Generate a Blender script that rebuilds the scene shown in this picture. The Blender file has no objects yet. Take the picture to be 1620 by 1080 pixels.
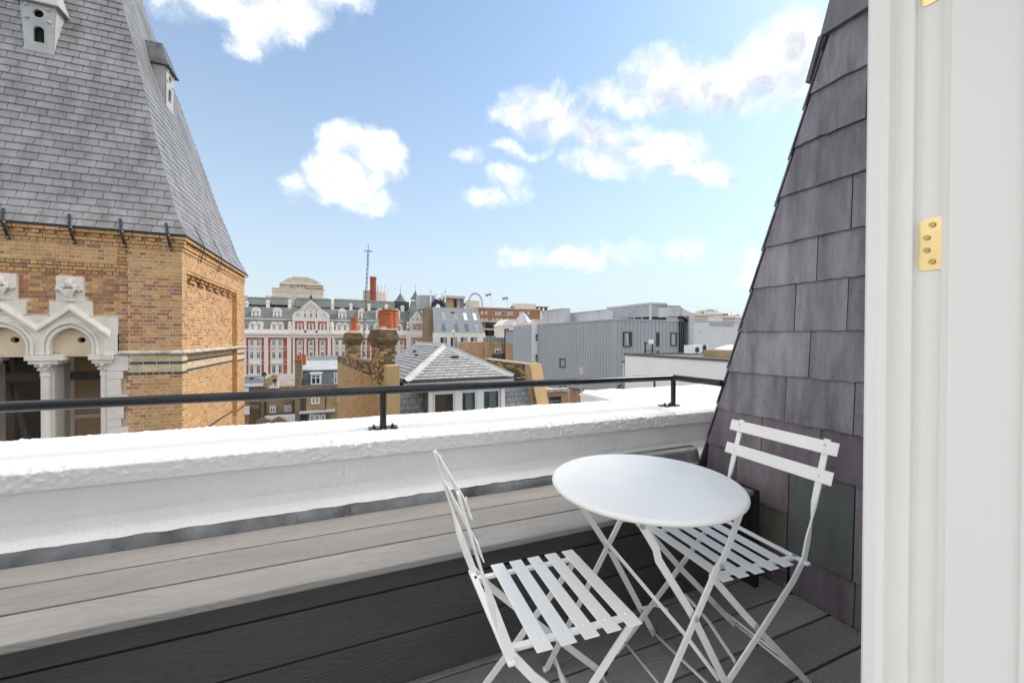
import bpy, bmesh, math, random
from mathutils import Vector, Matrix, noise
random.seed(7)
R = math.radians
sc = bpy.context.scene
col = sc.collection

# ---------------------------------------------------------------- camera
# the origin is the eye; X runs along the parapet to the right, Y out over the city, Z up
FOC, YAW, PITCH, ROLL = 634.585, R(22.5778), R(0.4683), R(-0.2344)
FW = Vector((math.sin(YAW) * math.cos(PITCH), math.cos(YAW) * math.cos(PITCH), -math.sin(PITCH)))
R0 = Vector((math.cos(YAW), -math.sin(YAW), 0))
D0 = FW.cross(R0)
RT = R0 * math.cos(ROLL) + D0 * math.sin(ROLL)
DN = D0 * math.cos(ROLL) - R0 * math.sin(ROLL)
cam = bpy.data.objects.new('camera', bpy.data.cameras.new('camera'))
col.objects.link(cam)
cam.matrix_world = Matrix(((RT.x, -DN.x, -FW.x, 0), (RT.y, -DN.y, -FW.y, 0), (RT.z, -DN.z, -FW.z, 0), (0, 0, 0, 1)))
cam.data.sensor_width = 36
cam.data.lens = FOC / 1620 * 36
cam.data.clip_start = 0.02
cam.data.clip_end = 9000
sc.camera = cam


def ray(x, y):
    return FW + RT * ((x - 810) / FOC) + DN * ((y - 540) / FOC)


def P(x, y, u=None, v=None, z=None):
    d = ray(x, y)
    k = u / d.x if u is not None else v / d.y if v is not None else z / d.z
    return d * k


# ---------------------------------------------------------------- world, sun, exposure
SUN_AZ, SUN_EL = R(88), R(44)
SKY_STRENGTH = 0.15
SKY_GAIN = 0.318
sun = bpy.data.objects.new('sun', bpy.data.lights.new('sun', 'SUN'))
col.objects.link(sun)
sun.data.energy = 0.6
sun.data.angle = R(25)
sun.data.color = (1.0, 0.95, 0.88)
sd = Vector((math.sin(SUN_AZ) * math.cos(SUN_EL), math.cos(SUN_AZ) * math.cos(SUN_EL), math.sin(SUN_EL)))
sun.rotation_euler = sd.to_track_quat('Z', 'Y').to_euler()
sun.location = (0, 0, 30)
sc.view_settings.view_transform = 'Standard'
sc.view_settings.look = 'None'
sc.view_settings.gamma = 1
sc.view_settings.use_curve_mapping = False
sc.view_settings.exposure = 2.54
sc.cycles.max_bounces = 8
sc.cycles.diffuse_bounces = 5
sc.cycles.use_denoising = True

world = bpy.data.worlds.new('World')
sc.world = world
world.use_nodes = True


class NT:
    """small node-tree helper"""
    def __init__(s, tree):
        s.t = tree
        s.t.nodes.clear()

    def n(s, typ, **kw):
        nd = s.t.nodes.new(typ)
        ins = kw.pop('i', {})
        for k, v in kw.items():
            setattr(nd, k, v)
        for k, v in ins.items():
            s.put(nd.inputs[k], v)
        return nd

    def put(s, sock, v):
        if isinstance(v, bpy.types.NodeSocket):
            s.t.links.new(v, sock)
        elif isinstance(v, bpy.types.Node):
            s.t.links.new(v.outputs[0], sock)
        else:
            if sock.type == 'RGBA' and len(v) == 3:
                v = (*v, 1)
            sock.default_value = v

    def m(s, op, a, b=None, c=None, clamp=False):
        nd = s.t.nodes.new('ShaderNodeMath')
        nd.operation = op
        nd.use_clamp = clamp
        for k, v in enumerate((a, b, c)):
            if v is not None:
                s.put(nd.inputs[k], v)
        return nd.outputs[0]

    def vm(s, op, a, b=None, out=0):
        nd = s.t.nodes.new('ShaderNodeVectorMath')
        nd.operation = op
        s.put(nd.inputs[0], a)
        if b is not None:
            s.put(nd.inputs[3 if op == 'SCALE' else 1], b)
        return nd.outputs[out]

    def ramp(s, f, stops):
        nd = s.t.nodes.new('ShaderNodeValToRGB')
        s.put(nd.inputs[0], f)
        e = nd.color_ramp.elements
        while len(e) < len(stops):
            e.new(0.5)
        for el, (p, c) in zip(e, stops):
            el.position = p
            el.color = (c, c, c, 1) if not hasattr(c, '__len__') else (*c[:3], 1)
        return nd.outputs[0]

    def mix(s, f, a, b, blend='MIX'):
        nd = s.t.nodes.new('ShaderNodeMix')
        nd.data_type = 'RGBA'
        nd.blend_type = blend
        s.put(nd.inputs[0], f)
        s.put(nd.inputs[6], a)
        s.put(nd.inputs[7], b)
        return nd.outputs[2]

    def noise(s, vec, scale, detail=4, rough=0.5, dist=0.0):
        nd = s.n('ShaderNodeTexNoise', i={'Vector': vec, 'Scale': scale, 'Detail': detail, 'Roughness': rough, 'Distortion': dist})
        return nd.outputs[0]


def sky_world():
    t = NT(world.node_tree)
    sky = t.n('ShaderNodeTexSky')
    sky.sky_type = 'NISHITA'
    sky.sun_disc = False
    sky.sun_elevation = SUN_EL
    sky.sun_rotation = SUN_AZ
    sky.altitude = 0
    sky.air_density = 1.0
    sky.dust_density = 0.6
    sky.ozone_density = 1.6
    d = t.vm('NORMALIZE', t.n('ShaderNodeTexCoord').outputs['Generated'])
    # thin high veil that pales the blue, thickest towards the horizon all the way round
    el = t.n('ShaderNodeSeparateXYZ', i={0: d}).outputs[2]
    veil = t.m('POWER', t.m('SUBTRACT', 1.0, t.m('MAXIMUM', el, 0.0)), 2.2)
    veil = t.m('MULTIPLY_ADD', veil, 0.90, 0.06)
    skyc = t.mix(veil, t.vm('MULTIPLY', sky.outputs[0], (SKY_GAIN * 0.86, SKY_GAIN * 0.93, SKY_GAIN * 0.89)), (0.77, 0.84, 0.915))
    # cumulus clouds standing at fixed bearings
    warp = t.n('ShaderNodeTexNoise', i={'Vector': d, 'Scale': 7.0, 'Detail': 5, 'Roughness': 0.6}).outputs['Color']
    dw = t.vm('ADD', d, t.vm('SCALE', t.vm('SUBTRACT', warp, (0.5, 0.5, 0.5)), 0.10))
    clouds = [  # picture column, row, half-width, half-height, weight
        (330, -10, 110, 58, 1.0), (420, 30, 90, 50, 1.0), (500, -15, 75, 42, 0.8), (385, 75, 35, 22, 0.8),
        (560, 235, 58, 42, 1.0), (545, 285, 62, 46, 1.0), (600, 250, 42, 40, .95), (590, 318, 40, 26, 0.9), (500, 275, 25, 25, .6),
        (800, 280, 36, 22, 0.95), (772, 315, 42, 18, 0.95), (815, 300, 24, 22, .7),
        (1265, 78, 80, 66, 1.05), (1205, 98, 72, 54, 1.05), (1135, 128, 75, 46, 1.0), (1055, 128, 78, 50, 1.05), (1000, 155, 90, 32, .9), (1240, 145, 80, 46, .9), (1305, 115, 60, 70, 1.0),
        (850, 178, 58, 40, .95), (890, 198, 44, 36, .95), (840, 150, 36, 24, .6),
        (960, 225, 66, 38, 1.0), (1040, 242, 95, 38, 1.05), (1115, 264, 66, 25, 1.0), (950, 258, 60, 28, .9),
        (740, 244, 20, 12, .5), (825, 238, 42, 10, .42), (460, 290, 22, 18, .45), (900, 408, 120, 16, .34), (1085, 405, 34, 22, .42), (1190, 445, 30, 20, .5), (1190, 405, 24, 14, .35)]
    field = None
    under = None
    for (x, y, a, b, w) in clouds:
        c = ray(x, y)
        L = c.length
        c = c / L
        ex = (RT - c * RT.dot(c)).normalized()
        ey = c.cross(ex)
        # angular half sizes, allowing for the stretch of a wide lens towards its edges
        off = math.hypot(x - 810, y - 540) / FOC
        sa = a / FOC / (1 + off * off * (abs(x - 810) / max(1, math.hypot(x - 810, y - 540))) + 0.0) ** 1.0
        sb = b / FOC / (1 + off * off * (abs(y - 540) / max(1, math.hypot(x - 810, y - 540)))) ** 1.0
        px = t.m('MULTIPLY', t.vm('DOT_PRODUCT', dw, tuple(ex), out=1), 1 / sa)
        py = t.m('MULTIPLY_ADD', t.vm('DOT_PRODUCT', dw, tuple(ey), out=1), 1 / sb, 0)
        pz = t.vm('DOT_PRODUCT', dw, tuple(c), out=1)
        r2 = t.m('ADD', t.m('MULTIPLY', px, px), t.m('MULTIPLY', py, py))
        r2 = t.m('ADD', r2, t.m('MULTIPLY', t.m('LESS_THAN', pz, 0.0), 50.0))
        f = t.m('MULTIPLY', t.m('SUBTRACT', 1.0, r2), w)
        pu_ = t.m('SUBTRACT', py, 0.55)
        fu = t.m('MULTIPLY', t.m('SUBTRACT', 1.0, t.m('ADD', t.m('MULTIPLY', px, px), t.m('MULTIPLY', pu_, pu_))), w)
        field = f if field is None else t.m('SMOOTH_MAX', field, f, 0.3)
        under = fu if under is None else t.m('SMOOTH_MAX', under, fu, 0.3)
    # denser cumulus added out of view, to fill the shaded terrace with light
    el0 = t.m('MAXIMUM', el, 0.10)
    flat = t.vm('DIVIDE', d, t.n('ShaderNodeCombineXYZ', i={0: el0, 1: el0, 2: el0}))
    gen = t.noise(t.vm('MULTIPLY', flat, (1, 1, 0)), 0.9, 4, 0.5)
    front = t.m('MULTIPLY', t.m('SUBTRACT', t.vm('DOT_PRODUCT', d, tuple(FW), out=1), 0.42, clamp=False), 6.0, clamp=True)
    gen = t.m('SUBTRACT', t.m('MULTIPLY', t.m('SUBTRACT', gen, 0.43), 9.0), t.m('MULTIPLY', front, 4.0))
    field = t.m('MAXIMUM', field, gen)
    fb = t.noise(dw, 13.0, 10, 0.67, 0.2)
    fb2 = t.noise(d, 5.5, 4, 0.5)
    lump = t.m('SUBTRACT', 1.0, t.n('ShaderNodeTexVoronoi', feature='SMOOTH_F1', i={'Vector': dw, 'Scale': 30.0, 'Smoothness': 0.6}).outputs['Distance'])
    body = t.m('ADD', field, t.m('MULTIPLY', t.m('SUBTRACT', fb, 0.5), 2.9))
    body = t.m('ADD', body, t.m('MULTIPLY', t.m('SUBTRACT', fb2, 0.5), 1.2))
    body = t.m('ADD', body, t.m('MULTIPLY', t.m('SUBTRACT', lump, 0.45), 0.7))
    nd = t.n('ShaderNodeMapRange', interpolation_type='SMOOTHSTEP', i={0: body, 1: -0.5, 2: 1.55, 3: 0.0, 4: 1.0})
    alpha = t.m('MULTIPLY', t.m('POWER', nd.outputs[0], 1.15), 0.97)
    # cloud bases greyer than their tops: thick parts seen from below
    low = t.m('SUBTRACT', under, field)
    shade = t.noise(t.vm('ADD', dw, (0, 0, 0.02)), 17.0, 8, 0.6)
    shade = t.m('MULTIPLY_ADD', t.m('SUBTRACT', shade, 0.5), 4.5, t.m('MULTIPLY_ADD', low, -0.45, 0.66), clamp=True)
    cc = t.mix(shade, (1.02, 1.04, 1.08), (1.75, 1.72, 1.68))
    # clouds brighter the farther from the sun, adding fill light from those unseen
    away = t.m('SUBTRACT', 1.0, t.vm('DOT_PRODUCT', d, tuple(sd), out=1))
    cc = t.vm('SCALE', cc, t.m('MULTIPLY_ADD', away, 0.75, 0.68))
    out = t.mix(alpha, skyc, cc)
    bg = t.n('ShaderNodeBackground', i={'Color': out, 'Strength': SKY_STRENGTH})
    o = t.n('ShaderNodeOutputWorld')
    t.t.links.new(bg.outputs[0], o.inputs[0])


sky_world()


# ---------------------------------------------------------------- materials
def S(r, g, b):
    f = lambda c: c / 12.92 if c <= 0.04045 else ((c + 0.055) / 1.055) ** 2.4
    return (f(r / 255), f(g / 255), f(b / 255))


def mat(name, c, rough=0.6, var=0.25, vs=3.0, c2=None, bump=0.0, bs=60.0, metal=0.0, rnd=0.0, spec=0.4, stretch=(1, 1, 1), c3=None, c3amt=0.0, c3s=1.5):
    """plain painted / stone / metal surface: base colour, mottling, random tone per piece, fine relief"""
    m = bpy.data.materials.new(name)
    m.use_nodes = True
    t = NT(m.node_tree)
    oi = t.n('ShaderNodeObjectInfo')
    geo = t.n('ShaderNodeNewGeometry')
    rr = t.m('FRACT', t.m('ADD', oi.outputs['Random'], geo.outputs['Random Per Island']))
    co = t.n('ShaderNodeTexCoord').outputs['Object']
    if rnd:
        co = t.vm('ADD', co, t.n('ShaderNodeCombineXYZ', i={0: t.m('MULTIPLY', rr, 37.0), 1: t.m('MULTIPLY', rr, 11.0), 2: 0.0}))
    v = t.vm('MULTIPLY', co, stretch)
    n1 = t.noise(v, vs, 6, 0.6)
    c2 = c2 or tuple(x * (1 - var * 1.6) for x in c)
    colr = t.mix(t.m('MULTIPLY_ADD', t.m('SUBTRACT', n1, 0.5), 2.2, 0.4, clamp=True), c, c2)
    if c3:
        n3 = t.noise(v, c3s, 5, 0.62, 0.6)
        colr = t.mix(t.m('MULTIPLY', t.m('MULTIPLY_ADD', t.m('SUBTRACT', n3, 0.55), 5.0, 0.3, clamp=True), c3amt), colr, c3)
    if rnd:
        hsv = t.n('ShaderNodeHueSaturation', i={'Color': colr})
        t.put(hsv.inputs['Value'], t.m('MULTIPLY_ADD', rr, 2 * rnd, 1 - rnd))
        t.put(hsv.inputs['Hue'], t.m('MULTIPLY_ADD', t.m('FRACT', t.m('MULTIPLY', rr, 7.31)), 0.03 * min(1, rnd * 3), 0.5 - 0.015 * min(1, rnd * 3)))
        t.put(hsv.inputs['Saturation'], t.m('MULTIPLY_ADD', t.m('FRACT', t.m('MULTIPLY', rr, 13.7)), 0.5 * min(1, rnd * 3), 1 - 0.25 * min(1, rnd * 3)))
        colr = hsv.outputs[0]
    b = t.n('ShaderNodeBsdfPrincipled', i={'Base Color': colr, 'Metallic': metal})
    t.put(b.inputs['Specular IOR Level'], spec)
    t.put(b.inputs['Roughness'], t.m('MULTIPLY_ADD', t.m('SUBTRACT', n1, 0.5), 0.3, rough, clamp=True))
    if bump:
        bn = t.noise(v, bs, 4, 0.6)
        t.put(b.inputs['Normal'], t.n('ShaderNodeBump', i={'Strength': min(1, bump), 'Distance': 0.004 * max(1, bump), 'Height': bn}))
    o = t.n('ShaderNodeOutputMaterial')
    t.t.links.new(b.outputs[0], o.inputs[0])
    return m


def board_mat(name, c, c2):
    """embossed composite decking: contour-line grain running along the board (object X)"""
    m = bpy.data.materials.new(name)
    m.use_nodes = True
    t = NT(m.node_tree)
    oi = t.n('ShaderNodeObjectInfo').outputs['Random']
    co = t.n('ShaderNodeTexCoord').outputs['Object']
    co = t.vm('ADD', co, t.n('ShaderNodeCombineXYZ', i={0: t.m('MULTIPLY', oi, 61.0), 1: t.m('MULTIPLY', oi, 17.0), 2: t.m('MULTIPLY', oi, 9.0)}))
    big = t.noise(t.vm('MULTIPLY', co, (1.1, 7.0, 7.0)), 1.0, 2, 0.45, 0.25)
    rings = t.m('SINE', t.m('MULTIPLY', big, 250.0))
    fine = t.noise(t.vm('MULTIPLY', co, (12, 160, 160)), 1.0, 4, 0.6)
    h = t.m('ADD', t.m('MULTIPLY', t.m('POWER', t.m('MULTIPLY_ADD', rings, 0.5, 0.5), 3.0), -1.0), t.m('MULTIPLY', fine, 0.55))
    blot = t.noise(t.vm('MULTIPLY', co, (2.5, 9, 9)), 1.0, 5, 0.6)
    colr = t.mix(t.m('MULTIPLY_ADD', t.m('SUBTRACT', blot, 0.5), 2.4, 0.45, clamp=True), c, c2)
    colr = t.mix(t.m('MULTIPLY', t.m('MULTIPLY_ADD', h, 0.5, 0.6, clamp=True), 0.55), tuple(x * 0.62 for x in c), colr) if False else t.mix(t.m('MULTIPLY', t.m('MULTIPLY', h, -1.0, clamp=True), 0.22), colr, tuple(x * 0.42 for x in c2))
    hs = t.n('ShaderNodeHueSaturation', i={'Color': colr, 'Value': t.m('MULTIPLY_ADD', oi, 0.24, 0.88)})
    b = t.n('ShaderNodeBsdfPrincipled', i={'Base Color': hs.outputs[0], 'Roughness': 0.62})
    t.put(b.inputs['Specular IOR Level'], 0.35)
    t.put(b.inputs['Normal'], t.n('ShaderNodeBump', i={'Strength': 0.5, 'Distance': 0.0014, 'Height': h}))
    o = t.n('ShaderNodeOutputMaterial')
    t.t.links.new(b.outputs[0], o.inputs[0])
    return m


def slate_mat(name, c, c2, spots=0.0, streak=0.5, rnd=0.15, rough=0.5, sc1=6.0):
    """riven slate: streaks down the slope (object Z), pits, optional lime splashes"""
    m = bpy.data.materials.new(name)
    m.use_nodes = True
    t = NT(m.node_tree)
    oi = t.n('ShaderNodeObjectInfo').outputs['Random']
    isl = t.n('ShaderNodeNewGeometry').outputs['Random Per Island']
    rr = t.m('FRACT', t.m('ADD', oi, isl))
    co = t.n('ShaderNodeTexCoord').outputs['Object']
    off = t.vm('ADD', co, t.n('ShaderNodeCombineXYZ', i={0: t.m('MULTIPLY', rr, 23.0), 1: t.m('MULTIPLY', rr, 41.0), 2: 0.0}))
    n1 = t.noise(t.vm('MULTIPLY', off, (1, 1, 0.35)), sc1, 6, 0.62, 0.4)
    st = t.noise(t.vm('MULTIPLY', co, (1, 1, 0.06)), 9.0 if sc1 > 3 else 3.0, 5, 0.65)
    f = t.m('ADD', t.m('MULTIPLY', t.m('SUBTRACT', n1, 0.5), 1.8), t.m('MULTIPLY', t.m('SUBTRACT', st, 0.5), 3.0 * streak))
    colr = t.mix(t.m('ADD', f, 0.5, clamp=True), c, c2)
    hs = t.n('ShaderNodeHueSaturation', i={'Color': colr, 'Value': t.m('MULTIPLY_ADD', rr, 2 * rnd, 1 - rnd)})
    t.put(hs.inputs['Hue'], t.m('MULTIPLY_ADD', t.m('FRACT', t.m('MULTIPLY', rr, 5.7)), 0.04, 0.48))
    colr = hs.outputs[0]
    cr = t.noise(t.vm('MULTIPLY', off, (1, 1, 0.55)), sc1 * 1.7, 5, 0.6, 0.8)
    cr = t.m('SUBTRACT', 1.0, t.m('MULTIPLY', t.m('ABSOLUTE', t.m('SUBTRACT', cr, 0.5)), 45.0), clamp=True)
    colr = t.mix(t.m('MULTIPLY', cr, 0.10), colr, tuple(x * 0.5 for x in c2))
    if spots:
        vo = t.n('ShaderNodeTexVoronoi', i={'Vector': t.vm('ADD', co, t.vm('SCALE', t.n('ShaderNodeTexNoise', i={'Vector': co, 'Scale': 30.0}).outputs['Color'], 0.03)), 'Scale': 34.0, 'Randomness': 1.0})
        dn = t.noise(co, 4.0, 3, 0.5)
        rad = t.m('MULTIPLY', t.m('SUBTRACT', dn, 0.42, clamp=True), 1.0 * spots)
        rad = t.m('MULTIPLY', rad, t.m('MULTIPLY_ADD', t.n('ShaderNodeSeparateXYZ', i={0: co}).outputs[2], -0.8, 0.85, clamp=True))
        sp = t.m('LESS_THAN', vo.outputs['Distance'], rad)
        colr = t.mix(t.m('MULTIPLY', sp, 0.6), colr, (0.42, 0.42, 0.43))
    b = t.n('ShaderNodeBsdfPrincipled', i={'Base Color': colr})
    t.put(b.inputs['Roughness'], t.m('MULTIPLY_ADD', n1, 0.3, rough - 0.15))
    h = t.m('ADD', t.noise(t.vm('MULTIPLY', off, (1, 1, 0.5)), sc1 * 4, 6, 0.65, 0.5), t.m('MULTIPLY', n1, 0.8))
    t.put(b.inputs['Normal'], t.n('ShaderNodeBump', i={'Strength': 0.9, 'Distance': 0.008, 'Height': t.m('SUBTRACT', h, t.m('MULTIPLY', cr, 0.06))}))
    o = t.n('ShaderNodeOutputMaterial')
    t.t.links.new(b.outputs[0], o.inputs[0])
    return m


def glass_mat(name, c, rough=0.05):
    m = bpy.data.materials.new(name)
    m.use_nodes = True
    t = NT(m.node_tree)
    co = t.n('ShaderNodeTexCoord').outputs['Object']
    n1 = t.noise(co, 0.7, 3, 0.5)
    b = t.n('ShaderNodeBsdfPrincipled', i={'Base Color': t.mix(n1, c, tuple(x * 0.45 for x in c)), 'Roughness': rough})
    t.put(b.inputs['Specular IOR Level'], 0.6)
    t.put(b.inputs['Normal'], t.n('ShaderNodeBump', i={'Strength': 0.06, 'Distance': 0.05, 'Height': t.noise(co, 1.3, 2, 0.5)}))
    o = t.n('ShaderNodeOutputMaterial')
    t.t.links.new(b.outputs[0], o.inputs[0])
    return m


def brickwork_mat(name, c1, c2, mortar, scale=1.0, axes='XZ'):
    """far brickwork whose bricks are too small to pick apart"""
    m = bpy.data.materials.new(name)
    m.use_nodes = True
    t = NT(m.node_tree)
    co = t.n('ShaderNodeTexCoord').outputs['Object']
    sp = t.n('ShaderNodeSeparateXYZ', i={0: co})
    hx = t.m('ADD', sp.outputs[0], sp.outputs[1])
    v = t.n('ShaderNodeCombineXYZ', i={0: hx, 1: sp.outputs[2], 2: 0.0})
    bk = t.n('ShaderNodeTexBrick', i={'Vector': v, 'Color1': c1, 'Color2': c2, 'Mortar': mortar, 'Scale': 1.0, 'Mortar Size': 0.012 * scale, 'Brick Width': 0.225 * scale, 'Row Height': 0.075 * scale})
    n1 = t.noise(co, 0.9, 6, 0.6)
    colr = t.mix(t.m('MULTIPLY_ADD', t.m('SUBTRACT', n1, 0.5), 2.4, 0.3, clamp=True), bk.outputs[0], tuple(x * 0.55 for x in c1))
    b = t.n('ShaderNodeBsdfPrincipled', i={'Base Color': colr, 'Roughness': 0.85})
    o = t.n('ShaderNodeOutputMaterial')
    t.t.links.new(b.outputs[0], o.inputs[0])
    return m


M = {}
M['paint_white'] = mat('masonry_paint', (0.81, 0.797, 0.765), 0.7, 0.06, 2.5, bump=0.9, bs=110, c3=(0.66, 0.64, 0.60), c3amt=0.25, c3s=2.2)
M['joinery'] = mat('white_gloss_joinery', (0.81, 0.785, 0.735), 0.42, 0.03, 2.0)
M['powder'] = mat('pale_grey_powder_coat', (0.85, 0.825, 0.775), 0.38, 0.04, 6.0, bump=0.08, bs=500)
M['powder_top'] = mat('pale_table_enamel', (0.88, 0.85, 0.80), 0.40, 0.05, 3.0, bump=0.05, bs=600)
M['rivet'] = mat('rivet_grey', (0.42, 0.42, 0.41), 0.4, 0.1)
M['rubber'] = mat('black_rubber', (0.02, 0.02, 0.02), 0.7)
M['rail'] = mat('black_gloss_rail', (0.014, 0.014, 0.015), 0.22, 0.2, 6.0, c3=(0.20, 0.20, 0.20), c3amt=0.10, c3s=3.4, spec=0.45)
M['iron'] = mat('dark_iron', (0.035, 0.036, 0.04), 0.5, 0.2)
M['brass'] = mat('polished_brass', (0.74, 0.56, 0.27), 0.34, 0.08, 12, metal=1.0)
M['brass_dark'] = mat('brass_screw', (0.42, 0.29, 0.10), 0.3, 0.1, 12, metal=1.0)
M['lead'] = mat('weathered_lead', (0.075, 0.078, 0.083), 0.5, 0.3, 7.0, c2=(0.21, 0.215, 0.22), bump=0.8, bs=30, c3=(0.022, 0.022, 0.024), c3amt=0.85, c3s=5, stretch=(1, 1, .4))
M['lead_pale'] = mat('pale_lead', (0.50, 0.50, 0.49), 0.55, 0.15, 4.0, bump=0.3, bs=40, c3=(0.30, 0.30, 0.30), c3amt=0.5)
M['board'] = board_mat('composite_board', (0.30, 0.280, 0.256), (0.232, 0.217, 0.20))
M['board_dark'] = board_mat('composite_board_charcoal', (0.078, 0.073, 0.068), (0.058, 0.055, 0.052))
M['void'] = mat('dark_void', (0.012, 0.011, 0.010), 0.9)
M['slate_purple'] = slate_mat('purple_slate', (0.285, 0.258, 0.290), (0.115, 0.104, 0.119), spots=1.0, streak=1.0, rnd=0.20, rough=0.42, sc1=9.0)
M['slate_plum'] = slate_mat('plum_slate', (0.225, 0.185, 0.205), (0.105, 0.086, 0.096), spots=1.25, streak=0.7, rnd=0.26, rough=0.42, sc1=9.0)
M['slate_green'] = slate_mat('green_grey_slate', (0.16, 0.168, 0.165), (0.075, 0.08, 0.08), spots=0.7, streak=0.5, rnd=0.05)
M['slate_olive'] = slate_mat('olive_slate', (0.20, 0.175, 0.135), (0.12, 0.105, 0.085), spots=0.4, streak=0.5, rnd=0.08)
M['slate_tower'] = slate_mat('tower_slate', (0.29, 0.286, 0.290), (0.175, 0.169, 0.170), streak=1.1, rnd=0.07, rough=0.55, sc1=2.5)
M['slate_house'] = slate_mat('weathered_roof_slate', (0.41, 0.40, 0.39), (0.29, 0.285, 0.285), streak=0.45, rnd=0.14, rough=0.6)
M['slate_mansard'] = slate_mat('mansard_slate', (0.27, 0.275, 0.285), (0.15, 0.155, 0.165), streak=0.6, rnd=0.2)
M['brick_y'] = mat('yellow_stock_brick', (0.63, 0.375, 0.165), 0.85, 0.2, 14, bump=0.7, bs=90, rnd=0.13, c3=(0.34, 0.19, 0.085), c3amt=0.55, c3s=9)
M['brick_r'] = mat('red_brown_brick', (0.47, 0.235, 0.130), 0.85, 0.25, 14, bump=0.7, bs=90, rnd=0.18, c3=(0.28, 0.145, 0.085), c3amt=0.5, c3s=9)
M['brick_c'] = mat('cream_brick', (0.690, 0.540, 0.345), 0.85, 0.15, 14, bump=0.6, bs=90, rnd=0.14)
M['brick_b'] = mat('blue_brick', (0.085, 0.088, 0.098), 0.6, 0.2, 14, bump=0.5, bs=90, rnd=0.2)
M['brick_sooty'] = mat('sooty_stock_brick', (0.20, 0.145, 0.078), 0.9, 0.3, 12, bump=0.8, bs=80, rnd=0.45, c3=(0.055, 0.042, 0.03), c3amt=0.8, c3s=3)
M['brick_buff'] = mat('buff_stock_brick', (0.52, 0.355, 0.18), 0.9, 0.2, 12, bump=0.7, bs=80, rnd=0.2, c3=(0.30, 0.195, 0.10), c3amt=0.5, c3s=3)
M['mortar'] = mat('lime_mortar', (0.82, 0.65, 0.46), 0.95, 0.2, 9, bump=0.8, bs=120)
M['mortar_old'] = mat('old_mortar', (0.46, 0.35, 0.20), 0.95, 0.3, 6, bump=0.8, bs=100)
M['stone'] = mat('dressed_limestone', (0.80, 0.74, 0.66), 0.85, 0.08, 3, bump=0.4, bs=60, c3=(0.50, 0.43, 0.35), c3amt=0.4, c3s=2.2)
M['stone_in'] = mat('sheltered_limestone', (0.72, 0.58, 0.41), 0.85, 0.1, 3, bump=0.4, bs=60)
M['stone_grey'] = mat('weathered_string_stone', (0.55, 0.50, 0.44), 0.9, 0.2, 5, bump=0.7, bs=40, c3=(0.14, 0.13, 0.12), c3amt=0.7, c3s=5)
M['render_buff'] = mat('buff_render', (0.50, 0.335, 0.165), 0.9, 0.12, 2.0, bump=0.5, bs=50)
M['pot'] = mat('terracotta_pot', (0.55, 0.155, 0.062), 0.75, 0.2, 6, bump=0.4, bs=40, c3=(0.28, 0.085, 0.045), c3amt=0.5, c3s=5)
M['flaunch'] = mat('mortar_flaunching', (0.55, 0.42, 0.27), 0.95, 0.2, 8)
M['wire'] = mat('galvanised_wire', (0.16, 0.14, 0.12), 0.6)
M['timber'] = mat('old_timber', (0.07, 0.045, 0.03), 0.8, 0.3, 6)
M['glass_dark'] = glass_mat('dark_window_glass', (0.035, 0.042, 0.05))
M['glass_blue'] = glass_mat('sky_window_glass', (0.14, 0.20, 0.27))
M['glass_pale'] = glass_mat('pale_window_glass', (0.42, 0.46, 0.47), 0.12)
M['glass_green'] = glass_mat('green_tinted_glazing', (0.34, 0.40, 0.36), 0.12)
M['frame_white'] = mat('white_window_frame', (0.78, 0.78, 0.77), 0.5, 0.04)
M['frame_dark'] = mat('dark_window_frame', (0.05, 0.055, 0.06), 0.5, 0.1)
M['far_stone'] = mat('portland_stone', (0.84, 0.775, 0.70), 0.85, 0.10, 0.35, c3=(0.66, 0.60, 0.53), c3amt=0.35, c3s=0.5)
M['far_stone_d'] = mat('pale_old_stone', (0.62, 0.545, 0.445), 0.85, 0.12, 0.25)
M['far_red'] = brickwork_mat('red_facing_brick', (0.62, 0.115, 0.055), (0.54, 0.095, 0.045), (0.55, 0.20, 0.13), 2.0)
M['far_orange'] = brickwork_mat('orange_facing_brick', (0.45, 0.20, 0.09), (0.38, 0.165, 0.075), (0.42, 0.25, 0.15), 2.0)
M['far_brown'] = brickwork_mat('brown_stock_brickwork', (0.27, 0.18, 0.10), (0.20, 0.13, 0.075), (0.34, 0.27, 0.19))
M['far_yellow'] = brickwork_mat('yellow_stock_brickwork', (0.42, 0.29, 0.13), (0.33, 0.22, 0.10), (0.46, 0.36, 0.22))
M['far_tan'] = brickwork_mat('tan_brickwork', (0.48, 0.285, 0.15), (0.42, 0.245, 0.125), (0.50, 0.34, 0.2))
M['far_slate'] = mat('green_grey_slating', (0.20, 0.215, 0.208), 0.6, 0.35, 0.5, c3=(0.24, 0.25, 0.25), c3amt=0.4, c3s=0.6)
M['blue_slate'] = mat('blue_slating', (0.13, 0.135, 0.155), 0.6, 0.3, 1.5, c3=(0.3, 0.3, 0.3), c3amt=0.3, c3s=2)
M['clad'] = mat('grey_metal_cladding', (0.375, 0.385, 0.405), 0.45, 0.06, 0.4, spec=0.4)
M['clad_flat'] = mat('grey_render_panel', (0.345, 0.355, 0.385), 0.7, 0.04, 0.4)
M['clad_pale'] = mat('pale_grey_cladding', (0.50, 0.505, 0.52), 0.5, 0.12, 0.6, c3=(0.36, 0.37, 0.38), c3amt=0.4)
M['white_wall'] = mat('white_render', (0.86, 0.855, 0.84), 0.8, 0.04, 0.8)
M['grey_wall'] = mat('pale_grey_render', (0.64, 0.64, 0.635), 0.8, 0.05, 0.8)
M['steel'] = mat('galvanised_steel', (0.50, 0.51, 0.52), 0.4, 0.15, 3, metal=0.4)
M['asphalt_roof'] = mat('roofing_felt', (0.16, 0.16, 0.16), 0.9, 0.25, 1)
M['roof_pale'] = mat('pale_flat_roof', (0.42, 0.45, 0.43), 0.8, 0.2, 1)
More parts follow.
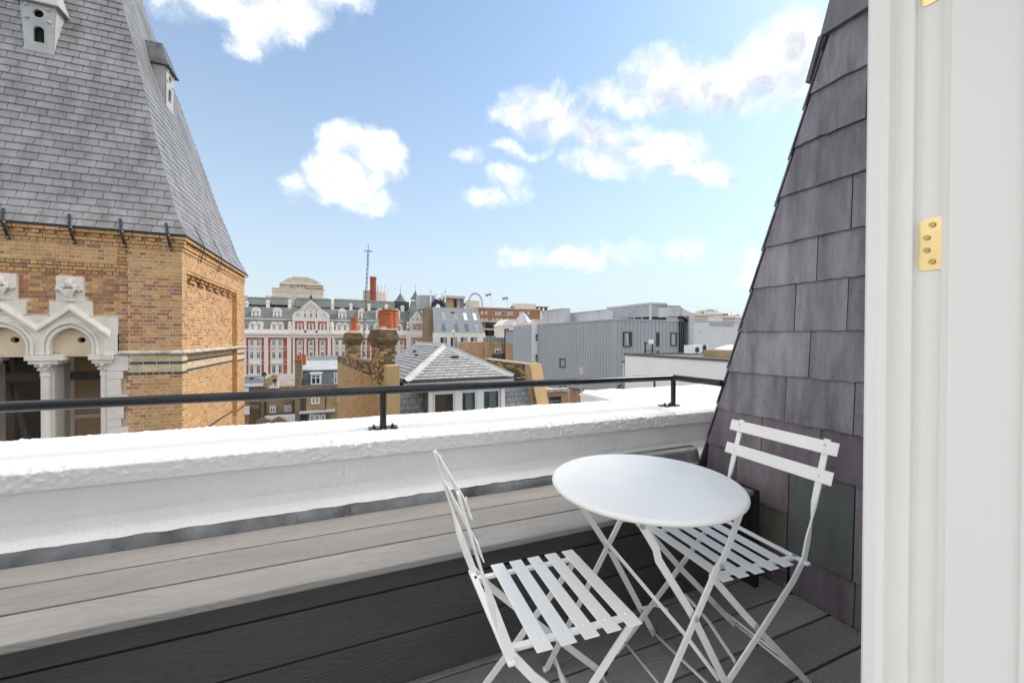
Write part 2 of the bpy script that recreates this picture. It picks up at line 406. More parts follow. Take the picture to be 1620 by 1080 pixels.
M['cop_brown'] = mat('brown_coping', (0.13, 0.105, 0.085), 0.8, 0.2, 3)
M['dish'] = mat('grey_satellite_dish', (0.07, 0.075, 0.085), 0.5, 0.1)
M['leaf'] = mat('planter_leaf', (0.05, 0.13, 0.035), 0.6, 0.4, 6, rnd=0.3)
M['dark_green'] = mat('dark_green_panel', (0.045, 0.075, 0.05), 0.6, 0.2, 2)
M['wood_panel'] = mat('larch_cladding', (0.50, 0.33, 0.19), 0.7, 0.15, 2)
M['flag_red'] = mat('flag_red_cloth', (0.50, 0.04, 0.05), 0.8)
M['flag_blue'] = mat('flag_blue_cloth', (0.03, 0.05, 0.22), 0.8)
M['flag_white'] = mat('flag_white_cloth', (0.75, 0.75, 0.75), 0.8)
M['ground'] = mat('street_asphalt', (0.06, 0.06, 0.06), 0.9, 0.2, 0.2)
M['plaster'] = mat('interior_plaster', (0.74, 0.74, 0.73), 0.8, 0.03)


# ---------------------------------------------------------------- mesh helpers
class MB:
    def __init__(s, mtx=None):
        s.v, s.f, s.mi = [], [], []
        s.x = mtx
        s.k = 0

    def add(s, vs, fs):
        n = len(s.v)
        s.v += [(s.x @ Vector(p)) if s.x else Vector(p) for p in vs]
        s.f += [tuple(n + i for i in f) for f in fs]
        s.mi += [s.k] * len(fs)
        return s

    def box(s, x0, x1, y0, y1, z0, z1):
        return s.add([(x0, y0, z0), (x1, y0, z0), (x1, y1, z0), (x0, y1, z0), (x0, y0, z1), (x1, y0, z1), (x1, y1, z1), (x0, y1, z1)],
                     [(0, 3, 2, 1), (4, 5, 6, 7), (0, 1, 5, 4), (1, 2, 6, 5), (2, 3, 7, 6), (3, 0, 4, 7)])

    def hexa(s, p):  # 4 bottom, 4 top
        return s.add(p, [(0, 3, 2, 1), (4, 5, 6, 7), (0, 1, 5, 4), (1, 2, 6, 5), (2, 3, 7, 6), (3, 0, 4, 7)])

    def prism(s, poly, d):
        """closed polygon (3D points) extruded by vector d"""
        n = len(poly)
        a = [Vector(p) for p in poly]
        b = [p + Vector(d) for p in a]
        return s.add(a + b, [tuple(range(n))[::-1], tuple(range(n, 2 * n))] + [(i, (i + 1) % n, n + (i + 1) % n, n + i) for i in range(n)])

    def xz(s, poly, y0, y1):
        return s.prism([(p[0], y0, p[1]) for p in poly], (0, y1 - y0, 0))

    def yz(s, poly, x0, x1):
        return s.prism([(x0, p[0], p[1]) for p in poly], (x1 - x0, 0, 0))

    def strip(s, pts_a, pts_b):
        n = len(pts_a)
        return s.add(list(pts_a) + list(pts_b), [(i, i + 1, n + i + 1, n + i) for i in range(n - 1)])

    def lathe(s, prof, c=(0, 0, 0), n=24, axis='Z'):
        vs, fs = [], []
        for (r, h) in prof:
            for k in range(n):
                a = 2 * math.pi * k / n
                p = (r * math.cos(a), r * math.sin(a), h)
                p = p if axis == 'Z' else (p[0], p[2], p[1]) if axis == 'Y' else (p[2], p[0], p[1])
                vs.append(Vector(p) + Vector(c))
        for i in range(len(prof) - 1):
            for k in range(n):
                a, b = i * n + k, i * n + (k + 1) % n
                fs.append((a, b, b + n, a + n))
        fs.append(tuple(range(n))[::-1])
        fs.append(tuple(range((len(prof) - 1) * n, len(prof) * n)))
        return s.add(vs, fs)

    def tube(s, pts, r, n=10):
        pts = [Vector(p) for p in pts]
        vs, fs = [], []
        for i, p in enumerate(pts):
            d = (pts[min(i + 1, len(pts) - 1)] - pts[max(i - 1, 0)]).normalized()
            a = d.cross(Vector((0, 0, 1)) if abs(d.z) < 0.9 else Vector((1, 0, 0))).normalized()
            b = d.cross(a)
            for k in range(n):
                t = 2 * math.pi * k / n
                vs.append(p + (a * math.cos(t) + b * math.sin(t)) * r)
        for i in range(len(pts) - 1):
            for k in range(n):
                fs.append((i * n + k, i * n + (k + 1) % n, (i + 1) * n + (k + 1) % n, (i + 1) * n + k))
        fs.append(tuple(range(n))[::-1])
        fs.append(tuple(range((len(pts) - 1) * n, len(pts) * n)))
        return s.add(vs, fs)

    def bar(s, pts, sides, w, t):
        """flat bar swept along pts; sides = width direction at each point"""
        pts = [Vector(p) for p in pts]
        vs, fs = [], []
        for i, p in enumerate(pts):
            d = (pts[min(i + 1, len(pts) - 1)] - pts[max(i - 1, 0)]).normalized()
            sd_ = Vector(sides[i] if isinstance(sides, list) else sides)
            sd_ = (sd_ - d * sd_.dot(d)).normalized()
            nn = d.cross(sd_)
            for a, b in ((-1, -1), (1, -1), (1, 1), (-1, 1)):
                vs.append(p + sd_ * (a * w / 2) + nn * (b * t / 2))
        for i in range(len(pts) - 1):
            for k in range(4):
                fs.append((i * 4 + k, i * 4 + (k + 1) % 4, (i + 1) * 4 + (k + 1) % 4, (i + 1) * 4 + k))
        fs.append((3, 2, 1, 0))
        e = (len(pts) - 1) * 4
        fs.append((e, e + 1, e + 2, e + 3))
        return s.add(vs, fs)

    def ball(s, c, r, sx=1, sy=1, sz=1, n=8, m=6):
        vs, fs = [], []
        for i in range(m + 1):
            a = math.pi * i / m
            for k in range(n):
                b = 2 * math.pi * k / n
                vs.append((c[0] + r * sx * math.sin(a) * math.cos(b), c[1] + r * sy * math.sin(a) * math.sin(b), c[2] + r * sz * math.cos(a)))
        for i in range(m):
            for k in range(n):
                fs.append((i * n + k, (i + 1) * n + k, (i + 1) * n + (k + 1) % n, i * n + (k + 1) % n))
        return s.add(vs, fs)


ROOT = {}


def mesh_of(mb, mats, name, inv=None, smooth=False):
    me = bpy.data.meshes.new(name)
    vs = [tuple(inv @ p) if inv else tuple(p) for p in mb.v]
    me.from_pydata(vs, [], mb.f)
    for m_ in (mats if isinstance(mats, (list, tuple)) else [mats]):
        me.materials.append(M[m_] if isinstance(m_, str) else m_)
    if isinstance(mats, (list, tuple)) and len(mats) > 1:
        me.polygons.foreach_set('material_index', mb.mi)
    bm = bmesh.new()
    bm.from_mesh(me)
    bmesh.ops.recalc_face_normals(bm, faces=bm.faces)
    bm.to_mesh(me)
    bm.free()
    if smooth:
        me.polygons.foreach_set('use_smooth', [True] * len(me.polygons))
    me.update()
    return me


def part(name, mb, mats, parent=None, bev=0.0, smooth=False, kind=None, label=None, auto=False):
    """one mesh object; vertices given in world space (or in the parent's space when the parent has no fixed frame)"""
    inv = ROOT[parent.name].inverted() if parent and parent.name in ROOT else None
    o = bpy.data.objects.new(name, mesh_of(mb, mats, name, inv, smooth))
    col.objects.link(o)
    if parent:
        o.parent = parent
        if parent.name in ROOT:
            ROOT[o.name] = ROOT[parent.name]
    if bev:
        md = o.modifiers.new('bevel', 'BEVEL')
        md.width = bev
        md.segments = 2
        md.limit_method = 'ANGLE'
    if auto:
        md = o.modifiers.new('smooth', 'EDGE_SPLIT')
        md.split_angle = R(38)
    if kind:
        o['kind'] = kind
    if label:
        o['label'] = label
    return o


def tag(o, label=None, cat=None, group=None, kind=None):
    for k, v in (('label', label), ('category', cat), ('group', group), ('kind', kind)):
        if v:
            o[k] = v
    return o


def thing(name, label, cat, loc=(0, 0, 0), rotz=0.0, group=None):
    o = bpy.data.objects.new(name, None)
    o.empty_display_size = 0.2
    col.objects.link(o)
    o.location = loc
    o.rotation_euler = (0, 0, rotz)
    ROOT[o.name] = Matrix.Translation(Vector(loc)) @ Matrix.Rotation(rotz, 4, 'Z')
    return tag(o, label, cat, group)


def single(name, mb, mats, label, cat, group=None, kind=None, **kw):
    """a thing that is one mesh; its origin goes to the middle of its base"""
    lo = Vector((min(p.x for p in mb.v), min(p.y for p in mb.v), min(p.z for p in mb.v)))
    hi = Vector((max(p.x for p in mb.v), max(p.y for p in mb.v), max(p.z for p in mb.v)))
    base = Vector(((lo.x + hi.x) / 2, (lo.y + hi.y) / 2, lo.z))
    o = bpy.data.objects.new(name, mesh_of(mb, mats, name, Matrix.Translation(-base), kw.get('smooth', False)))
    o.location = base
    col.objects.link(o)
    if kw.get('bev'):
        md = o.modifiers.new('bevel', 'BEVEL')
        md.width = kw['bev']
        md.segments = 2
        md.limit_method = 'ANGLE'
    ROOT[o.name] = Matrix.Translation(base)
    return tag(o, label, cat, group, kind)


GZ = -17.0   # street level below the eye


def clear_glass(name):
    m = bpy.data.materials.new(name)
    m.use_nodes = True
    t = NT(m.node_tree)
    tr_ = t.n('ShaderNodeBsdfTransparent', i={0: (0.80, 0.83, 0.83, 1)})
    gl = t.n('ShaderNodeBsdfGlossy', i={'Color': (1, 1, 1, 1), 'Roughness': 0.02})
    fr_ = t.n('ShaderNodeFresnel', i={'IOR': 1.5})
    mx = t.n('ShaderNodeMixShader', i={0: fr_, 1: tr_, 2: gl})
    o = t.n('ShaderNodeOutputMaterial')
    t.t.links.new(mx.outputs[0], o.inputs[0])
    return m


M['pane_clear'] = clear_glass('clear_window_pane')
# ================================================================ setting
HD = -1.15          # deck level
UW = 1.882          # face of the slate cheek
BZ = -0.70          # bench top
part('ground', MB().box(-900, 1400, -200, 3200, GZ - 0.5, GZ), 'ground', kind='structure')

# the terrace slab under everything
tr = thing('terrace_slab', 'dark roof structure under the terrace deck', 'roof', (0, 0.8, GZ))
tr['kind'] = 'structure'
part('slab', MB().box(-2.2, UW + 0.9, -2.2, 2.18, GZ, HD - 0.07), 'asphalt_roof', tr)

# deck boards
deck = thing('deck_floor', 'dark grey wood grain composite deck floor of the terrace', 'deck floor', (0, 0.9, HD))
deck['kind'] = 'structure'
edges = [1.337 - 0.153 * i for i in range(7)]
tops = [(1.337 + 0.0048, 1.372)] + [(edges[i + 1] + 0.0048, edges[i] - 0.0048) for i in range(6)]
for (a, b) in tops:
    part('deck_board', MB().box(-1.7, UW - 0.006, a, b, HD - 0.024, HD), 'board', deck, bev=0.003)
part('joist', MB().box(-1.7, UW - 0.01, 0.40, 1.40, HD - 0.065, HD - 0.032), 'void', deck)

# bench along the parapet
UE = P(1200, 771, v=1.277).x
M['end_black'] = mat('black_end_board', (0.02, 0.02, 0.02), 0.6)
bench = thing('built_in_bench', 'long built-in bench of grey composite boards along the white parapet', 'bench', (0, 1.36, HD))
for (a, b) in ((1.277, 1.4105), (1.4175, 1.5635), (1.5705, 1.735)):
    part('seat_board', MB().box(-1.7, UE - 0.03, a, b, BZ - 0.0235, BZ), 'board', bench, bev=0.0045 if a < 1.3 else 0.003)
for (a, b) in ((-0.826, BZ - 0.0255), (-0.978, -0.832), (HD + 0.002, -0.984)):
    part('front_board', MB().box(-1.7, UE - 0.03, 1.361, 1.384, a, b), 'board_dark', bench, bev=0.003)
part('carcass', MB().box(-1.69, UE - 0.035, 1.392, 1.70, HD, BZ - 0.03), 'void', bench)
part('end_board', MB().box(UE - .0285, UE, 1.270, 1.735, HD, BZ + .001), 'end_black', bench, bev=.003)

# parapet: rendered and painted, with a rough pebbly coping
VF, VB = 1.736, 2.21


def parapet():
    prof = []   # (v, z, roughness) from the foot of the face, up, over the top and down the far side

    def seg(a, b, n, ra, rb):
        for i in range(n):
            f = i / n
            prof.append((a[0] + (b[0] - a[0]) * f, a[1] + (b[1] - a[1]) * f, ra + (rb - ra) * f))
    seg((1.716, -0.715), (1.722, -0.672), 4, .1, .15)
    seg((1.722, -0.672), (1.756, -0.640), 6, .15, .2)
    seg((1.756, -0.640), (1.768, -0.60), 5, .2, .35)
    seg((1.768, -0.60), (1.770, -0.499), 16, .35, .25)
    seg((1.770, -0.499), (1.742, -0.490), 4, .2, .5)
    seg((1.742, -0.490), (1.736, -0.430), 13, .8, 1.25)
    seg((1.736, -0.430), (1.752, -0.414), 4, 1.25, 1.0)
    seg((1.752, -0.414), (2.16, -0.402), 70, .8, .75)
    seg((2.16, -0.402), (2.21, -0.418), 7, .8, 1.0)
    seg((2.21, -0.418), (2.215, -0.50), 5, .8, .6)
    prof.append((2.18, -0.51, .3))
    prof.append((2.18, -1.6, .1))
    u0, u1, n = -1.75, 3.1, 900
    vs, fs = [], []
    m = len(prof)
    for i in range(n + 1):
        u = u0 + (u1 - u0) * i / n
        for j, (v, z, r) in enumerate(prof):
            p = Vector((u, v, z))
            big = noise.noise(Vector((u * 2.3, v * 2.0, z * 2.0))) * 0.004 + noise.noise(Vector((u * 7, v * 7, z * 7))) * 0.0025
            peb = max(0.0, noise.noise(Vector((u * 62, v * 62, z * 62))) - 0.02) ** 1.2 * 0.011
            peb += max(0.0, noise.noise(Vector((u * 120, v * 120, z * 120)))) * 0.0035
            w = 0.55 + 0.9 * max(0, noise.noise(Vector((u * 3.1 + 9, v * 3, z * 3))) + 0.35)
            face = 0.0
            if -0.60 < z < -0.50 and v < 1.8:    # faint brick courses under the paint
                row = math.floor((z + 0.60) / 0.0375 / 2)
                fz = ((z + 0.60) / 0.075) % 1
                fu = (u / 0.225 + 0.5 * (row % 2)) % 1
                face = 0.0042 * (0.45 + 0.9 * noise.noise(Vector((u * 5, z * 20, 2.0)))) * min(1, min(fz, 1 - fz) * 9) * min(1, min(fu, 1 - fu) * 20)
            d = big * (0.4 + 0.6 * min(1, r)) + peb * r * w + face
            nv, nz = (-1, 0.2) if (v < 1.755 and z < -0.42) or z < -0.499 else (0, 1)
            if v > 2.2 and z < -0.42:
                nv, nz = 1, 0
            vs.append((u, v + nv * d, z + nz * d))
    for i in range(n):
        for j in range(m - 1):
            fs.append((i * m + j, (i + 1) * m + j, (i + 1) * m + j + 1, i * m + j + 1))
    return MB().add(vs, fs)


par = thing('parapet_wall', 'white painted parapet wall with rough pebbly coping', 'parapet', (0.6, 1.95, HD))
pw = part('coping', parapet(), 'paint_white', par, smooth=True)
part('wall_core', MB().box(-1.74, 3.09, 1.80, 2.16, GZ, -0.52), 'white_wall', par)
# raised return of the coping behind the corner post
ret = MB()
UR = P(967, 627, v=2.2).x
rp = []
for i in range(31):
    for j in range(9):
        u = UR + i * 0.05
        v = 2.12 + j * 0.06
        d = noise.noise(Vector((u * 9, v * 9, 3))) * 0.008 + max(0, noise.noise(Vector((u * 50, v * 50, 1)))) * 0.006
        rp.append((u, v, -0.394 + d - (0.03 if i == 0 or j == 0 else 0.0)))
ret.add(rp, [(i * 9 + j, (i + 1) * 9 + j, (i + 1) * 9 + j + 1, i * 9 + j + 1) for i in range(30) for j in range(8)])
ret.box(UR + .005, UR + 1.49, 2.195, 2.58, -1.6, -0.405)
part('return_coping', ret, 'paint_white', par, smooth=False)

# lead flashing at the foot of the parapet: lengths with lapped joints
fl = thing('lead_flashing', 'weathered grey lead flashing between bench and parapet', 'flashing', (0.2, 1.72, BZ))
cuts = [-1.74, -0.165, 0.02, 0.95, 1.36, UW - 0.01]
for a, b in zip(cuts[:-1], cuts[1:]):
    vs = []
    n = max(3, int((b - a) / 0.02))
    for i in range(n + 1):
        u = a + (b - a) * i / n
        w = noise.noise(Vector((u * 6, 0, 0))) * 0.004
        w2 = noise.noise(Vector((u * 15, 5, 0))) * 0.003
        k = 0.004 if i < 2 else 0.0
        rise = 0.045 * min(1, max(0, (u - 1.15) / .25))
        vs += [(u, 1.694 + w * .5, BZ + 0.0015), (u, 1.699 + w - k, BZ + 0.012), (u, 1.708 + w - k, BZ + 0.026 + w2 + rise * .6), (u, 1.718 + w2 - k * .5, BZ + 0.033 + w2 * 1.5 + rise), (u, 1.765, BZ + 0.036 + rise)]
    fs = [(i * 5 + j, (i + 1) * 5 + j, (i + 1) * 5 + j + 1, i * 5 + j + 1) for i in range(n) for j in range(4)]
    part('lead_sheet', MB().add(vs, fs), 'lead', fl, smooth=True)

# handrail
rail = thing('handrail', 'black tubular metal handrail on short posts along the parapet', 'handrail', (0.6, 1.89, -0.41))
RZ, RV, RU = -0.237, 1.893, 1.858
part('top_rail', MB().tube([(-1.7, RV, RZ), (RU + 0.004, RV, RZ)], 0.0185, 20), 'rail', rail, smooth=True, auto=True)
part('return_rail', MB().tube([(RU, RV + 0.015, RZ), (RU, 1.548, RZ + 0.001)], 0.0180, 20), 'rail', rail, smooth=True, auto=True)
for i, (pu, du) in enumerate(((0.158, 1), (RU, 1), (-1.35, 1))):
    part('post', MB().tube([(pu, RV - 0.004, RZ - 0.01), (pu, RV - 0.004, -0.408)], 0.0145, 16), 'rail', rail, smooth=True, auto=True)
    c = pu - (0.035 if i == 1 else 0)
    bp = part('base_plate', MB().box(c - 0.062, c + 0.062, RV - 0.034, RV + 0.026, -0.413, -0.4015), 'rail', rail, bev=0.002)
    for q in (-0.04, 0.04):
        if i == 1 and q > 0:
            q = 0.0
        part('bolt', MB().lathe([(0.0085, 0), (0.0085, 0.007), (0.0055, 0.008), (0.005, 0.014), (0.001, 0.0155)], (c + q, RV - 0.012, -0.402), 10), 'iron', bp)

# ================================================================ slate cheek on the right
ck = thing('slate_cheek', 'purple slate clad side wall of the mansard beside the terrace', 'slate wall', (UW + 0.2, 1.1, HD))
VEDGE = lambda z: 1.655 if z < -0.60 else 1.655 - (z + 0.60) * (0.62 / 1.95)
core = [(-3.0, HD - 0.02), (1.645, HD - 0.02), (1.645, -0.60), (VEDGE(2.3) - 0.01, 2.3), (-3.0, 2.3)]
part('wall_core', MB().yz(core, UW + 0.016, UW + 3.5), 'void', ck)


def cheek_slate(v0, v1, z0, z1, m='slate_purple', lift=0.0):
    """one riven slate: v0 is the right-hand (near) edge, v1 the left; ragged lower edge; clipped by the sloping verge"""
    n = 14
    lo, hi = [], []
    for i in range(n + 1):
        v = v0 + (v1 - v0) * i / n
        jag = (noise.noise(Vector((v * 60, z0 * 9, 4.2))) * 0.004 + max(0, noise.noise(Vector((v * 25, z0 * 7, 1.7))) - .2) * 0.016)
        lo.append([v, z0 + jag])
        hi.append([v, z1])
    for L_ in (lo, hi):
        for p in L_:
            p[0] = min(p[0], VEDGE(p[1]))
    th, tilt = 0.0095, 0.0115
    vs = []
    for (v, z) in lo:
        vs.append((UW - tilt - lift + noise.noise(Vector((v * 9, z * 9, 8))) * 0.0015, v, z))
    for (v, z) in hi:
        vs.append((UW - lift * .3, v, z))
    for (v, z) in lo:
        vs.append((UW - tilt + th - lift, v, z))
    for (v, z) in hi:
        vs.append((UW + th - lift * .3, v, z))
    N = n + 1
    fs = []
    for i in range(n):
        fs += [(i, i + 1, N + i + 1, N + i), (2 * N + i, 3 * N + i, 3 * N + i + 1, 2 * N + i + 1), (i, 2 * N + i, 2 * N + i + 1, i + 1), (N + i, N + i + 1, 3 * N + i + 1, 3 * N + i)]
    fs += [(0, N, 3 * N, 2 * N), (n, 2 * N + n, 3 * N + n, N + n)]
    return part('slate', MB().add(vs, fs), m, ck)


def vz(x, y):
    p = P(x, y, u=UW)
    return p.y, p.z


zc = [P(1369, y, u=UW).z for y in (18, 106, 188, 270, 358, 435.5, 522, 605, 690)]
zrow = zc + [P(1365, 770, u=UW).z, P(1300, 838, u=UW).z - .03, P(1340, 975, u=UW).z + 0.10, HD + 0.004]
rows = [  # joints as picture columns, left to right
    (zc[0] - .0, zc[1], [], None), (zc[1], zc[2], [1369], None), (zc[2], zc[3], [], None), (zc[3], zc[4], [1347], None), (zc[4], zc[5], [1293], None),
    (zc[5], zc[6], [1259, 1342], None), (zc[6], zc[7], [1283], None), (zc[7], zc[8], [1245, 1354], None)]
NEAR = 0.50
for (zt, zb, js, _) in rows:
    ym = lambda x: P(x, 0, u=UW)
    vv = [VEDGE(zb) + 0.05] + [P(x, 540, u=UW).y for x in js]
    while vv[-1] > 0.75:
        vv.append(vv[-1] - 0.31 if len(vv) > 1 or not js else vv[-1] - 0.3) if False else vv.append(max(NEAR, vv[-1] - (0.62 if len(vv) == 1 and not js else 0.29)))
    if vv[-1] > NEAR:
        vv.append(NEAR)
    for a, b in zip(vv[1:], vv[:-1]):
        if b - a > 0.02:
            cheek_slate(a + 0.0018, b - 0.0018, zb, zt + 0.012, lift=random.random() * 0.003)
v_ = lambda x, y: P(x, y, u=UW).y
z_ = lambda x, y: P(x, y, u=UW).z
z9, z10 = z_(1250, 722), z_(1250, 812)
zA = z_(1180, 660)
# lower, less regular courses
zr8b = z_(1365, 770)
for a, b in ((NEAR, v_(1299, 720)), (v_(1299, 720), v_(1206, 690)), (v_(1206, 690), 1.70)):
    cheek_slate(a + .002, b - .002, zr8b, zc[8] + .012, 'slate_plum')
zb9 = z_(1249, 812)
cheek_slate(v_(1249, 780) + .002, v_(1166, 730) - .002, zb9, zr8b + .012, 'slate_plum')
cheek_slate(v_(1166, 730) + .002, 1.70, zb9, zr8b + .012, 'slate_plum')
zbig = z_(1300, 893)
cheek_slate(v_(1352, 880) + .002, v_(1249, 780) - .002, zbig, zr8b + .012, 'slate_green', .004)
cheek_slate(NEAR, v_(1352, 880) - .002, zbig, zr8b + .012, 'slate_plum')
cheek_slate(v_(1246, 850) + .002, v_(1206, 830) - .002, z_(1246, 905), zb9 + .012, 'slate_olive')
cheek_slate(v_(1206, 830) + .002, v_(1190, 830) - .002, z_(1246, 905), zb9 + .012, 'slate_plum')
cheek_slate(v_(1190, 830) + .002, 1.70, z_(1246, 905), zb9 + .012, 'slate_plum')
cheek_slate(v_(1353, 960) + .002, v_(1250, 925) - .002, HD + .003, zbig + .012, 'slate_plum')
cheek_slate(NEAR, v_(1353, 960) - .002, HD + .003, zbig + .012, 'slate_green')
cheek_slate(v_(1246, 925) + .002, 1.70, HD + .003, z_(1246, 905) + .012, 'slate_plum')
# slates of the outer slope, whose edges step along the verge
zz = 2.2
sl = Vector((0, 0.62, -1.95)).normalized()
nr = Vector((0, 1.95, 0.62)).normalized()
k = 0
while zz > -0.60:
    a = Vector((0, VEDGE(zz), zz)) + nr * 0.004
    b = a + sl * 0.222 + nr * 0.009
    mb = MB()
    x0 = UW - 0.008 - random.random() * 0.003
    for q in range(3):
        xa, xb = x0 + q * 0.33, x0 + (q + 1) * 0.33 - 0.003
        mb.hexa([(xa, *b[1:]), (xb, *b[1:]), (xb, *(b + nr * .006)[1:]), (xa, *(b + nr * .006)[1:]), (xa, *a[1:]), (xb, *a[1:]), (xb, *(a + nr * .006)[1:]), (xa, *(a + nr * .006)[1:])])
    part('verge_slate', mb, 'slate_purple', ck)
    zz -= 0.205 * 1.95 / math.hypot(.62, 1.95)
    k += 1
# lead cap over the top course
capz = z_(1369, 14)
vt = VEDGE(capz)
part('lead_cap', MB().yz([(0.45, capz - 0.012), (vt + 0.03, capz - 0.012), (vt - 0.03, capz + 0.21), (0.45, capz + 0.21)], UW - 0.022, UW + 1.1), 'lead', ck)
part('verge_lead', MB().yz([(vt + .020, capz - .01), (vt + .036, capz - .01), (vt + .085, capz - .175), (vt + .069, capz - .175)], UW - 0.026, UW + 0.2), 'lead', ck)
# ================================================================ house front, frame and door on the right
V1 = 0.478          # outside face of the frame
hw = thing('house_wall', 'white wall of the house round the terrace doorway', 'wall', (0.35, 0.55, HD))
hw['kind'] = 'structure'
part('wall_panel', MB().box(1.035, UW + 0.012, 0.445, 0.50, HD - .05, 2.0), 'plaster', hw)
part('wall_panel', MB().box(-2.6, -1.25, 0.36, 0.50, HD - .05, 1.45), 'plaster', hw)
part('lintel', MB().box(-1.248, 1.033, 0.36, 0.50, 1.05, 1.45), 'plaster', hw)
room = thing('room_floor', 'pale floor inside the doorway', 'floor', (0.3, -0.7, HD))
room['kind'] = 'structure'
part('floor_sheet', MB().box(-2.2, 2.2, -2.1, 0.36, HD - 0.06, HD - 0.01), 'plaster', room)

fr = thing('door_frame', 'white moulded timber door frame with brass hinge leaves', 'door frame', (0.985, 0.43, HD))


def uv_at(x, u):       # v where the picture column x meets the plane u
    return P(x, 400, u=u).y


# moulded section (u, v), going from the outside corner into the room
sec = [(1.045, 0.470), (0.962, 0.470), (0.9545, 0.468), (0.950, 0.463), (0.950, 0.4435), (0.9515, 0.4405), (0.955, 0.433), (0.973, 0.4305), (0.975, 0.4290),
       (0.975, 0.4075), (0.9765, 0.4056), (0.9885, 0.4056), (0.990, 0.4040), (0.990, 0.352), (1.045, 0.352)]
part('jamb', MB().prism([(u, v, HD) for u, v in sec], (0, 0, 2.30)), 'joinery', fr, bev=0.0008)


def hinge(zc_):
    ya, yb = uv_at(1453.5, HU), uv_at(1489, HU)
    h = 0.0475
    r = 0.011
    pts = []
    for (cy, cz, a0) in ((ya - r, zc_ + h - r, 0), (ya - r, zc_ - h + r, -90)):
        for i in range(7):
            a = R(a0 + 90 - i * 15) if a0 == 0 else R(-i * 15)
            pts.append((0, cy + r * math.cos(a), cz + r * math.sin(a)))
    pts += [(0, yb - .002, zc_ - h), (0, yb - .002, zc_ + h)]
    o = part('hinge_leaf', MB().prism([(HU - .0018, p[1], p[2]) for p in pts], (0.0025, 0, 0)), 'brass', fr)
    yc = (ya + yb) / 2
    for dy, dz in ((-.004, .035), (.0035, .013), (.0035, -.010), (-.004, -.032)):
        part('screw', MB().lathe([(0.0048, -.0012), (0.0048, 0), (0.0028, 0.0006)], (HU - .0028, yc + dy, zc_ + dz), 14, 'X'), 'brass_dark', o)
        part('screw_slot', MB().box(HU - .0038, HU - .0030, yc + dy - .0018, yc + dy + .0018, zc_ + dz - .0018, zc_ + dz + .0018), 'void', o)


HU = 0.990
hz = P(1470, 387, u=HU)
hinge(hz.z)
hinge(P(1468, -31, u=HU).z)

dr = thing('open_door', 'white painted door standing open inside its frame', 'door', (1.005, -0.05, HD))
y0 = uv_at(1488, 0.980)
yB = uv_at(1499, 0.973)
ds = [(1.030, y0), (0.984, y0), (0.978, y0 - .0015), (0.9745, yB + .001), (0.973, yB - .002), (0.973, -0.46), (1.030, -0.46)]
part('door_leaf', MB().prism([(u, v, HD + .008) for u, v in ds], (0, 0, 2.22)), 'joinery', dr, bev=0.0008)
yp = uv_at(1622, 0.973)
part('panel_moulding', MB().box(0.965, 0.9732, -0.36, yp, HD + .25, 0.93), 'joinery', dr, bev=0.003)
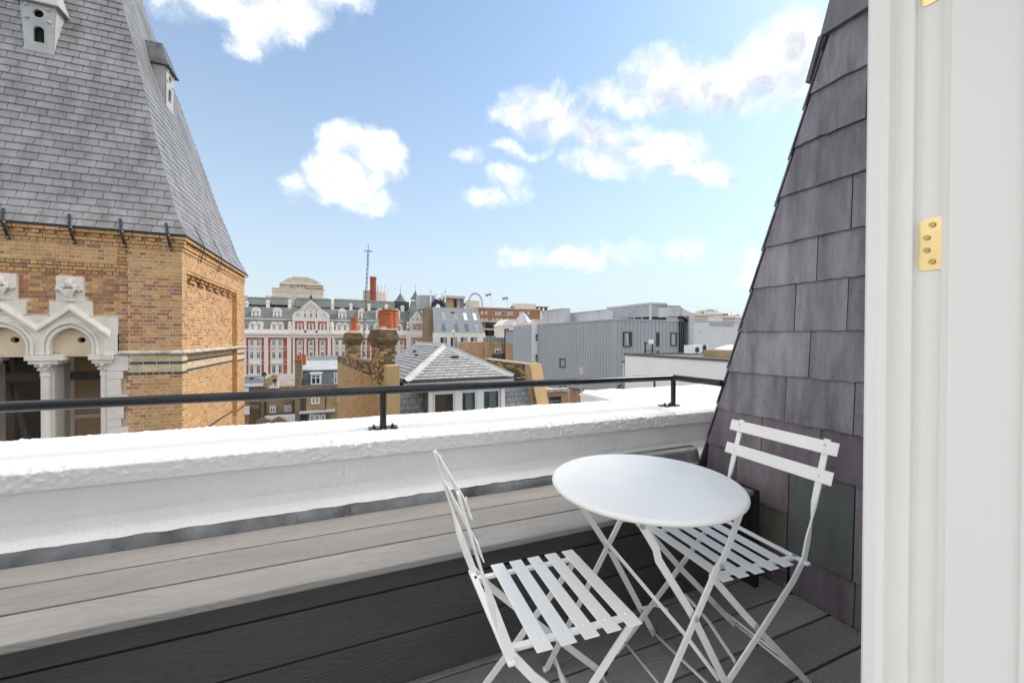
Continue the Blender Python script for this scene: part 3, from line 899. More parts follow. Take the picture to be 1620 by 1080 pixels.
# ================================================================ folding bistro chairs and table
def make_chair(label):
    """faces +X; origin on the deck under the seat"""
    t = thing('bistro_chair', label, 'chair', (0, 0, 0), 0, 'folding bistro chairs')
    del ROOT[t.name]
    pw_ = 'powder'
    SH = 0.450
    for i in range(5):
        x = -0.122 + 0.0607 * i
        mb = MB().box(x - 0.0203, x + 0.0203, -0.183, 0.183, SH - 0.0035, SH)
        sl_ = part('seat_slat', mb, pw_, t, bev=0.0016)
        for y in (-0.142, 0.142):
            part('rivet', MB().ball((x, y, SH), 0.0052, sz=.45, n=10, m=4), pw_, sl_, smooth=True)
    part('rear_seat_bar', MB().box(-0.212, -0.192, -0.188, 0.188, SH - 0.014, SH - 0.004), pw_, t, bev=0.004)
    for y in (-0.142, 0.142):
        part('seat_rail', MB().box(-0.205, 0.146, y - 0.008, y + 0.008, SH - 0.0135, SH - 0.004), pw_, t, bev=0.0015)
    for s_ in (-1, 1):
        yb = 0.163 * s_
        Y, Xd = (0, 1, 0), (1, 0, 0.0)
        pts = [(-0.318, yb, 0.822), (-0.296, yb, 0.745), (-0.272, yb, 0.665), (-0.258, yb, 0.62), (-0.245, yb + .002 * s_, 0.575), (-0.222, yb + .006 * s_, 0.510), (-0.200, yb + .010 * s_, 0.452), (-0.150, yb + .012 * s_, 0.392), (-0.018, yb + .012 * s_, 0.265), (0.262, yb + .012 * s_, 0.004)]
        sides = [Y, Y, Y, (0.25, 1, 0), (0.9, .7, 0.2), Xd, Xd, Xd, Xd, Xd]
        part('back_leg', MB().bar(pts, sides, 0.0205, 0.006), pw_, t, bev=0.001)
        yf = 0.150 * s_
        part('front_leg', MB().bar([(0.142, yf, 0.438), (0.02, yf, 0.305), (-0.018, yf + .004 * s_, 0.265), (-0.06, yf, 0.222), (-0.272, yf, 0.004)], Xd, 0.0205, 0.006), pw_, t, bev=0.001)
        part('pivot', MB().lathe([(0.006, -0.008), (0.006, 0.008)], (-0.018, 0.163 * s_, 0.265), 10, 'Y'), 'rivet', t)
        for (x, y) in ((0.266, yb + .012 * s_), (-0.276, yf)):
            part('foot_cap', MB().ball((x, y, 0.0085), 0.0085, n=10, m=6), 'rubber', t, smooth=True)
    for (z0, z1, x) in ((0.777, 0.818, -0.309), (0.686, 0.727, -0.284)):
        dx = 0.0065
        mb = MB().hexa([(x + .0045 + dx, -0.205, z0), (x + .0075 + dx, -0.205, z0), (x + .0075 + dx, 0.205, z0), (x + .0045 + dx, 0.205, z0), (x + .0045 - dx, -0.205, z1), (x + .0075 - dx, -0.205, z1), (x + .0075 - dx, 0.205, z1), (x + .0045 - dx, 0.205, z1)])
        br_ = part('back_rail', mb, pw_, t, bev=0.0013)
        for y in (-0.163, 0.163):
            for zz_ in ((z0 + z1) / 2 + .009, (z0 + z1) / 2 - .009) if z0 > .75 else ((z0 + z1) / 2,):
                part('rivet', MB().ball((x + .009, y, zz_), 0.005, sx=.5, n=10, m=4), pw_, br_, smooth=True)
    part('stretcher', MB().tube([(-0.238, -0.150, 0.038), (-0.238, 0.150, 0.038)], 0.004, 8), pw_, t, smooth=True)
    part('stretcher', MB().tube([(0.228, -0.172, 0.038), (0.228, 0.172, 0.038)], 0.004, 8), pw_, t, smooth=True)
    part('stretcher', MB().tube([(-0.165, -0.150, 0.113), (-0.165, 0.150, 0.113)], 0.004, 8), pw_, t, smooth=True)
    part('locking_link', MB().bar([(0.052, 0.146, 0.165), (0.036, 0.08, 0.176), (0.02, 0.02, 0.186), (0.012, -0.02, 0.190), (-0.002, -0.08, 0.186), (-0.02, -0.146, 0.178)], [(0, 0, 1), (0, .3, 1), (1, 0, .2), (1, 0, .2), (0, .3, 1), (0, 0, 1)], 0.012, 0.0035), pw_, t)
    return t


def kids(o):
    return [c for c in bpy.data.objects if c.parent == o]


def copy_tree(o, parent=None):
    c = o.copy()
    col.objects.link(c)
    if parent:
        c.parent = parent
    for ch in kids(o):
        copy_tree(ch, c)
    return c


chL = make_chair('pale grey slatted folding chair with its back to the bench, left of the table')
chR = copy_tree(chL)
chR['label'] = 'pale grey slatted folding chair behind the table, its back against the slate wall'
chL.location = (0.5475, 0.974, HD)
chL.rotation_euler = (0, 0, R(-3))
chR.location = (1.163, 1.003, HD)
chR.rotation_euler = (0, 0, R(180 - 4.0))

tb = thing('bistro_table', 'round pale grey folding table between the two chairs', 'table', (0.889, 1.025, HD))
cx, cy, TT = 0.889, 1.025, -0.4533
r = 0.295
rim = [(0.002, TT), (r - 0.012, TT), (r - 0.006, TT - .0012), (r - .002, TT - .0045), (r, TT - .009), (r - .0012, TT - .014), (r - .005, TT - .0175), (r - .010, TT - .0185), (r - .016, TT - .017), (r - .020, TT - .012), (0.002, TT - .010)]
part('table_top', MB().lathe(rim, (cx, cy, 0), 96), 'powder_top', tb, smooth=True, auto=True)
X_ = (1, 0, 0)
for (v, far) in ((1.212, True), (0.832, False)):
    w = -0.006 if far else 0.006
    zt = TT - .016
    A = [(0.704, v, zt), (0.742, v, -0.525), (0.762, v, -0.556), (0.772, v, -0.590), (0.889, v, -0.762), (1.105, v, HD + .006)]
    B = [(1.086, v - w * 2, zt), (1.010, v - w * 2, -0.606), (0.992, v - w * 2, -0.632), (0.966, v - w * 2, -0.652), (0.950, v - w * 2, -0.682), (0.889, v - w * 2, -0.775), (0.642, v - w * 2, HD + .006)]
    part('table_leg', MB().bar(A, X_, 0.021, 0.006), 'powder', tb, bev=0.001)
    part('table_leg', MB().bar(B, X_, 0.021, 0.006), 'powder', tb, bev=0.001)
    part('pivot', MB().lathe([(0.0065, -0.016), (0.0065, 0.016)], (0.889, v - w, -0.768), 12, 'Y'), 'rivet', tb)
    part('slide_stud', MB().lathe([(0.006, -0.011), (0.006, 0.011)], (0.984, v - 2 * w, -0.642), 12, 'Y'), 'rivet', tb)
    part('leg_rivet', MB().lathe([(0.007, -0.012), (0.007, 0.012)], (0.711, v, zt - .016), 12, 'Y'), 'rivet', tb)
    for u in (1.109, 0.638):
        part('foot_cap', MB().ball((u, v - (0 if u > 1 else 2 * w), HD + .010), 0.010, n=10, m=6), 'rubber' if u > 1 else 'powder', tb, smooth=True)
for (u, z) in ((1.083, HD + .034), (1.098, HD + .022), (0.666, HD + .034)):
    part('stretcher', MB().tube([(u, 0.832, z), (u, 1.212, z)], 0.0042, 8), 'powder', tb, smooth=True)
part('under_bar', MB().box(0.696, 0.722, 0.826, 1.218, TT - .0245, TT - .0135), 'powder', tb, bev=0.001)
part('under_bar', MB().box(1.068, 1.096, 0.826, 1.218, TT - .0245, TT - .0135), 'powder', tb, bev=0.001)
part('diagonal_stay', MB().bar([(0.862, 1.206, -0.72), (0.93, 1.06, -0.835), (0.985, 0.95, -0.925), (1.02, 0.85, -1.005)], [(1, 0, 0), (.6, 0, .6), (.6, 0, .6), (1, 0, 0)], 0.012, 0.004), 'powder', tb)
part('locking_link', MB().bar([(1.042, 1.205, -1.02), (1.03, 1.16, -.985), (1.02, 1.11, -0.945), (1.01, 1.07, -0.925), (0.995, 1.03, -0.905)], [(0, 0, 1), (0, .5, 1), (1, 0, .2), (1, 0, .2), (0, .5, 1)], 0.0105, 0.0035), 'powder', tb)
# ================================================================ brick tower with a steep slate roof
UC, VC, WT = -3.3, 10.9, 5.9          # near corner, width
UL = UC - WT
tw = thing('church_tower', 'yellow brick tower with a steep slate spire roof and white stone arches', 'tower', ((UC + UL) / 2, VC + WT / 2, GZ))
ZE = 2.27
ZS0, ZS1 = -0.385, -0.305              # string course
# body behind the bricks
PU = -4.214                            # edge of the recessed bay on the front
UA = -4.39                             # right side of the arcade stonework
body = MB()
D = 0.006
ARC_B = -3.0
body.box(UA, UC - 0.5, VC + D + 0.06, VC + WT, GZ, ZE)                       # right of the openings, full depth
body.box(PU, UC - D, VC + D, VC + 0.3, GZ, ZE)
body.box(UL + .01, UA, VC + 0.075, VC + 0.55, 0.42, ZE)                    # wall over the arcade
body.box(UL + .01, UA, VC + D, VC + 0.3, 1.50, ZE)
body.box(UL + .01, UA, VC + 0.5, VC + WT, GZ, ARC_B)
body.box(UL + .01, UA, VC + 0.02, VC + 0.5, GZ, ARC_B)
part('wall_core', body, 'mortar', tw)
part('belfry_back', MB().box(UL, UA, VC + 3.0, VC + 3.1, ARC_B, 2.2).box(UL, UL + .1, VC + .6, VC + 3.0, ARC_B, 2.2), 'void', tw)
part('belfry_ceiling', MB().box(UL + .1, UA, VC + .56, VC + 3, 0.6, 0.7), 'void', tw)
# right side wall with its recessed panel
side = MB()
RP0, RP1, RD = 11.18, 15.74, 0.13
side.box(UC - 0.5, UC - D, VC + 0.3, RP0, GZ, ZE - .02)
side.box(UC - 0.5, UC - D, RP1, VC + WT, GZ, ZE - .02)
side.box(UC - 0.5, UC - RD - D, RP0, RP1, GZ, 1.52)
side.box(UC - 0.5, UC - D, RP0, RP1, 1.52, ZE - .02)
part('side_wall_core', side, 'mortar', tw)

CT = [-5.115, -6.093, -7.071]          # arch centres


def stone_cover(u, z):
    """True where dressed stone replaces brick on the front"""
    for c in CT:
        if abs(u - c + .012) < 0.205 and 0.70 < z < 1.215:
            return True
        if abs(u - c) < 0.318 and 0.40 < z < 0.72:
            return True
    if u < UA and z < (0.415 if True else 0):
        return True
    if u < -4.39 + 0.0 and z < -0.3:
        return True
    if z < ZS0:      # toothed quoins beside the arcade
        kq = int((ZS0 - z) / 0.335) % 2
        if u < (-4.215 if kq == 0 else -4.30 if int((ZS0 - z) / 0.1675) % 2 else -4.34):
            return True
    return False


bricks = []          # (size on picture, material, box)


def brick(m, u0, u1, v0, v1, z0, z1):
    c = Vector(((u0 + u1) / 2, (v0 + v1) / 2, (z0 + z1) / 2))
    vis = (u1 - u0 if v1 - v0 < 0.2 and abs(v0 - VC) < .2 else (v1 - v0) * 0.35) * (z1 - z0) / max(1, c.dot(FW)) ** 2
    px = 810 + FOC * c.dot(RT) / c.dot(FW)
    if px < -25 or z1 < -2.05:
        vis *= 0.01
    bricks.append((vis, m, (u0, u1, v0, v1, z0, z1)))


CH, JT = 0.075, 0.0125
z = -4.5
row = 0
while z < 2.17:
    zb, zt = z + JT / 2, z + CH - JT / 2
    zm = (zb + zt) / 2
    blue = abs(zm + 0.575) < 0.038 or abs(zm + 0.795) < 0.038
    cream = -0.83 < zm < ZS0 and not blue
    redrow = 0.62 if -0.25 < zm < 1.30 else 0.16
    out = 0.0
    if zm > 1.90:
        out = 0.02 + 0.022 * int((zm - 1.90) / CH)
    out = min(out, 0.085)
    stretch = row % 2 == 0
    # front
    u = UC + out
    first = True
    while u > -6.75:
        w = (0.225 if stretch else 0.1125)
        if first and not stretch:
            w = 0.17
        first = False
        u2 = u - w
        um = (u + u2) / 2
        if zm > -2.3 and not (ZS0 - .02 < zm < ZS1 + .02) and not stone_cover(um, zm):
            rec = 0.0 if um > PU or zm > 1.50 else 0.06
            if zm > 1.30 and zm <= 1.50 and um <= PU:      # stepped corbel table
                rec = (0.012, 0.024, 0.04)[min(2, int((1.50 - zm) / 0.07))]
            jit = random.random() * 0.004
            rr_ = random.random()
            m = 'brick_b' if blue and rr_ < 0.92 else 'brick_c' if cream else 'brick_r' if rr_ < (redrow if um < PU + .2 else redrow * .8) else 'brick_y'
            if 1.28 < zm < 1.52 or zm > 1.86:
                m = 'brick_y' if rr_ < 0.88 else 'brick_r'
            v0 = VC + rec - out + jit
            gap = 0.0
            if 1.99 < zm < 2.08 and (int((UC - um) / 0.1125) % 2):   # dentil course
                v0 += 0.045
            brick(m, u2 + JT / 2, u - JT / 2, v0, v0 + 0.05, zb, zt)
        u = u2
    # right side
    v = VC - out
    first = True
    while v < VC + WT - 0.05:
        w = (0.225 if not stretch else 0.1125)
        if first:
            w = 0.1125 if not stretch else .17
        first = False
        v2 = min(v + w, VC + WT + out)
        vm_ = (v + v2) / 2
        if not (ZS0 - .02 < zm < ZS1 + .02):
            rec = RD if RP0 < vm_ < RP1 and zm < 1.50 else 0.0
            top = 1.50
            if RP0 < vm_ < RP1 and 1.30 < zm < 1.50:
                rec = (0.0, 0.04, 0.08)[min(2, int((1.50 - zm) / 0.07))]
                if rec > 0 and int((vm_ - RP0) / 0.1125) % 3 == 0:
                    rec = RD
            rr_ = random.random()
            m = 'brick_b' if blue or abs(zm + 2.43) < .038 else 'brick_c' if cream else 'brick_r' if rr_ < redrow * .55 else 'brick_y'
            x1 = UC - rec + out - random.random() * 0.004
            if 1.99 < zm < 2.08 and (int((vm_ - VC) / 0.1125) % 2):
                x1 -= 0.045
            brick(m, x1 - 0.05, x1, v + JT / 2, v2 - JT / 2, zb, zt)
        v = v2
    z += CH
    row += 1
# reveal of the recess, seen end on
rv = MB()
part('recess_reveal', MB().box(UC - RD - .02, UC - .004, RP1 - .002, RP1 + .1, -2.6, 1.50), 'brick_y', tw)
bricks.sort(key=lambda b: -b[0])
for vis, m, b in bricks[:300]:
    part('brick', MB().box(*b), m, tw)
rest = {}
for vis, m, b in bricks[300:]:
    rest.setdefault(m, MB()).box(*b)
for m, mb in rest.items():
    part('brickwork', mb, m, tw, kind='stuff')

# string course
part('string_course', MB().yz([(VC + .1, ZS0), (VC - 0.035, ZS0), (VC - 0.06, ZS0 + .02), (VC - 0.06, ZS0 + .045), (VC, ZS1 + .012), (VC + .1, ZS1 + .012)], UA + 0.02, UC + 0.0).prism(
    [(UC - .2, VC - .0, ZS0), (UC + 0.035, VC - .035, ZS0), (UC + 0.06, VC - .06, ZS0 + .02), (UC + .06, VC - .06, ZS0 + .045), (UC, VC, ZS1 + .012), (UC - .2, VC, ZS1 + .012)], (0, WT + .06, 0)), 'stone_grey', tw)

# arcade of pointed arches in dressed stone
RI, RO = 0.318, 0.425


def arch_pts(rad, base, n=10, peak=0.0):
    """two-centred arch outline from right spring over the apex to the left spring (local u, z)"""
    e = 0.16 * rad
    Rr = rad + e
    pts = [(rad, base)]
    a1 = math.acos(e / Rr)
    for i in range(n + 1):
        a = a1 * i / n
        pts.append((-e + Rr * math.cos(a), base + 0.165 + Rr * math.sin(a) * 1.02))
    return pts + [(-x, zz_) for x, zz_ in pts[-2::-1]]


ZSP = -0.365
for ci, c in enumerate(CT):
    # gabled arch panel with the arch cut out of it: built as a ring of quads
    outer = arch_pts(RI, ZSP, 12)
    front, panel_top = VC + 0.012, 0.412
    pts = [(c + x, zz_) for x, zz_ in outer]
    mb = MB()
    xl = c - 0.489 if ci else c - 0.489
    xr = c + 0.489 if ci else UA
    n = len(pts)
    ring = []
    for (x, zz_) in pts:
        tx = xr if x > c + RI * .72 else xl if x < c - RI * .72 else x
        tz = min(panel_top, 0.412) if abs(x - c) <= RI * .72 else zz_ if zz_ < -.2 else panel_top
        ring.append((tx, tz))
    mb.strip([(x, front, zz_) for x, zz_ in pts], [(x, front, zz_) for x, zz_ in ring])
    mb.strip([(x, front, zz_) for x, zz_ in pts], [(x, front + 0.34, zz_) for x, zz_ in pts])
    part('arch_panel', mb, 'stone', tw)
    # mouldings round the arch
    for (ra, rb, y) in ((RI + .0, RI + .045, VC - 0.01), (RI + 0.075, RI + 0.115, VC - 0.035)):
        o_, i_ = [(c + x, zz_) for x, zz_ in arch_pts(rb, ZSP, 12)], [(c + x, zz_) for x, zz_ in arch_pts(ra, ZSP, 12)]
        mm = MB()
        mm.strip([(x, y, zz_) for x, zz_ in i_], [(x, y, zz_) for x, zz_ in o_])
        mm.strip([(x, y, zz_) for x, zz_ in o_], [(x, front + .005, zz_) for x, zz_ in o_])
        mm.strip([(x, front + .005, zz_) for x, zz_ in i_], [(x, y, zz_) for x, zz_ in i_])
        part('arch_moulding', mm, 'stone', tw)
    # tympanum with a round hole and a zigzag foot
    ty = VC + 0.13
    tm = MB()
    hole = [(0.10 + 0.066 * math.cos(a), -0.075 + 0.060 * math.sin(a)) for a in [2 * math.pi * k / 24 for k in range(24)]]
    inner = arch_pts(RI - .002, ZSP, 12)
    rim_ = []
    for k in range(24):
        a = 2 * math.pi * k / 24
        rad = 0.9
        dx, dz = math.cos(a), math.sin(a)
        best = 9
        for (p0, p1) in zip(inner, inner[1:] + inner[:1]):
            ex, ez = p1[0] - p0[0], p1[1] - p0[1]
            den = dx * ez - dz * ex
            if abs(den) > 1e-9:
                s_ = ((p0[0] - .10) * ez - (p0[1] + .075) * ex) / den
                q_ = ((p0[0] - .10) * dz - (p0[1] + .075) * dx) / den
                if s_ > 0 and -0.001 <= q_ <= 1.001:
                    best = min(best, s_)
        rim_.append((0.10 + dx * best, -0.075 + dz * best))
    N = 24
    tm.add([(c + x, ty, zz_) for x, zz_ in hole] + [(c + x, ty, zz_) for x, zz_ in rim_] + [(c + x, ty + .12, zz_) for x, zz_ in hole],
           [(k, (k + 1) % N, N + (k + 1) % N, N + k) for k in range(N)] + [(k, 2 * N + k, 2 * N + (k + 1) % N, (k + 1) % N) for k in range(N)])
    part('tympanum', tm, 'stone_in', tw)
    part('roundel_void', MB().lathe([(0.08, 0), (0.08, 0.01)], (c + .10, ty + .115, -0.075), 20, 'Y'), 'void', tw)
    zz_m = MB()
    zz_m.box(c - RI, c + RI, ty - .03, ty + .06, ZSP - .045, ZSP + .002)
    for k in range(7):
        x = c - RI + .045 + k * 0.091
        zz_m.xz([(x - .04, ZSP + .002), (x + .04, ZSP + .002), (x, ZSP + .036)], ty - .03, ty)
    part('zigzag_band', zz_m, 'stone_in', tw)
    # gable hood mould
    gm = MB()
    apx, drop = 0.575, 0.60
    for s_ in (-1, 1):
        e = 0.62 if (ci == 0 and s_ > 0) else 0.489
        zf = apx - e * 0.90
        gm.prism([(c, VC - .05, apx), (c + s_ * e, VC - .05, zf), (c + s_ * e, VC - .05, zf - .045), (c, VC - .05, apx - .05)], (0, 0.06, 0))
        gm.prism([(c, VC - .025, apx + .085), (c + s_ * e, VC - .0, zf + .10), (c + s_ * e, VC - .05, zf), (c, VC - .05, apx)], (0, 0.02, 0))
    part('gable_hood', gm, 'stone', tw)
    # stepped blocks and carved finial
    part('stone_block', MB().box(c - .318, c + .318, VC - .004, VC + .1, 0.414, 0.705), 'stone', tw, bev=.004)
    fb_ = part('finial_block', MB().box(c - .217, c + .193, VC - .006, VC + .1, 0.7075, 1.212), 'stone', tw, bev=.004)
    cv = MB()
    fx = c - .012
    cv.hexa([(fx - .045, VC - .05, .72), (fx + .045, VC - .05, .72), (fx + .045, VC, .72), (fx - .045, VC, .72), (fx - .06, VC - .06, .95), (fx + .06, VC - .06, .95), (fx + .06, VC, .95), (fx - .06, VC, .95)])
    cv.box(fx - .085, fx + .085, VC - .045, VC, .705, .728)
    cv.ball((fx, VC - .03, 1.06), .085, sx=.75, sy=.6, sz=1.1, n=10, m=8)
    for s_ in (-1, 1):
        cv.bar([(fx + s_ * .02, VC - .045, .80), (fx + s_ * .07, VC - .055, .90), (fx + s_ * .12, VC - .06, .96), (fx + s_ * .165, VC - .05, .955), (fx + s_ * .18, VC - .04, .925)], (s_, 0, .3), .055, .05)
        cv.ball((fx + s_ * .16, VC - .045, .93), .034, n=8, m=6)
        cv.ball((fx + s_ * .085, VC - .04, 1.0), .045, n=8, m=6)
    part('carved_leaf', cv, 'stone', fb_, smooth=False)
# top stones between the gables, and the end block stepping down beside the last arch
for c in CT:
    part('stone_block', MB().box(c + .32, c + .489 + .17, VC + .004, VC + .1, 0.30, 0.411) if c != CT[0] else MB().box(c + .32, UA, VC + .004, VC + .1, -.30, 0.411), 'stone', tw)
part('stone_block', MB().box(-4.60, UA, VC - .012, VC + .06, ZS0 + .01, 0.06), 'stone', tw, bev=.003)
# quoins below the springing: long and short
zq = ZS0 - .005
k = 0
while zq > -2.6:
    h = 0.335 if k % 2 == 0 else 0.1675
    wr = -4.222 if k % 3 == 0 else -4.305 if k % 3 == 1 else -4.345
    part('quoin', MB().box(-4.56, wr, VC - .004 + .002 * (k % 2), VC + .4, zq - h + .006, zq), 'stone', tw, bev=.003)
    zq -= h
    k += 1
# columns: piers with attached shafts and leafy capitals
for (c0, half) in ((-4.618, True), (-5.604, False), (-6.582, False)):
    cxu = c0 + (0.0 if half else 0.08)
    sh = MB()
    sh.lathe([(.075, -3.0), (.075, -0.80), (.088, -0.80), (.088, -0.765), (.078, -0.755)], (cxu, VC + .085, 0), 16)
    part('column_shaft', sh, 'stone', tw, smooth=False)
    cp = MB()
    cp.lathe([(.078, -0.76), (.085, -0.70), (.105, -0.62), (.135, -0.565), (.15, -0.55)], (cxu, VC + .085, 0), 16)
    for k in range(8):
        a = k * math.pi / 4
        cp.ball((cxu + .135 * math.cos(a), VC + .085 + .135 * math.sin(a), -0.585), .035, n=6, m=5)
        cp.ball((cxu + .105 * math.cos(a + .39), VC + .085 + .105 * math.sin(a + .39), -0.665), .026, n=6, m=5)
    w = .21 if not half else .18
    cp.box(cxu - w + .02, cxu + w + (.03 if not half else -.03), VC - .06, VC + .30, -0.55, -0.48)
    cp.box(cxu - w - .02, cxu + w + (.10 if not half else 0), VC - .09, VC + .34, -0.478, -0.372)
    part('capital', cp, 'stone', tw)
    if not half:
        part('pier', MB().box(cxu - .055, cxu + .105, VC + .11, VC + .62, -3.0, -0.55), 'stone', tw, bev=.01)
# wire mesh and things seen through it
for c in (CT[0], CT[1]):
    ms = MB()
    u0, u1 = c - .42, c + .44
    k = u0 - 1.8
    while k < u1:
        for s_ in (1, -1):
            x0, x1 = (k, k + 1.75) if s_ > 0 else (k + 1.75, k)
            za, zb = -2.2, -0.45
            lo_, hi_ = (x0, za), (x1, zb)
            # clip to the opening
            t0, t1 = 0.0, 1.0
            dx = x1 - x0
            for bound, sg in ((u0, 1), (u1, -1)):
                tt = (bound - x0) / dx
                if dx * sg > 0:
                    t0 = max(t0, tt)
                else:
                    t1 = min(t1, tt)
            if t1 - t0 > 0.01:
                p0 = (x0 + dx * t0, VC + .42 + .002 * s_, za + 1.75 * t0)
                p1 = (x0 + dx * t1, VC + .42 + .002 * s_, za + 1.75 * t1)
                ms.tube([p0, p1], 0.0022, 3)
        k += 0.036
    part('wire_mesh', ms, 'wire', tw, kind='stuff')
part('belfry_beam', MB().box(UL + .2, UA - .1, VC + 1.2, VC + 1.4, -0.98, -0.80), 'timber', tw)
part('belfry_post', MB().box(-6.9, -6.75, VC + 1.5, VC + 1.65, -2.8, 0.5).hexa([(-6.6, VC + 1.5, -2.4), (-6.5, VC + 1.5, -2.4), (-6.5, VC + 1.6, -2.4), (-6.6, VC + 1.6, -2.4), (-6.95, VC + 1.5, -.5), (-6.85, VC + 1.5, -.5), (-6.85, VC + 1.6, -.5), (-6.95, VC + 1.6, -.5)]), 'timber', tw)
part('inner_brick_pier', MB().box(-6.17, -5.2, VC + 2.4, VC + 2.6, -2.8, 0.4), 'far_tan', tw)
part('inner_stone_post', MB().box(-6.42, -6.17, VC + 2.38, VC + 2.6, -2.8, 0.4).box(-6.42, -5.2, VC + 2.36, VC + 2.6, -2.02, -1.94), 'stone', tw)

# ---- roof: four faces with a flared foot
PROF = [(-0.105, 2.20), (-0.066, 2.27), (0.05, 2.50), (0.175, 2.79), (0.338, 3.37), (0.573, 4.10), (0.917, 5.38), (1.276, 6.70), (1.674, 8.08), (2.30, 10.45), (2.55, 11.4)]


def inset(zz_):
    for (a, za), (b, zb) in zip(PROF, PROF[1:]):
        if zz_ <= zb:
            return a + (b - a) * (zz_ - za) / (zb - za)
    return PROF[-1][0]


rc = MB()
for (a, za), (b, zb) in zip(PROF, PROF[1:]):
    a, b = a + .03, b + .03
    q0 = [(UL + a, VC + a), (UC - a, VC + a), (UC - a, VC + WT - a), (UL + a, VC + WT - a)]
    q1 = [(UL + b, VC + b), (UC - b, VC + b), (UC - b, VC + WT - b), (UL + b, VC + WT - b)]
    for i in range(4):
        j = (i + 1) % 4
        rc.add([(*q0[i], za), (*q0[j], za), (*q1[j], zb), (*q1[i], zb)], [(0, 1, 2, 3)])
rc.box(UL - .05, UC + .05, VC - .05, VC + WT + .05, 2.20, 2.235)
part('roof_core', rc, 'void', tw)
sl_list = []
zrow_ = 2.215
r_ = 0
G = 0.182
while zrow_ < 9.6:
    a0 = inset(zrow_)
    sl_f = max(0.25, min(0.45, (inset(zrow_ + .2) - a0) / .2))
    dz = G / math.sqrt(1 + sl_f ** 2)
    a1 = inset(zrow_ + dz * 1.12)
    za, zb = zrow_, zrow_ + dz * 1.12
    sw = 0.300
    for face in range(2):
        if face == 0:
            lo_, hi_ = UL + a0, UC - a0
            lo1, hi1 = UL + a1, UC - a1
        else:
            lo_, hi_ = VC + a0, VC + WT - a0
            lo1, hi1 = VC + a1, VC + WT - a1
        s = (hi_ if face == 0 else lo_) + (0.15 if r_ % 2 else 0.0) * (1 if face == 0 else -1)
        # step away from the near hip so that joints line up there
        n = int((hi_ - lo_) / sw) + 3
        for i in range(n):
            if face == 0:
                x1 = s - i * sw
                x0 = x1 - sw + .009
            else:
                x0 = s + i * sw
                x1 = x0 + sw - .009
            b0, b1 = max(x0, lo_), min(x1, hi_)
            t0, t1 = max(x0, lo1), min(x1, hi1)
            if b1 - b0 < .015:
                continue
            t0, t1 = min(t0, hi1), max(t1, lo1)
            if t1 < t0:
                t0 = t1 = (t0 + t1) / 2
            o0, th = 0.016 + random.random() * .004, 0.010
            if face:
                o0, th = 0.009 + random.random() * .003, 0.007
            if face == 0:
                pb = lambda x, d, zz_, a: (x, VC + a - d, zz_)
            else:
                pb = lambda y, d, zz_, a: (UC - a + d, y, zz_)
            q = [pb(b0, o0 - th, za, a0), pb(b1, o0 - th, za, a0), pb(b1, o0, za, a0), pb(b0, o0, za, a0),
                 pb(t0, -th, zb, a1), pb(t1, -th, zb, a1), pb(t1, 0.0, zb, a1), pb(t0, 0.0, zb, a1)]
            cc_ = Vector(q[2])
            dd = cc_.dot(FW)
            pxx, pyy = 810 + FOC * cc_.dot(RT) / dd, 540 + FOC * cc_.dot(DN) / dd
            vis = (1.0 if face == 0 else 0.32) / dd ** 2
            if pxx < -20 or pyy < -20:
                vis *= .001
            sl_list.append((vis, q))
    zrow_ += dz
    r_ += 1
sl_list.sort(key=lambda q: -q[0])
for vis, q in sl_list[:300]:
    part('roof_slate', MB().hexa(q), 'slate_tower', tw)
rs = MB()
for vis, q in sl_list[300:]:
    rs.hexa(q)
part('roof_slating', rs, 'slate_tower', tw, kind='stuff')

# iron straps that tie the eaves to the wall
for u in (P(14, 380, v=VC).x, P(118, 380, v=VC).x, P(198, 380, v=VC).x, P(270, 380, v=VC).x):
    zt = 2.40
    st = part('iron_strap', MB().bar([(u - .08, VC + .0, zt + .06), (u - .05, VC - .055, 2.36), (u - .02, VC - .13, 2.19), (u, VC - .105, 2.05), (u + .02, VC - .03, 1.86)], (1, 0, 0), .045, .012), 'iron', tw)
    for zz_, vv_ in ((2.17, .132), (1.90, .05)):
        part('strap_bolt', MB().ball((u + .012, VC - vv_, zz_), .016, n=8, m=5), 'steel', st)
for (x, y) in ((313, 408), (342, 425)):
    p = P(x, y, u=UC)
    part('iron_strap', MB().bar([(UC + .0, p.y - .28, 2.62), (UC + .07, p.y - .2, 2.42), (UC + .15, p.y - .08, 2.20), (UC + .12, p.y, 2.08), (UC + .03, p.y + .05, 1.80)], (0, 1, 0), .04, .012), 'iron', tw)
# thin dark strip along the eaves, standing for their shadow line
part('eaves_edge', MB().box(UL - .1, UC + .104, VC - .104, VC - .07, 2.180, 2.207).box(UC + .07, UC + .104, VC - .07, VC + WT + .1, 2.180, 2.207), 'iron', tw)


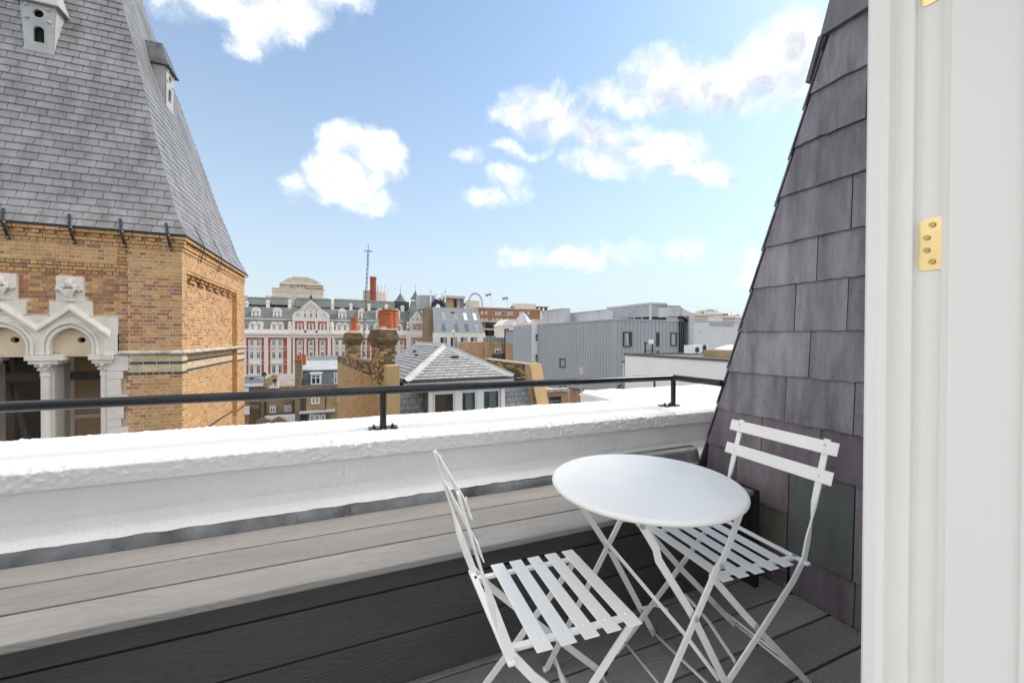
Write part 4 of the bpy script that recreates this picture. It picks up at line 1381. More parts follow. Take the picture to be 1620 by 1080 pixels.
# lucarnes (little lead vents) on the two faces in view
def lucarne(front, s, zb):
    """s = position along the face, zb = sill height; box leaning out of the slope"""
    h, w, d = 1.02, 0.50, 0.62
    a = inset(zb)
    if front:
        X = Matrix(((1, 0, 0, s), (0, 1, 0, VC + a - .015), (0, 0, 1, zb), (0, 0, 0, 1)))
    else:
        X = Matrix(((0, -1, 0, UC - a + .015), (1, 0, 0, s), (0, 0, 1, zb), (0, 0, 0, 1)))
    lu = MB(X)
    w0, w1 = .23, .285
    # side cheeks
    for s_ in (-1, 1):
        lu.hexa([(s_ * w0 - .02 * (s_ > 0), .0, 0), (s_ * w0 + .02 * (s_ < 0), .0, 0), (s_ * w0 + .02 * (s_ < 0), .1, 0), (s_ * w0 - .02 * (s_ > 0), .1, 0),
                 (s_ * w1 - .02 * (s_ > 0), -.02, h), (s_ * w1 + .02 * (s_ < 0), -.02, h), (s_ * w1 + .02 * (s_ < 0), d, h), (s_ * w1 - .02 * (s_ > 0), d, h)])
    o = part('lucarne', lu, 'lead_pale', tw)
    # front plate pierced by an oculus and a round-headed light
    fp = MB(X)
    ocu = [(0.085 * math.cos(a_), 0.78 + .085 * math.sin(a_)) for a_ in [2 * math.pi * i / 16 for i in range(16)]]
    arc = [(-.088, .17), (.088, .17), (.088, .42)] + [(.088 * math.cos(R(t)), .42 + .088 * math.sin(R(t))) for t in (30, 60, 90, 120, 150)] + [(-.088, .42)]
    y = lambda zz_: -.012 - .02 * zz_
    bmx = bmesh.new()
    outer_ = [(-w0 - .03, -.04), (w0 + .03, -.04), (w0 + .0, .06), (w1, h), (-w1, h), (-w0, .06)]
    es = []
    for loop in (outer_, ocu, arc):
        vs_ = [bmx.verts.new((px_, y(pz_), pz_)) for px_, pz_ in loop]
        es += [bmx.edges.new((vs_[i], vs_[(i + 1) % len(vs_)])) for i in range(len(vs_))]
    bmesh.ops.triangle_fill(bmx, use_beauty=True, use_dissolve=False, edges=es)
    bmx.verts.index_update()
    fp.add([v.co.copy() for v in bmx.verts], [tuple(v.index for v in f.verts) for f in bmx.faces])
    bmx.free()
    for loop in (ocu, arc):
        n = len(loop)
        fp.add([(px_, y(pz_), pz_) for px_, pz_ in loop] + [(px_, y(pz_) + .05, pz_) for px_, pz_ in loop], [(i, (i + 1) % n, n + (i + 1) % n, n + i) for i in range(n)])
    for (bx_, bz_) in ((-.19, .92), (.16, .90), (-.18, .66), (.17, .64)):
        fp.ball((bx_, y(bz_) - .005, bz_), .042, sy=.6, n=10, m=6)
    part('front_plate', fp, 'lead_pale', o)
    part('opening', MB(X).box(-w0 + .02, w0 - .02, .045, .06, .1, .95), 'void', o)
    hd = MB(X)
    e = .36
    hd.add([(-e, -.10, h - .02), (e, -.10, h - .02), (e, d + .1, h - .02), (-e, d + .1, h - .02), (-.14, .10, h + .62), (.14, .10, h + .62), (.12, d + .1, h + .62), (-.12, d + .1, h + .62)],
           [(0, 3, 2, 1), (4, 5, 6, 7), (0, 1, 5, 4), (1, 2, 6, 5), (2, 3, 7, 6), (3, 0, 4, 7)])
    hd.box(-e - .01, e + .01, -.115, d + .1, h - .045, h - .018)
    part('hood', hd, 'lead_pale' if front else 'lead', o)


pl = None
for zb in [6.0 + .01 * i for i in range(120)]:
    q = P(62, 80, v=VC + inset(zb) - .015)
    if abs(q.z - zb) < .03:
        pl = q
        break
lucarne(True, pl.x, pl.z)
pl2 = None
for zb in [5.0 + .01 * i for i in range(300)]:
    q = P(268, 172, u=UC - inset(zb) + .015)
    if abs(q.z - zb) < .03:
        pl2 = q
        break
lucarne(False, pl2.y, pl2.z)
# ================================================================ neighbouring houses
class Fr:
    """upright local frame: origin on the plan, x along the front, y away from the eye"""
    def __init__(s, u, v, deg, z=0.0):
        s.m = Matrix.Translation((u, v, z)) @ Matrix.Rotation(R(deg), 4, 'Z')
        s.i = s.m.inverted()
        s.o = s.i @ Vector((0, 0, 0))

    def px(s, x, y, at_y=None, at_x=None, at_z=None):
        d = s.i.to_3x3() @ ray(x, y)
        k = (at_y - s.o.y) / d.y if at_y is not None else (at_x - s.o.x) / d.x if at_x is not None else (at_z - s.o.z) / d.z
        return s.o + d * k

    def mb(s):
        return MB(s.m)


def brick_face(out, F, axis, a0, a1, z0, z1, plane, mats, ch=0.075, bl=0.225, proud=0.012, depth=0.04, top=None, keep=None, sgn=-1):
    """courses of bricks on a face; axis 'x' = face on the local plane y=plane, 'y' = face on x=plane; sgn = outward direction"""
    z, row = z0, 0
    while z < z1 - 0.01:
        s = a0 - (bl / 2 if row % 2 else 0)
        while s < a1 - .01:
            b0, b1 = max(s, a0), min(s + bl, a1)
            s += bl
            if b1 - b0 < .03:
                continue
            zt = min(z + ch, z1)
            if top and (z + zt) / 2 > top((b0 + b1) / 2):
                continue
            j = random.random() * .005
            lo, hi = sorted((plane + sgn * (proud + j), plane - sgn * depth))
            g = .008
            box = (b0 + g, b1 - g, lo, hi, z + g, zt - g) if axis == 'x' else (lo, hi, b0 + g, b1 - g, z + g, zt - g)
            out.append((random.choice(mats), box))
        z += ch
        row += 1


def lay(bricks_, F, parent, n_parts=0, name='brick'):
    rest_ = {}
    for i, (m, b) in enumerate(bricks_):
        if i < n_parts:
            part(name, F.mb().box(*b), m, parent)
        else:
            rest_.setdefault(m, F.mb()).box(*b)
    for m, mb in rest_.items():
        part('brickwork', mb, m, parent, kind='stuff')


# ---- party wall with two chimney stacks
p0 = P(613, 600, v=11.4)
FC = Fr(p0.x, p0.y, 7.8)
cwall = thing('chimney_wall', 'long sooty brick party wall with buff rendered end, left of the hipped slate roof', 'brick wall', (p0.x, p0.y, GZ), R(7.8))
ZW = FC.px(622, 578.5, at_y=0).z
L = 10.4
TH = 0.36
zl = lambda s: ZW - 0.10 + 0.012 * s if s > .5 else ZW - .02
far = FC.px(534, 563, at_x=0)
zfar = far.z
L = max(8.5, min(13.0, far.y))
ztop = lambda s: ZW - 0.03 + (zfar - ZW) * s / L
part('wall_core', FC.mb().hexa([(0.012, .34, GZ), (TH, .34, GZ), (TH, L, GZ), (.012, L, GZ), (.012, .34, ztop(0) - .01), (TH, .34, ztop(0) - .01), (TH, L, ztop(L) - .01), (.012, L, ztop(L) - .01)]), 'mortar_old', cwall)
bl_ = []
brick_face(bl_, FC, 'y', .34, L, ZW - 3.0, ZW + .1, 0.0, ['brick_buff', 'brick_buff', 'brick_buff', 'brick_y'], proud=0.0, top=lambda s: ztop(s) - .38)
brick_face(bl_, FC, 'y', .34, L, ZW - 0.45, ZW + .1, 0.0, ['brick_sooty'] * 3 + ['brick_buff'], proud=0.012, top=lambda s: ztop(s))
lay(bl_, FC, cwall, 0)
part('wall_coping', FC.mb().hexa([(-.015, .36, ztop(0) + .002), (TH + .02, .36, ztop(0) + .002), (TH + .02, L, ztop(L)), (-.015, L, ztop(L)), (.03, .36, ztop(0) + .05), (TH - .03, .36, ztop(0) + .05), (TH - .03, L, ztop(L) + .05), (.03, L, ztop(L) + .05)]), 'brick_sooty', cwall)
wpr = FC.px(632.5, 600, at_y=-.02).x
part('rendered_end', FC.mb().hexa([(-.02, -.02, GZ), (wpr, -.02, GZ), (wpr, .33, GZ), (-.02, .33, GZ), (-.02, -.02, ZW), (wpr, -.02, ZW + .01), (wpr, .33, ZW + .02), (-.02, .33, ZW)]), 'render_buff', cwall, bev=.01)


def stack(name_label, y0, y1, x0, x1, zb, zt, pots, n_parts):
    """brick stack with oversailing courses; pots = list of (x, y)"""
    base = FC.m @ Vector(((x0 + x1) / 2, (y0 + y1) / 2, zb))
    st = thing('chimney_stack', name_label, 'chimney', tuple(base), R(7.8), 'chimney stacks on the party wall')
    zn = zt - .52
    part('stack_core', FC.mb().box(x0 + .012, x1 - .012, y0 + .012, y1 - .012, zb, zt - .01), 'mortar_old', st)
    b = []
    mm = ['brick_sooty', 'brick_sooty', 'brick_buff', 'brick_y']
    brick_face(b, FC, 'x', x0, x1, zb, zn, y0 + .012, mm)
    brick_face(b, FC, 'y', y0, y1, zb, zn, x0 + .012, mm)
    q = [(0.015, zn), (.045, zn + .075), (.08, zn + .15), (.095, zn + .225), (.08, zn + .30), (.06, zn + .375), (.035, zn + .45)]
    for e, z0_ in q:
        part('oversail_core', FC.mb().box(x0 - e + .015, x1 + e - .015, y0 - e + .015, y1 + e - .015, z0_, z0_ + .075), 'mortar_old', st)
        brick_face(b, FC, 'x', x0 - e, x1 + e, z0_, z0_ + .075, y0 - e + .012, ['brick_sooty'])
        brick_face(b, FC, 'y', y0 - e, y1 + e, z0_, z0_ + .075, x0 - e + .012, ['brick_sooty'])
    lay(b, FC, st, n_parts)
    cxx, cyy = (x0 + x1) / 2, (y0 + y1) / 2
    part('flaunching', FC.mb().hexa([(x0 - .0, y0 - .0, zt), (x1 + .0, y0, zt), (x1, y1, zt), (x0, y1, zt), (x0 + .18, y0 + .10, zt + .12), (x1 - .18, y0 + .10, zt + .12), (x1 - .18, y1 - .10, zt + .12), (x0 + .18, y1 - .10, zt + .12)]), 'flaunch', st)
    for (px_, py_, rr, hh) in pots:
        c = FC.m @ Vector((px_, py_, zt + .05))
        part('chimney_pot', MB().lathe([(rr * 1.12, 0), (rr * 1.1, .05), (rr, hh * .6), (rr * .97, hh * .74), (rr * 1.06, hh * .76), (rr * 1.06, hh * .80), (rr * .99, hh * .82), (rr * 1.02, hh * .90), (rr * 1.2, hh * .93), (rr * 1.2, hh), (rr * .85, hh), (rr * .8, hh * .5)], tuple(c), 20), 'pot', st, smooth=True, auto=True)
    return st


# near stack: columns 585-633, cap rim at row 540, top of cap 528
s2y = 1.15
xa, xb = 0.0, 0.0
g = FC.px(590, 560, at_x=0.02)
y2 = g.y
xw = FC.px(626, 560, at_y=y2 - .55).x if False else 0
# left face runs from column 588 back; front face from its corner to column 625
yf2 = FC.px(601, 560, at_x=-0.03).y
x2 = FC.px(625.5, 560, at_y=yf2).x
zc2 = FC.px(606, 521.5, at_y=yf2).z
yb2 = FC.px(587, 560, at_x=-0.03).y
stack('broad sooty brick chimney stack crowned by a row of orange terracotta pots', yf2, min(yb2, yf2 + 1.3), -0.03, x2, ZW - .6, zc2, [], 170)
rr2 = 0.125
ST2 = bpy.data.objects['chimney_stack']
zt = zc2
hh2 = FC.px(606, 490, at_y=yf2 + .4).z - zt - .05
for i in range(4):
    yy = yf2 + .16 + i * .27
    c = FC.m @ Vector((x2 / 2 - .0 + .045 * (-1) ** i * 0 + .06 - .0, yy, zt + .06))
    rr = rr2
    part('chimney_pot', MB().lathe([(rr * 1.1, 0), (rr * 1.08, .05), (rr * 1.0, hh2 * .55), (rr * .98, hh2 * .72), (rr * 1.08, hh2 * .74), (rr * 1.08, hh2 * .79), (rr * 1.0, hh2 * .81), (rr * 1.04, hh2 * .90), (rr * 1.2, hh2 * .92), (rr * 1.2, hh2), (rr * .85, hh2), (rr * .8, hh2 * .5)], tuple(c), 20), 'pot', ST2, smooth=True, auto=True)
c = FC.m @ Vector((x2 / 2 + .20, yf2 + .20, zt + .06))
part('chimney_pot', MB().lathe([(rr2 * 1.1, 0), (rr2 * 1.08, .05), (rr2, hh2 * .55), (rr2 * .98, hh2 * .72), (rr2 * 1.08, hh2 * .74), (rr2 * 1.08, hh2 * .79), (rr2, hh2 * .81), (rr2 * 1.04, hh2 * .90), (rr2 * 1.2, hh2 * .92), (rr2 * 1.2, hh2 - .02), (rr2 * .85, hh2 - .02), (rr2 * .8, hh2 * .5)], tuple(c), 20), 'pot', ST2, smooth=True, auto=True)
# far stack
yf1 = FC.px(551.5, 560, at_x=-0.03).y
x1_ = FC.px(571, 560, at_y=yf1).x
yb1 = FC.px(546, 560, at_x=-0.03).y
zc1 = FC.px(560, 526.5, at_y=yf1).z
stack('smaller sooty brick chimney stack with one orange pot, farther along the party wall', yf1, min(yb1, yf1 + 1.0), -0.03, x1_, ztop(yf1) - .3, zc1, [], 0)
ST1 = bpy.data.objects['chimney_stack.001']
hh1 = FC.px(560, 503, at_y=yf1 + .3).z - zc1 - .03
for k, (dx, dy) in enumerate(((.0, .22), (.07, .52))):
    c = FC.m @ Vector((x1_ / 2 + dx, yf1 + dy, zc1 + .04))
    rr = .135
    part('chimney_pot', MB().lathe([(rr * 1.1, 0), (rr * 1.08, .05), (rr, hh1 * .6), (rr * 1.0, hh1 * .76), (rr * 1.1, hh1 * .78), (rr * 1.1, hh1 * .83), (rr, hh1 * .85), (rr * 1.15, hh1 * .93), (rr * 1.15, hh1), (rr * .85, hh1), (rr * .8, hh1 * .5)], tuple(c), 18), 'pot', ST1, smooth=True, auto=True)

# TV aerial mast on the party wall, lattice with pale and dark sections
am = FC.px(573.5, 565, at_x=.25)
at = FC.px(582.5, 398, at_y=am.y)
aer = thing('aerial_mast', 'tall thin lattice mast with a small TV aerial on top, rising by the chimneys', 'aerial', tuple(FC.m @ am), 0)
A0, A1 = FC.m @ am, FC.m @ at
dirn = (A1 - A0)
for k in range(3):
    a = k * 2.1
    off = Vector((math.cos(a), math.sin(a), 0)) * .035
    part('mast_tube', MB().tube([A0 + off, A1 + off], .0085, 6), 'iron', aer)
lt, nseg = MB(), 46
ltd = MB()
for i in range(nseg):
    a = A0 + dirn * (i / nseg)
    b = A0 + dirn * ((i + .55) / nseg)
    (lt if i % 2 else ltd).tube([a, b], .022, 6)
part('mast_lattice', lt, 'steel', aer, kind='stuff')
part('mast_lattice', ltd, 'iron', aer, kind='stuff')
top = MB()
top.tube([A1, A1 + Vector((0, 0, .28))], .012, 6)
for k, (dx, dy) in enumerate(((1, .1), (.7, .7), (-.2, 1), (.9, -.5))):
    v = Vector((dx, dy, .08 * (k - 1))).normalized() * .17
    top.tube([A1 + Vector((0, 0, .02)) - v, A1 + Vector((0, 0, .02)) + v], .007, 5)
part('aerial_head', top, 'iron', aer)

# ---- house with the hipped slate roof, its dormer and the right-hand party wall
e0 = P(641, 600, v=13.6)
FH = Fr(e0.x, e0.y, 5.0)
hh = thing('hipped_roof_house', 'house with a pale weathered hipped slate roof and white three-window dormer', 'house', (e0.x + 1.6, e0.y + 2, GZ), R(5.0))
eL = FH.px(641, 600.5, at_y=0)
eR = FH.px(811, 596.5, at_y=0)
ZEV = (eL.z + eR.z) / 2
W = eR.x - eL.x
x0h, x1h = eL.x, eR.x
apex = None
best = 1e9
for i in range(10, 400):      # ridge end over the middle of the front
    yy = i * .01
    q = FH.px(703, 546.5, at_y=yy)
    e = abs(q.x - (x0h + x1h) / 2)
    if e < best:
        best, apex = e, q
AX, AY, AZ = (x0h + x1h) / 2, apex.y, apex.z
if AY > 2.4 or AY < .8:
    AY = 1.6
    q = FH.px(703, 546.5, at_y=AY)
    AX, AZ = q.x, q.z
RL = 6.5
part('roof_core', FH.mb().add([(x0h, 0, ZEV - .03), (x1h, 0, ZEV - .03), (x1h, RL, ZEV - .03), (x0h, RL, ZEV - .03), (AX, AY, AZ - .03), (AX, RL, AZ - .03)],
                              [(0, 1, 4), (1, 2, 5, 4), (2, 3, 5), (3, 0, 4, 5), (0, 3, 2, 1)]), 'void', hh)


def slope_slates(A, B, T0, T1, gauge, width, n_max, matn, parent, F):
    """slates on the quad A-B (eaves) T0-T1 (top); rows parallel to the eaves"""
    A, B, T0, T1 = Vector(A), Vector(B), Vector(T0), Vector(T1)
    ex = (B - A).normalized()
    up = (T0 - A) - ex * ((T0 - A).dot(ex))
    H = up.length
    up.normalize()
    n = ex.cross(up)
    if n.z < 0 and abs(n.z) > .05 or (abs(n.z) <= .05 and n.y > 0):
        n = -n
    LB = (B - A).length
    l1, r1 = (T0 - A).dot(ex), (T1 - A).dot(ex)
    rows_ = int(H / gauge)
    g_ = H / rows_
    rest_ = F.mb()
    cnt = 0
    for r_ in range(rows_):
        za, zb = r_ * g_, (r_ + 1.08) * g_
        la, ra = l1 * za / H, LB + (r1 - LB) * za / H
        lb, rb = l1 * min(1, zb / H), LB + (r1 - LB) * min(1, zb / H)
        s = (width / 2 if r_ % 2 else 0) - width * 40
        while s < max(ra, rb) + .01:
            w_ = width * (1 + random.uniform(-.05, .05)) if False else width
            b0, b1 = max(s, la), min(s + w_ - .014, ra)
            t0, t1 = max(s, lb), min(s + w_ - .014, rb)
            s += w_
            if b1 - b0 < .03:
                continue
            if t1 <= t0:
                t0 = t1 = min(max((b0 + b1) / 2, lb), rb)
            lift = .026 + random.random() * .006
            dz_ = random.uniform(-.006, .006)
            pt = lambda x, h_, d: A + ex * x + up * h_ + n * d
            q = [pt(b0, za + dz_, lift - .010), pt(b1, za + dz_, lift - .010), pt(b1, za + dz_, lift), pt(b0, za + dz_, lift), pt(t0, zb, -.004), pt(t1, zb, -.004), pt(t1, zb, .004), pt(t0, zb, .004)]
            if cnt < n_max:
                part('slate', F.mb().hexa(q), matn, parent)
            else:
                rest_.hexa(q)
            cnt += 1
    if rest_.v:
        part('slating', rest_, matn, parent, kind='stuff')


slope_slates((x0h, 0, ZEV), (x1h, 0, ZEV), (AX, AY, AZ), (AX, AY, AZ), .17, .26, 150, 'slate_house', hh, FH)
slope_slates((x0h, RL, ZEV), (x0h, 0, ZEV), (AX, RL, AZ), (AX, AY, AZ), .17, .30, 140, 'slate_house', hh, FH)
slope_slates((x1h, 0, ZEV), (x1h, RL, ZEV), (AX, AY, AZ), (AX, RL, AZ), .19, .30, 0, 'slate_house', hh, FH)


def roll(a, b, w, t, matn='lead_pale'):
    a, b = Vector(a), Vector(b)
    d = (b - a).normalized()
    sd_ = d.cross(Vector((0, 0, 1))).normalized()
    mb = FH.mb()
    n = sd_.cross(d)
    vs = []
    for p in (a, b):
        vs += [p - sd_ * w - Vector((0, 0, w * .55)), p + n * t, p + sd_ * w - Vector((0, 0, w * .55))]
    mb.add(vs, [(0, 1, 4, 3), (1, 2, 5, 4)])
    mb.tube([a + n * t, b + n * t], .022, 8)
    return part('hip_lead', mb, matn, hh)


roll((AX, AY, AZ + .03), (x0h - .03, -.03, ZEV + .03), .17, .05)
roll((AX, AY, AZ + .03), (x1h + .03, -.03, ZEV + .03), .17, .05)
roll((AX, AY - .05, AZ + .035), (AX, RL, AZ + .035), .15, .05)
for (xx, yy_, zz_) in ((AX + .15, None, .62), ):
    f = zz_
    part('slate_vent', FH.mb().box(AX + .02, AX + .30, AY * f - .12, AY * f - .02, ZEV + (AZ - ZEV) * f + .0, ZEV + (AZ - ZEV) * f + .045), 'void', hh)
for f, s in ((.72, 2.2), (.62, 1.1)):
    xx = x0h + (AX - x0h) * f
    part('slate_vent', FH.mb().box(xx - .10, xx - .0, AY + s, AY + s + .25, ZEV + (AZ - ZEV) * f, ZEV + (AZ - ZEV) * f + .05), 'void', hh)
part('gutter', FH.mb().box(x0h - .10, x1h + .12, -.12, -.02, ZEV - .07, ZEV + .0).box(x0h - .12, x0h - .04, -.1, RL, ZEV - .07, ZEV), 'frame_dark', hh)
part('fascia', FH.mb().box(x0h - .05, x1h + .05, .0, .06, ZEV - .22, ZEV - .075), 'joinery', hh)
part('soffit', FH.mb().hexa([(x0h - .02, -.1, ZEV - .075), (x1h + .4, -.1, ZEV - .075), (x1h + .4, .1, ZEV - .075), (x0h - .02, .1, ZEV - .075), (x0h, -.02, ZEV - .072), (x1h + .35, -.02, ZEV - .072), (x1h + .35, .1, ZEV - .072), (x0h, .1, ZEV - .072)]), 'lead_pale', hh)
# mansard below the eaves
MZ = ZEV - 2.4
xm0, xm1 = wpr + .0, FH.px(842, 620, at_y=0.05).x
xm0 = FH.px(628, 620, at_y=.05).x
DX0, DX1 = FH.px(680, 640, at_y=-.55).x, FH.px(795, 640, at_y=-.55).x
part('mansard_core', FH.mb().hexa([(xm0, -.55, MZ), (xm1, -.55, MZ), (xm1, 2, MZ), (xm0, 2, MZ), (xm0, .06, ZEV - .2), (xm1, .06, ZEV - .2), (xm1, 2, ZEV - .2), (xm0, 2, ZEV - .2)]), 'void', hh)
slope_slates((xm0, -.57, MZ), (DX0 - .1, -.57, MZ), (xm0, .04, ZEV - .2), (DX0 - .1, .04, ZEV - .2), .185, .25, 70, 'slate_mansard', hh, FH)
slope_slates((DX1 + .1, -.57, MZ), (xm1, -.57, MZ), (DX1 + .1, .04, ZEV - .2), (xm1, .04, ZEV - .2), .185, .25, 70, 'slate_mansard', hh, FH)
# dormer
DY = -.62
dz1 = FH.px(740, 612, at_y=DY).z
d_ = part('dormer_frame', FH.mb().box(DX0 - .06, DX0 + .085, DY, DY + 1, dz1 - 2.0, dz1).box(DX1 - .085, DX1 + .06, DY, DY + 1, dz1 - 2.0, dz1).box(DX0 + .085, DX1 - .085, DY, DY + .12, dz1 - .13, dz1), 'frame_white', hh)
part('dormer_roof', FH.mb().box(DX0 - .30, DX1 + .22, DY - .14, DY + 1.1, dz1 + .002, dz1 + .09), 'lead_pale', hh, bev=.01)
part('dormer_cheek', FH.mb().box(DX0 - .10, DX0 - .062, DY + .05, DY + 1, dz1 - 2, dz1), 'lead', hh)
q3 = [DX0 + .085 + (DX1 - DX0 - .17) * f for f in (0, .352, .672, 1)]
part('dormer_interior', FH.mb().box(DX0, DX0 + (DX1 - DX0) * .36, DY + .42, DY + .5, dz1 - 2.2, dz1), 'wood_panel', hh)
part('dormer_interior', FH.mb().box(DX0 + (DX1 - DX0) * .36, DX1, DY + .42, DY + .5, dz1 - 2.2, dz1), 'plaster', hh)
for i in range(3):
    a, b = q3[i] + .03, q3[i + 1] - .03
    if i < 2:
        part('mullion', FH.mb().box(q3[i + 1] - .115, q3[i + 1] + .115, DY + .005, DY + .14, dz1 - 2, dz1 - .13), 'frame_white', d_)
        b -= .085
    if i > 0:
        a += .085
    wn = part('window', FH.mb().box(a, a + .05, DY + .05, DY + .10, dz1 - 2, dz1 - .13).box(b - .05, b, DY + .05, DY + .10, dz1 - 2, dz1 - .13).box(a + .05, b - .05, DY + .05, DY + .10, dz1 - .20, dz1 - .13), 'frame_white', hh)
    part('pane', FH.mb().box(a + .05, b - .05, DY + .07, DY + .08, dz1 - 2, dz1 - .20), 'pane_clear', wn)
    if i:
        part('curtain', FH.mb().box(b - .34, b - .06, DY + .22, DY + .25, dz1 - 2, dz1 - .2), 'plaster', wn)
part('house_body', FH.mb().box(xm0, xm1, .0, RL, GZ, MZ), 'far_brown', hh)
# right-hand party wall: sooty brick, sloping rendered end
pr0 = P(838, 600, v=13.9)
FP = Fr(pr0.x, pr0.y, 24)
rw = thing('party_wall', 'sooty brick party wall with sloping buff rendered end, right of the hipped slate roof', 'brick wall', (pr0.x, pr0.y, GZ), R(24))
zt_ = FP.px(846, 575, at_y=0).z
Lw = 5.0
zt2 = FP.px(776, 567.5, at_x=0).z
yw2 = max(2.5, min(9, FP.px(776, 567.5, at_x=0).y))
tl = lambda s: zt_ - .03 + (zt2 - zt_) * s / yw2
part('wall_core', FP.mb().hexa([(.012, .2, GZ), (.3, .2, GZ), (.3, yw2, GZ), (.012, yw2, GZ), (.012, .2, tl(0) - .02), (.3, .2, tl(0) - .02), (.3, yw2, tl(yw2) - .02), (.012, yw2, tl(yw2) - .02)]), 'mortar_old', rw)
bb = []
brick_face(bb, FP, 'y', .22, yw2, zt_ - 1.3, zt_ + .4, 0.0, ['brick_sooty', 'brick_sooty', 'brick_sooty', 'brick_buff'], proud=.004, top=lambda s: tl(s))
lay(bb, FP, rw, 0)
part('wall_coping', FP.mb().hexa([(-.03, .2, tl(0)), (.33, .2, tl(0)), (.33, yw2, tl(yw2)), (-.03, yw2, tl(yw2)), (0.0, .2, tl(0) + .045), (.3, .2, tl(0) + .045), (.3, yw2, tl(yw2) + .045), (0, yw2, tl(yw2) + .045)]), 'flaunch', rw)
pw2 = FP.px(856, 620, at_y=0).x
part('rendered_end', FP.mb().hexa([(-.02, -.75, zt_ - 2.9), (pw2 + .0, -.75, zt_ - 2.9), (pw2, .22, zt_ - 2.9), (-.02, .22, zt_ - 2.9), (-.02, -.02, zt_), (pw2 - .03, -.02, zt_ + .0), (pw2 - .03, .22, zt_ + .0), (-.02, .22, zt_)]), 'render_buff', rw, bev=.01)
part('rendered_end_base', FP.mb().box(-.02, pw2, -.75, .22, GZ, zt_ - 2.905), 'render_buff', rw)
tt = FP.mb()
for i in range(16):
    f = i / 16
    zz_ = zt_ - .9 - i * .11
    yv = -.02 - .73 * (zt_ - zz_) / 2.9
    tt.box(-.055, -.018, yv + .03, yv + .16, zz_, zz_ + .05)
part('toothed_slate_edge', tt, 'brick_sooty', rw)
# ================================================================ the city beyond
def rb(mb, x0, x1, y0, y1, v, out=0.0, back=0.3, xm=None, du=0.0):
    """box on a front parallel to the parapet: picture columns x0..x1, rows y0 (top)..y1 (bottom) on the plane v"""
    xm = xm if xm is not None else (x0 + x1) / 2
    a, b = P(x0, y0, v=v).x, P(x1, y0, v=v).x
    zt, zb = P(xm, y0, v=v).z, P(xm, y1, v=v).z
    return mb.box(a - du, b + du, v - out, v + back, zb, zt)


def rpart(name, m, parent, *rects, v, out=0.0, back=0.3, **kw):
    mb = MB()
    for q in rects:
        rb(mb, *q, v=v, out=out, back=back)
    return part(name, mb, m, parent, **kw)


def window(parent, xc, y0, y1, v, wpx, arch=False, out=.06, fm='frame_white', gm='glass_dark', name='window', mull=True, fwid=.10):
    a, b = P(xc - wpx / 2, y0, v=v).x, P(xc + wpx / 2, y0, v=v).x
    zt, zb = P(xc, y0, v=v).z, P(xc, y1, v=v).z
    w = b - a
    mb = MB()
    ua, ub = a + fwid, b - fwid
    mb.box(a, ua, v - out, v + .05, zb, zt).box(ub, b, v - out, v + .05, zb, zt).box(ua, ub, v - out, v + .05, zb, zb + fwid).box(ua, ub, v - out, v + .05, zt - fwid, zt)
    if mull:
        mb.box((a + b) / 2 - fwid * .45, (a + b) / 2 + fwid * .45, v - out + .01, v + .04, zb + fwid, zt - fwid)
        zm = zb + (zt - zb) * .68
        mb.box(ua, ub, v - out + .015, v + .04, zm - fwid * .4, zm + fwid * .4)
    f = part(name, mb, fm, parent)
    part('pane', MB().box(ua, ub, v - out + .03, v - out + .05, zb + fwid, zt - fwid), gm, f)
    if arch:
        n = 8
        pts = [((a + b) / 2 + w / 2 * math.cos(math.pi * i / n), zt + w / 2 * .8 * math.sin(math.pi * i / n)) for i in range(n + 1)]
        part('arch_light', MB().xz(pts, v - out + .02, v + .03), gm, f)
        ro = w / 2 + .16
        po = [((a + b) / 2 + ro * math.cos(math.pi * i / n), zt + ro * .85 * math.sin(math.pi * i / n)) for i in range(n + 1)]
        part('arch_hood', MB().strip([(p[0], v - out, p[1]) for p in pts], [(p[0], v - out, p[1]) for p in po]).strip([(p[0], v - out, p[1]) for p in po], [(p[0], v + .03, p[1]) for p in po]), 'far_stone', f)
    return f


# ---------------------------------------------------------------- the red brick and white stone hotel
HV = 129.0
U = lambda x, v=HV: P(x, 540, v=v).x
ZZ = lambda x, y, v=HV: P(x, y, v=v).z
hl, hr_ = U(372), U(678)
ht = thing('red_brick_hotel', 'long red brick and white stone mansion block with dormers in its dark mansard roof', 'mansion block', ((hl + hr_) / 2, HV + 8, GZ))
zcor = ZZ(420, 526.0)
part('wall', MB().box(hl, U(644), HV, HV + 16, GZ, zcor), 'far_red', ht)
part('base_storey', MB().box(hl - .2, U(644), HV - .55, HV - .002, GZ, ZZ(420, 592)), 'far_stone', ht)
# cornice, parapet
part('cornice', MB().box(hl, U(644), HV - .9, HV + .1, ZZ(420, 529), ZZ(420, 525.8)).box(hl, U(644), HV - .5, HV - .003, ZZ(420, 534), ZZ(420, 529.02)), 'far_stone', ht)
part('balustrade', MB().box(hl, U(644), HV - .4, HV + .2, ZZ(420, 525.7), ZZ(420, 520.5)), 'far_stone', ht)
zmb, zmt = ZZ(420, 521), ZZ(420, 484.5)
part('mansard_roof', MB().hexa([(hl, HV + .3, zmb), (U(655), HV + .3, zmb), (U(655), HV + 15, zmb), (hl, HV + 15, zmb), (hl, HV + 4.4, zmt + .2), (U(655), HV + 4.4, zmt + .2), (U(655), HV + 13, zmt + .2), (hl, HV + 13, zmt + .2)]), 'far_slate', ht)
part('roof_band', MB().hexa([(hl, HV + 1.75, ZZ(420, 505.5)), (U(640), HV + 1.75, ZZ(420, 505.5)), (U(640), HV + 2.6, ZZ(420, 505.5)), (hl, HV + 2.6, ZZ(420, 505.5)), (hl, HV + 1.9, ZZ(420, 503)), (U(640), HV + 1.9, ZZ(420, 503)), (U(640), HV + 2.7, ZZ(420, 503)), (hl, HV + 2.7, ZZ(420, 503))]), 'roof_pale', ht)
PIT = 34.4
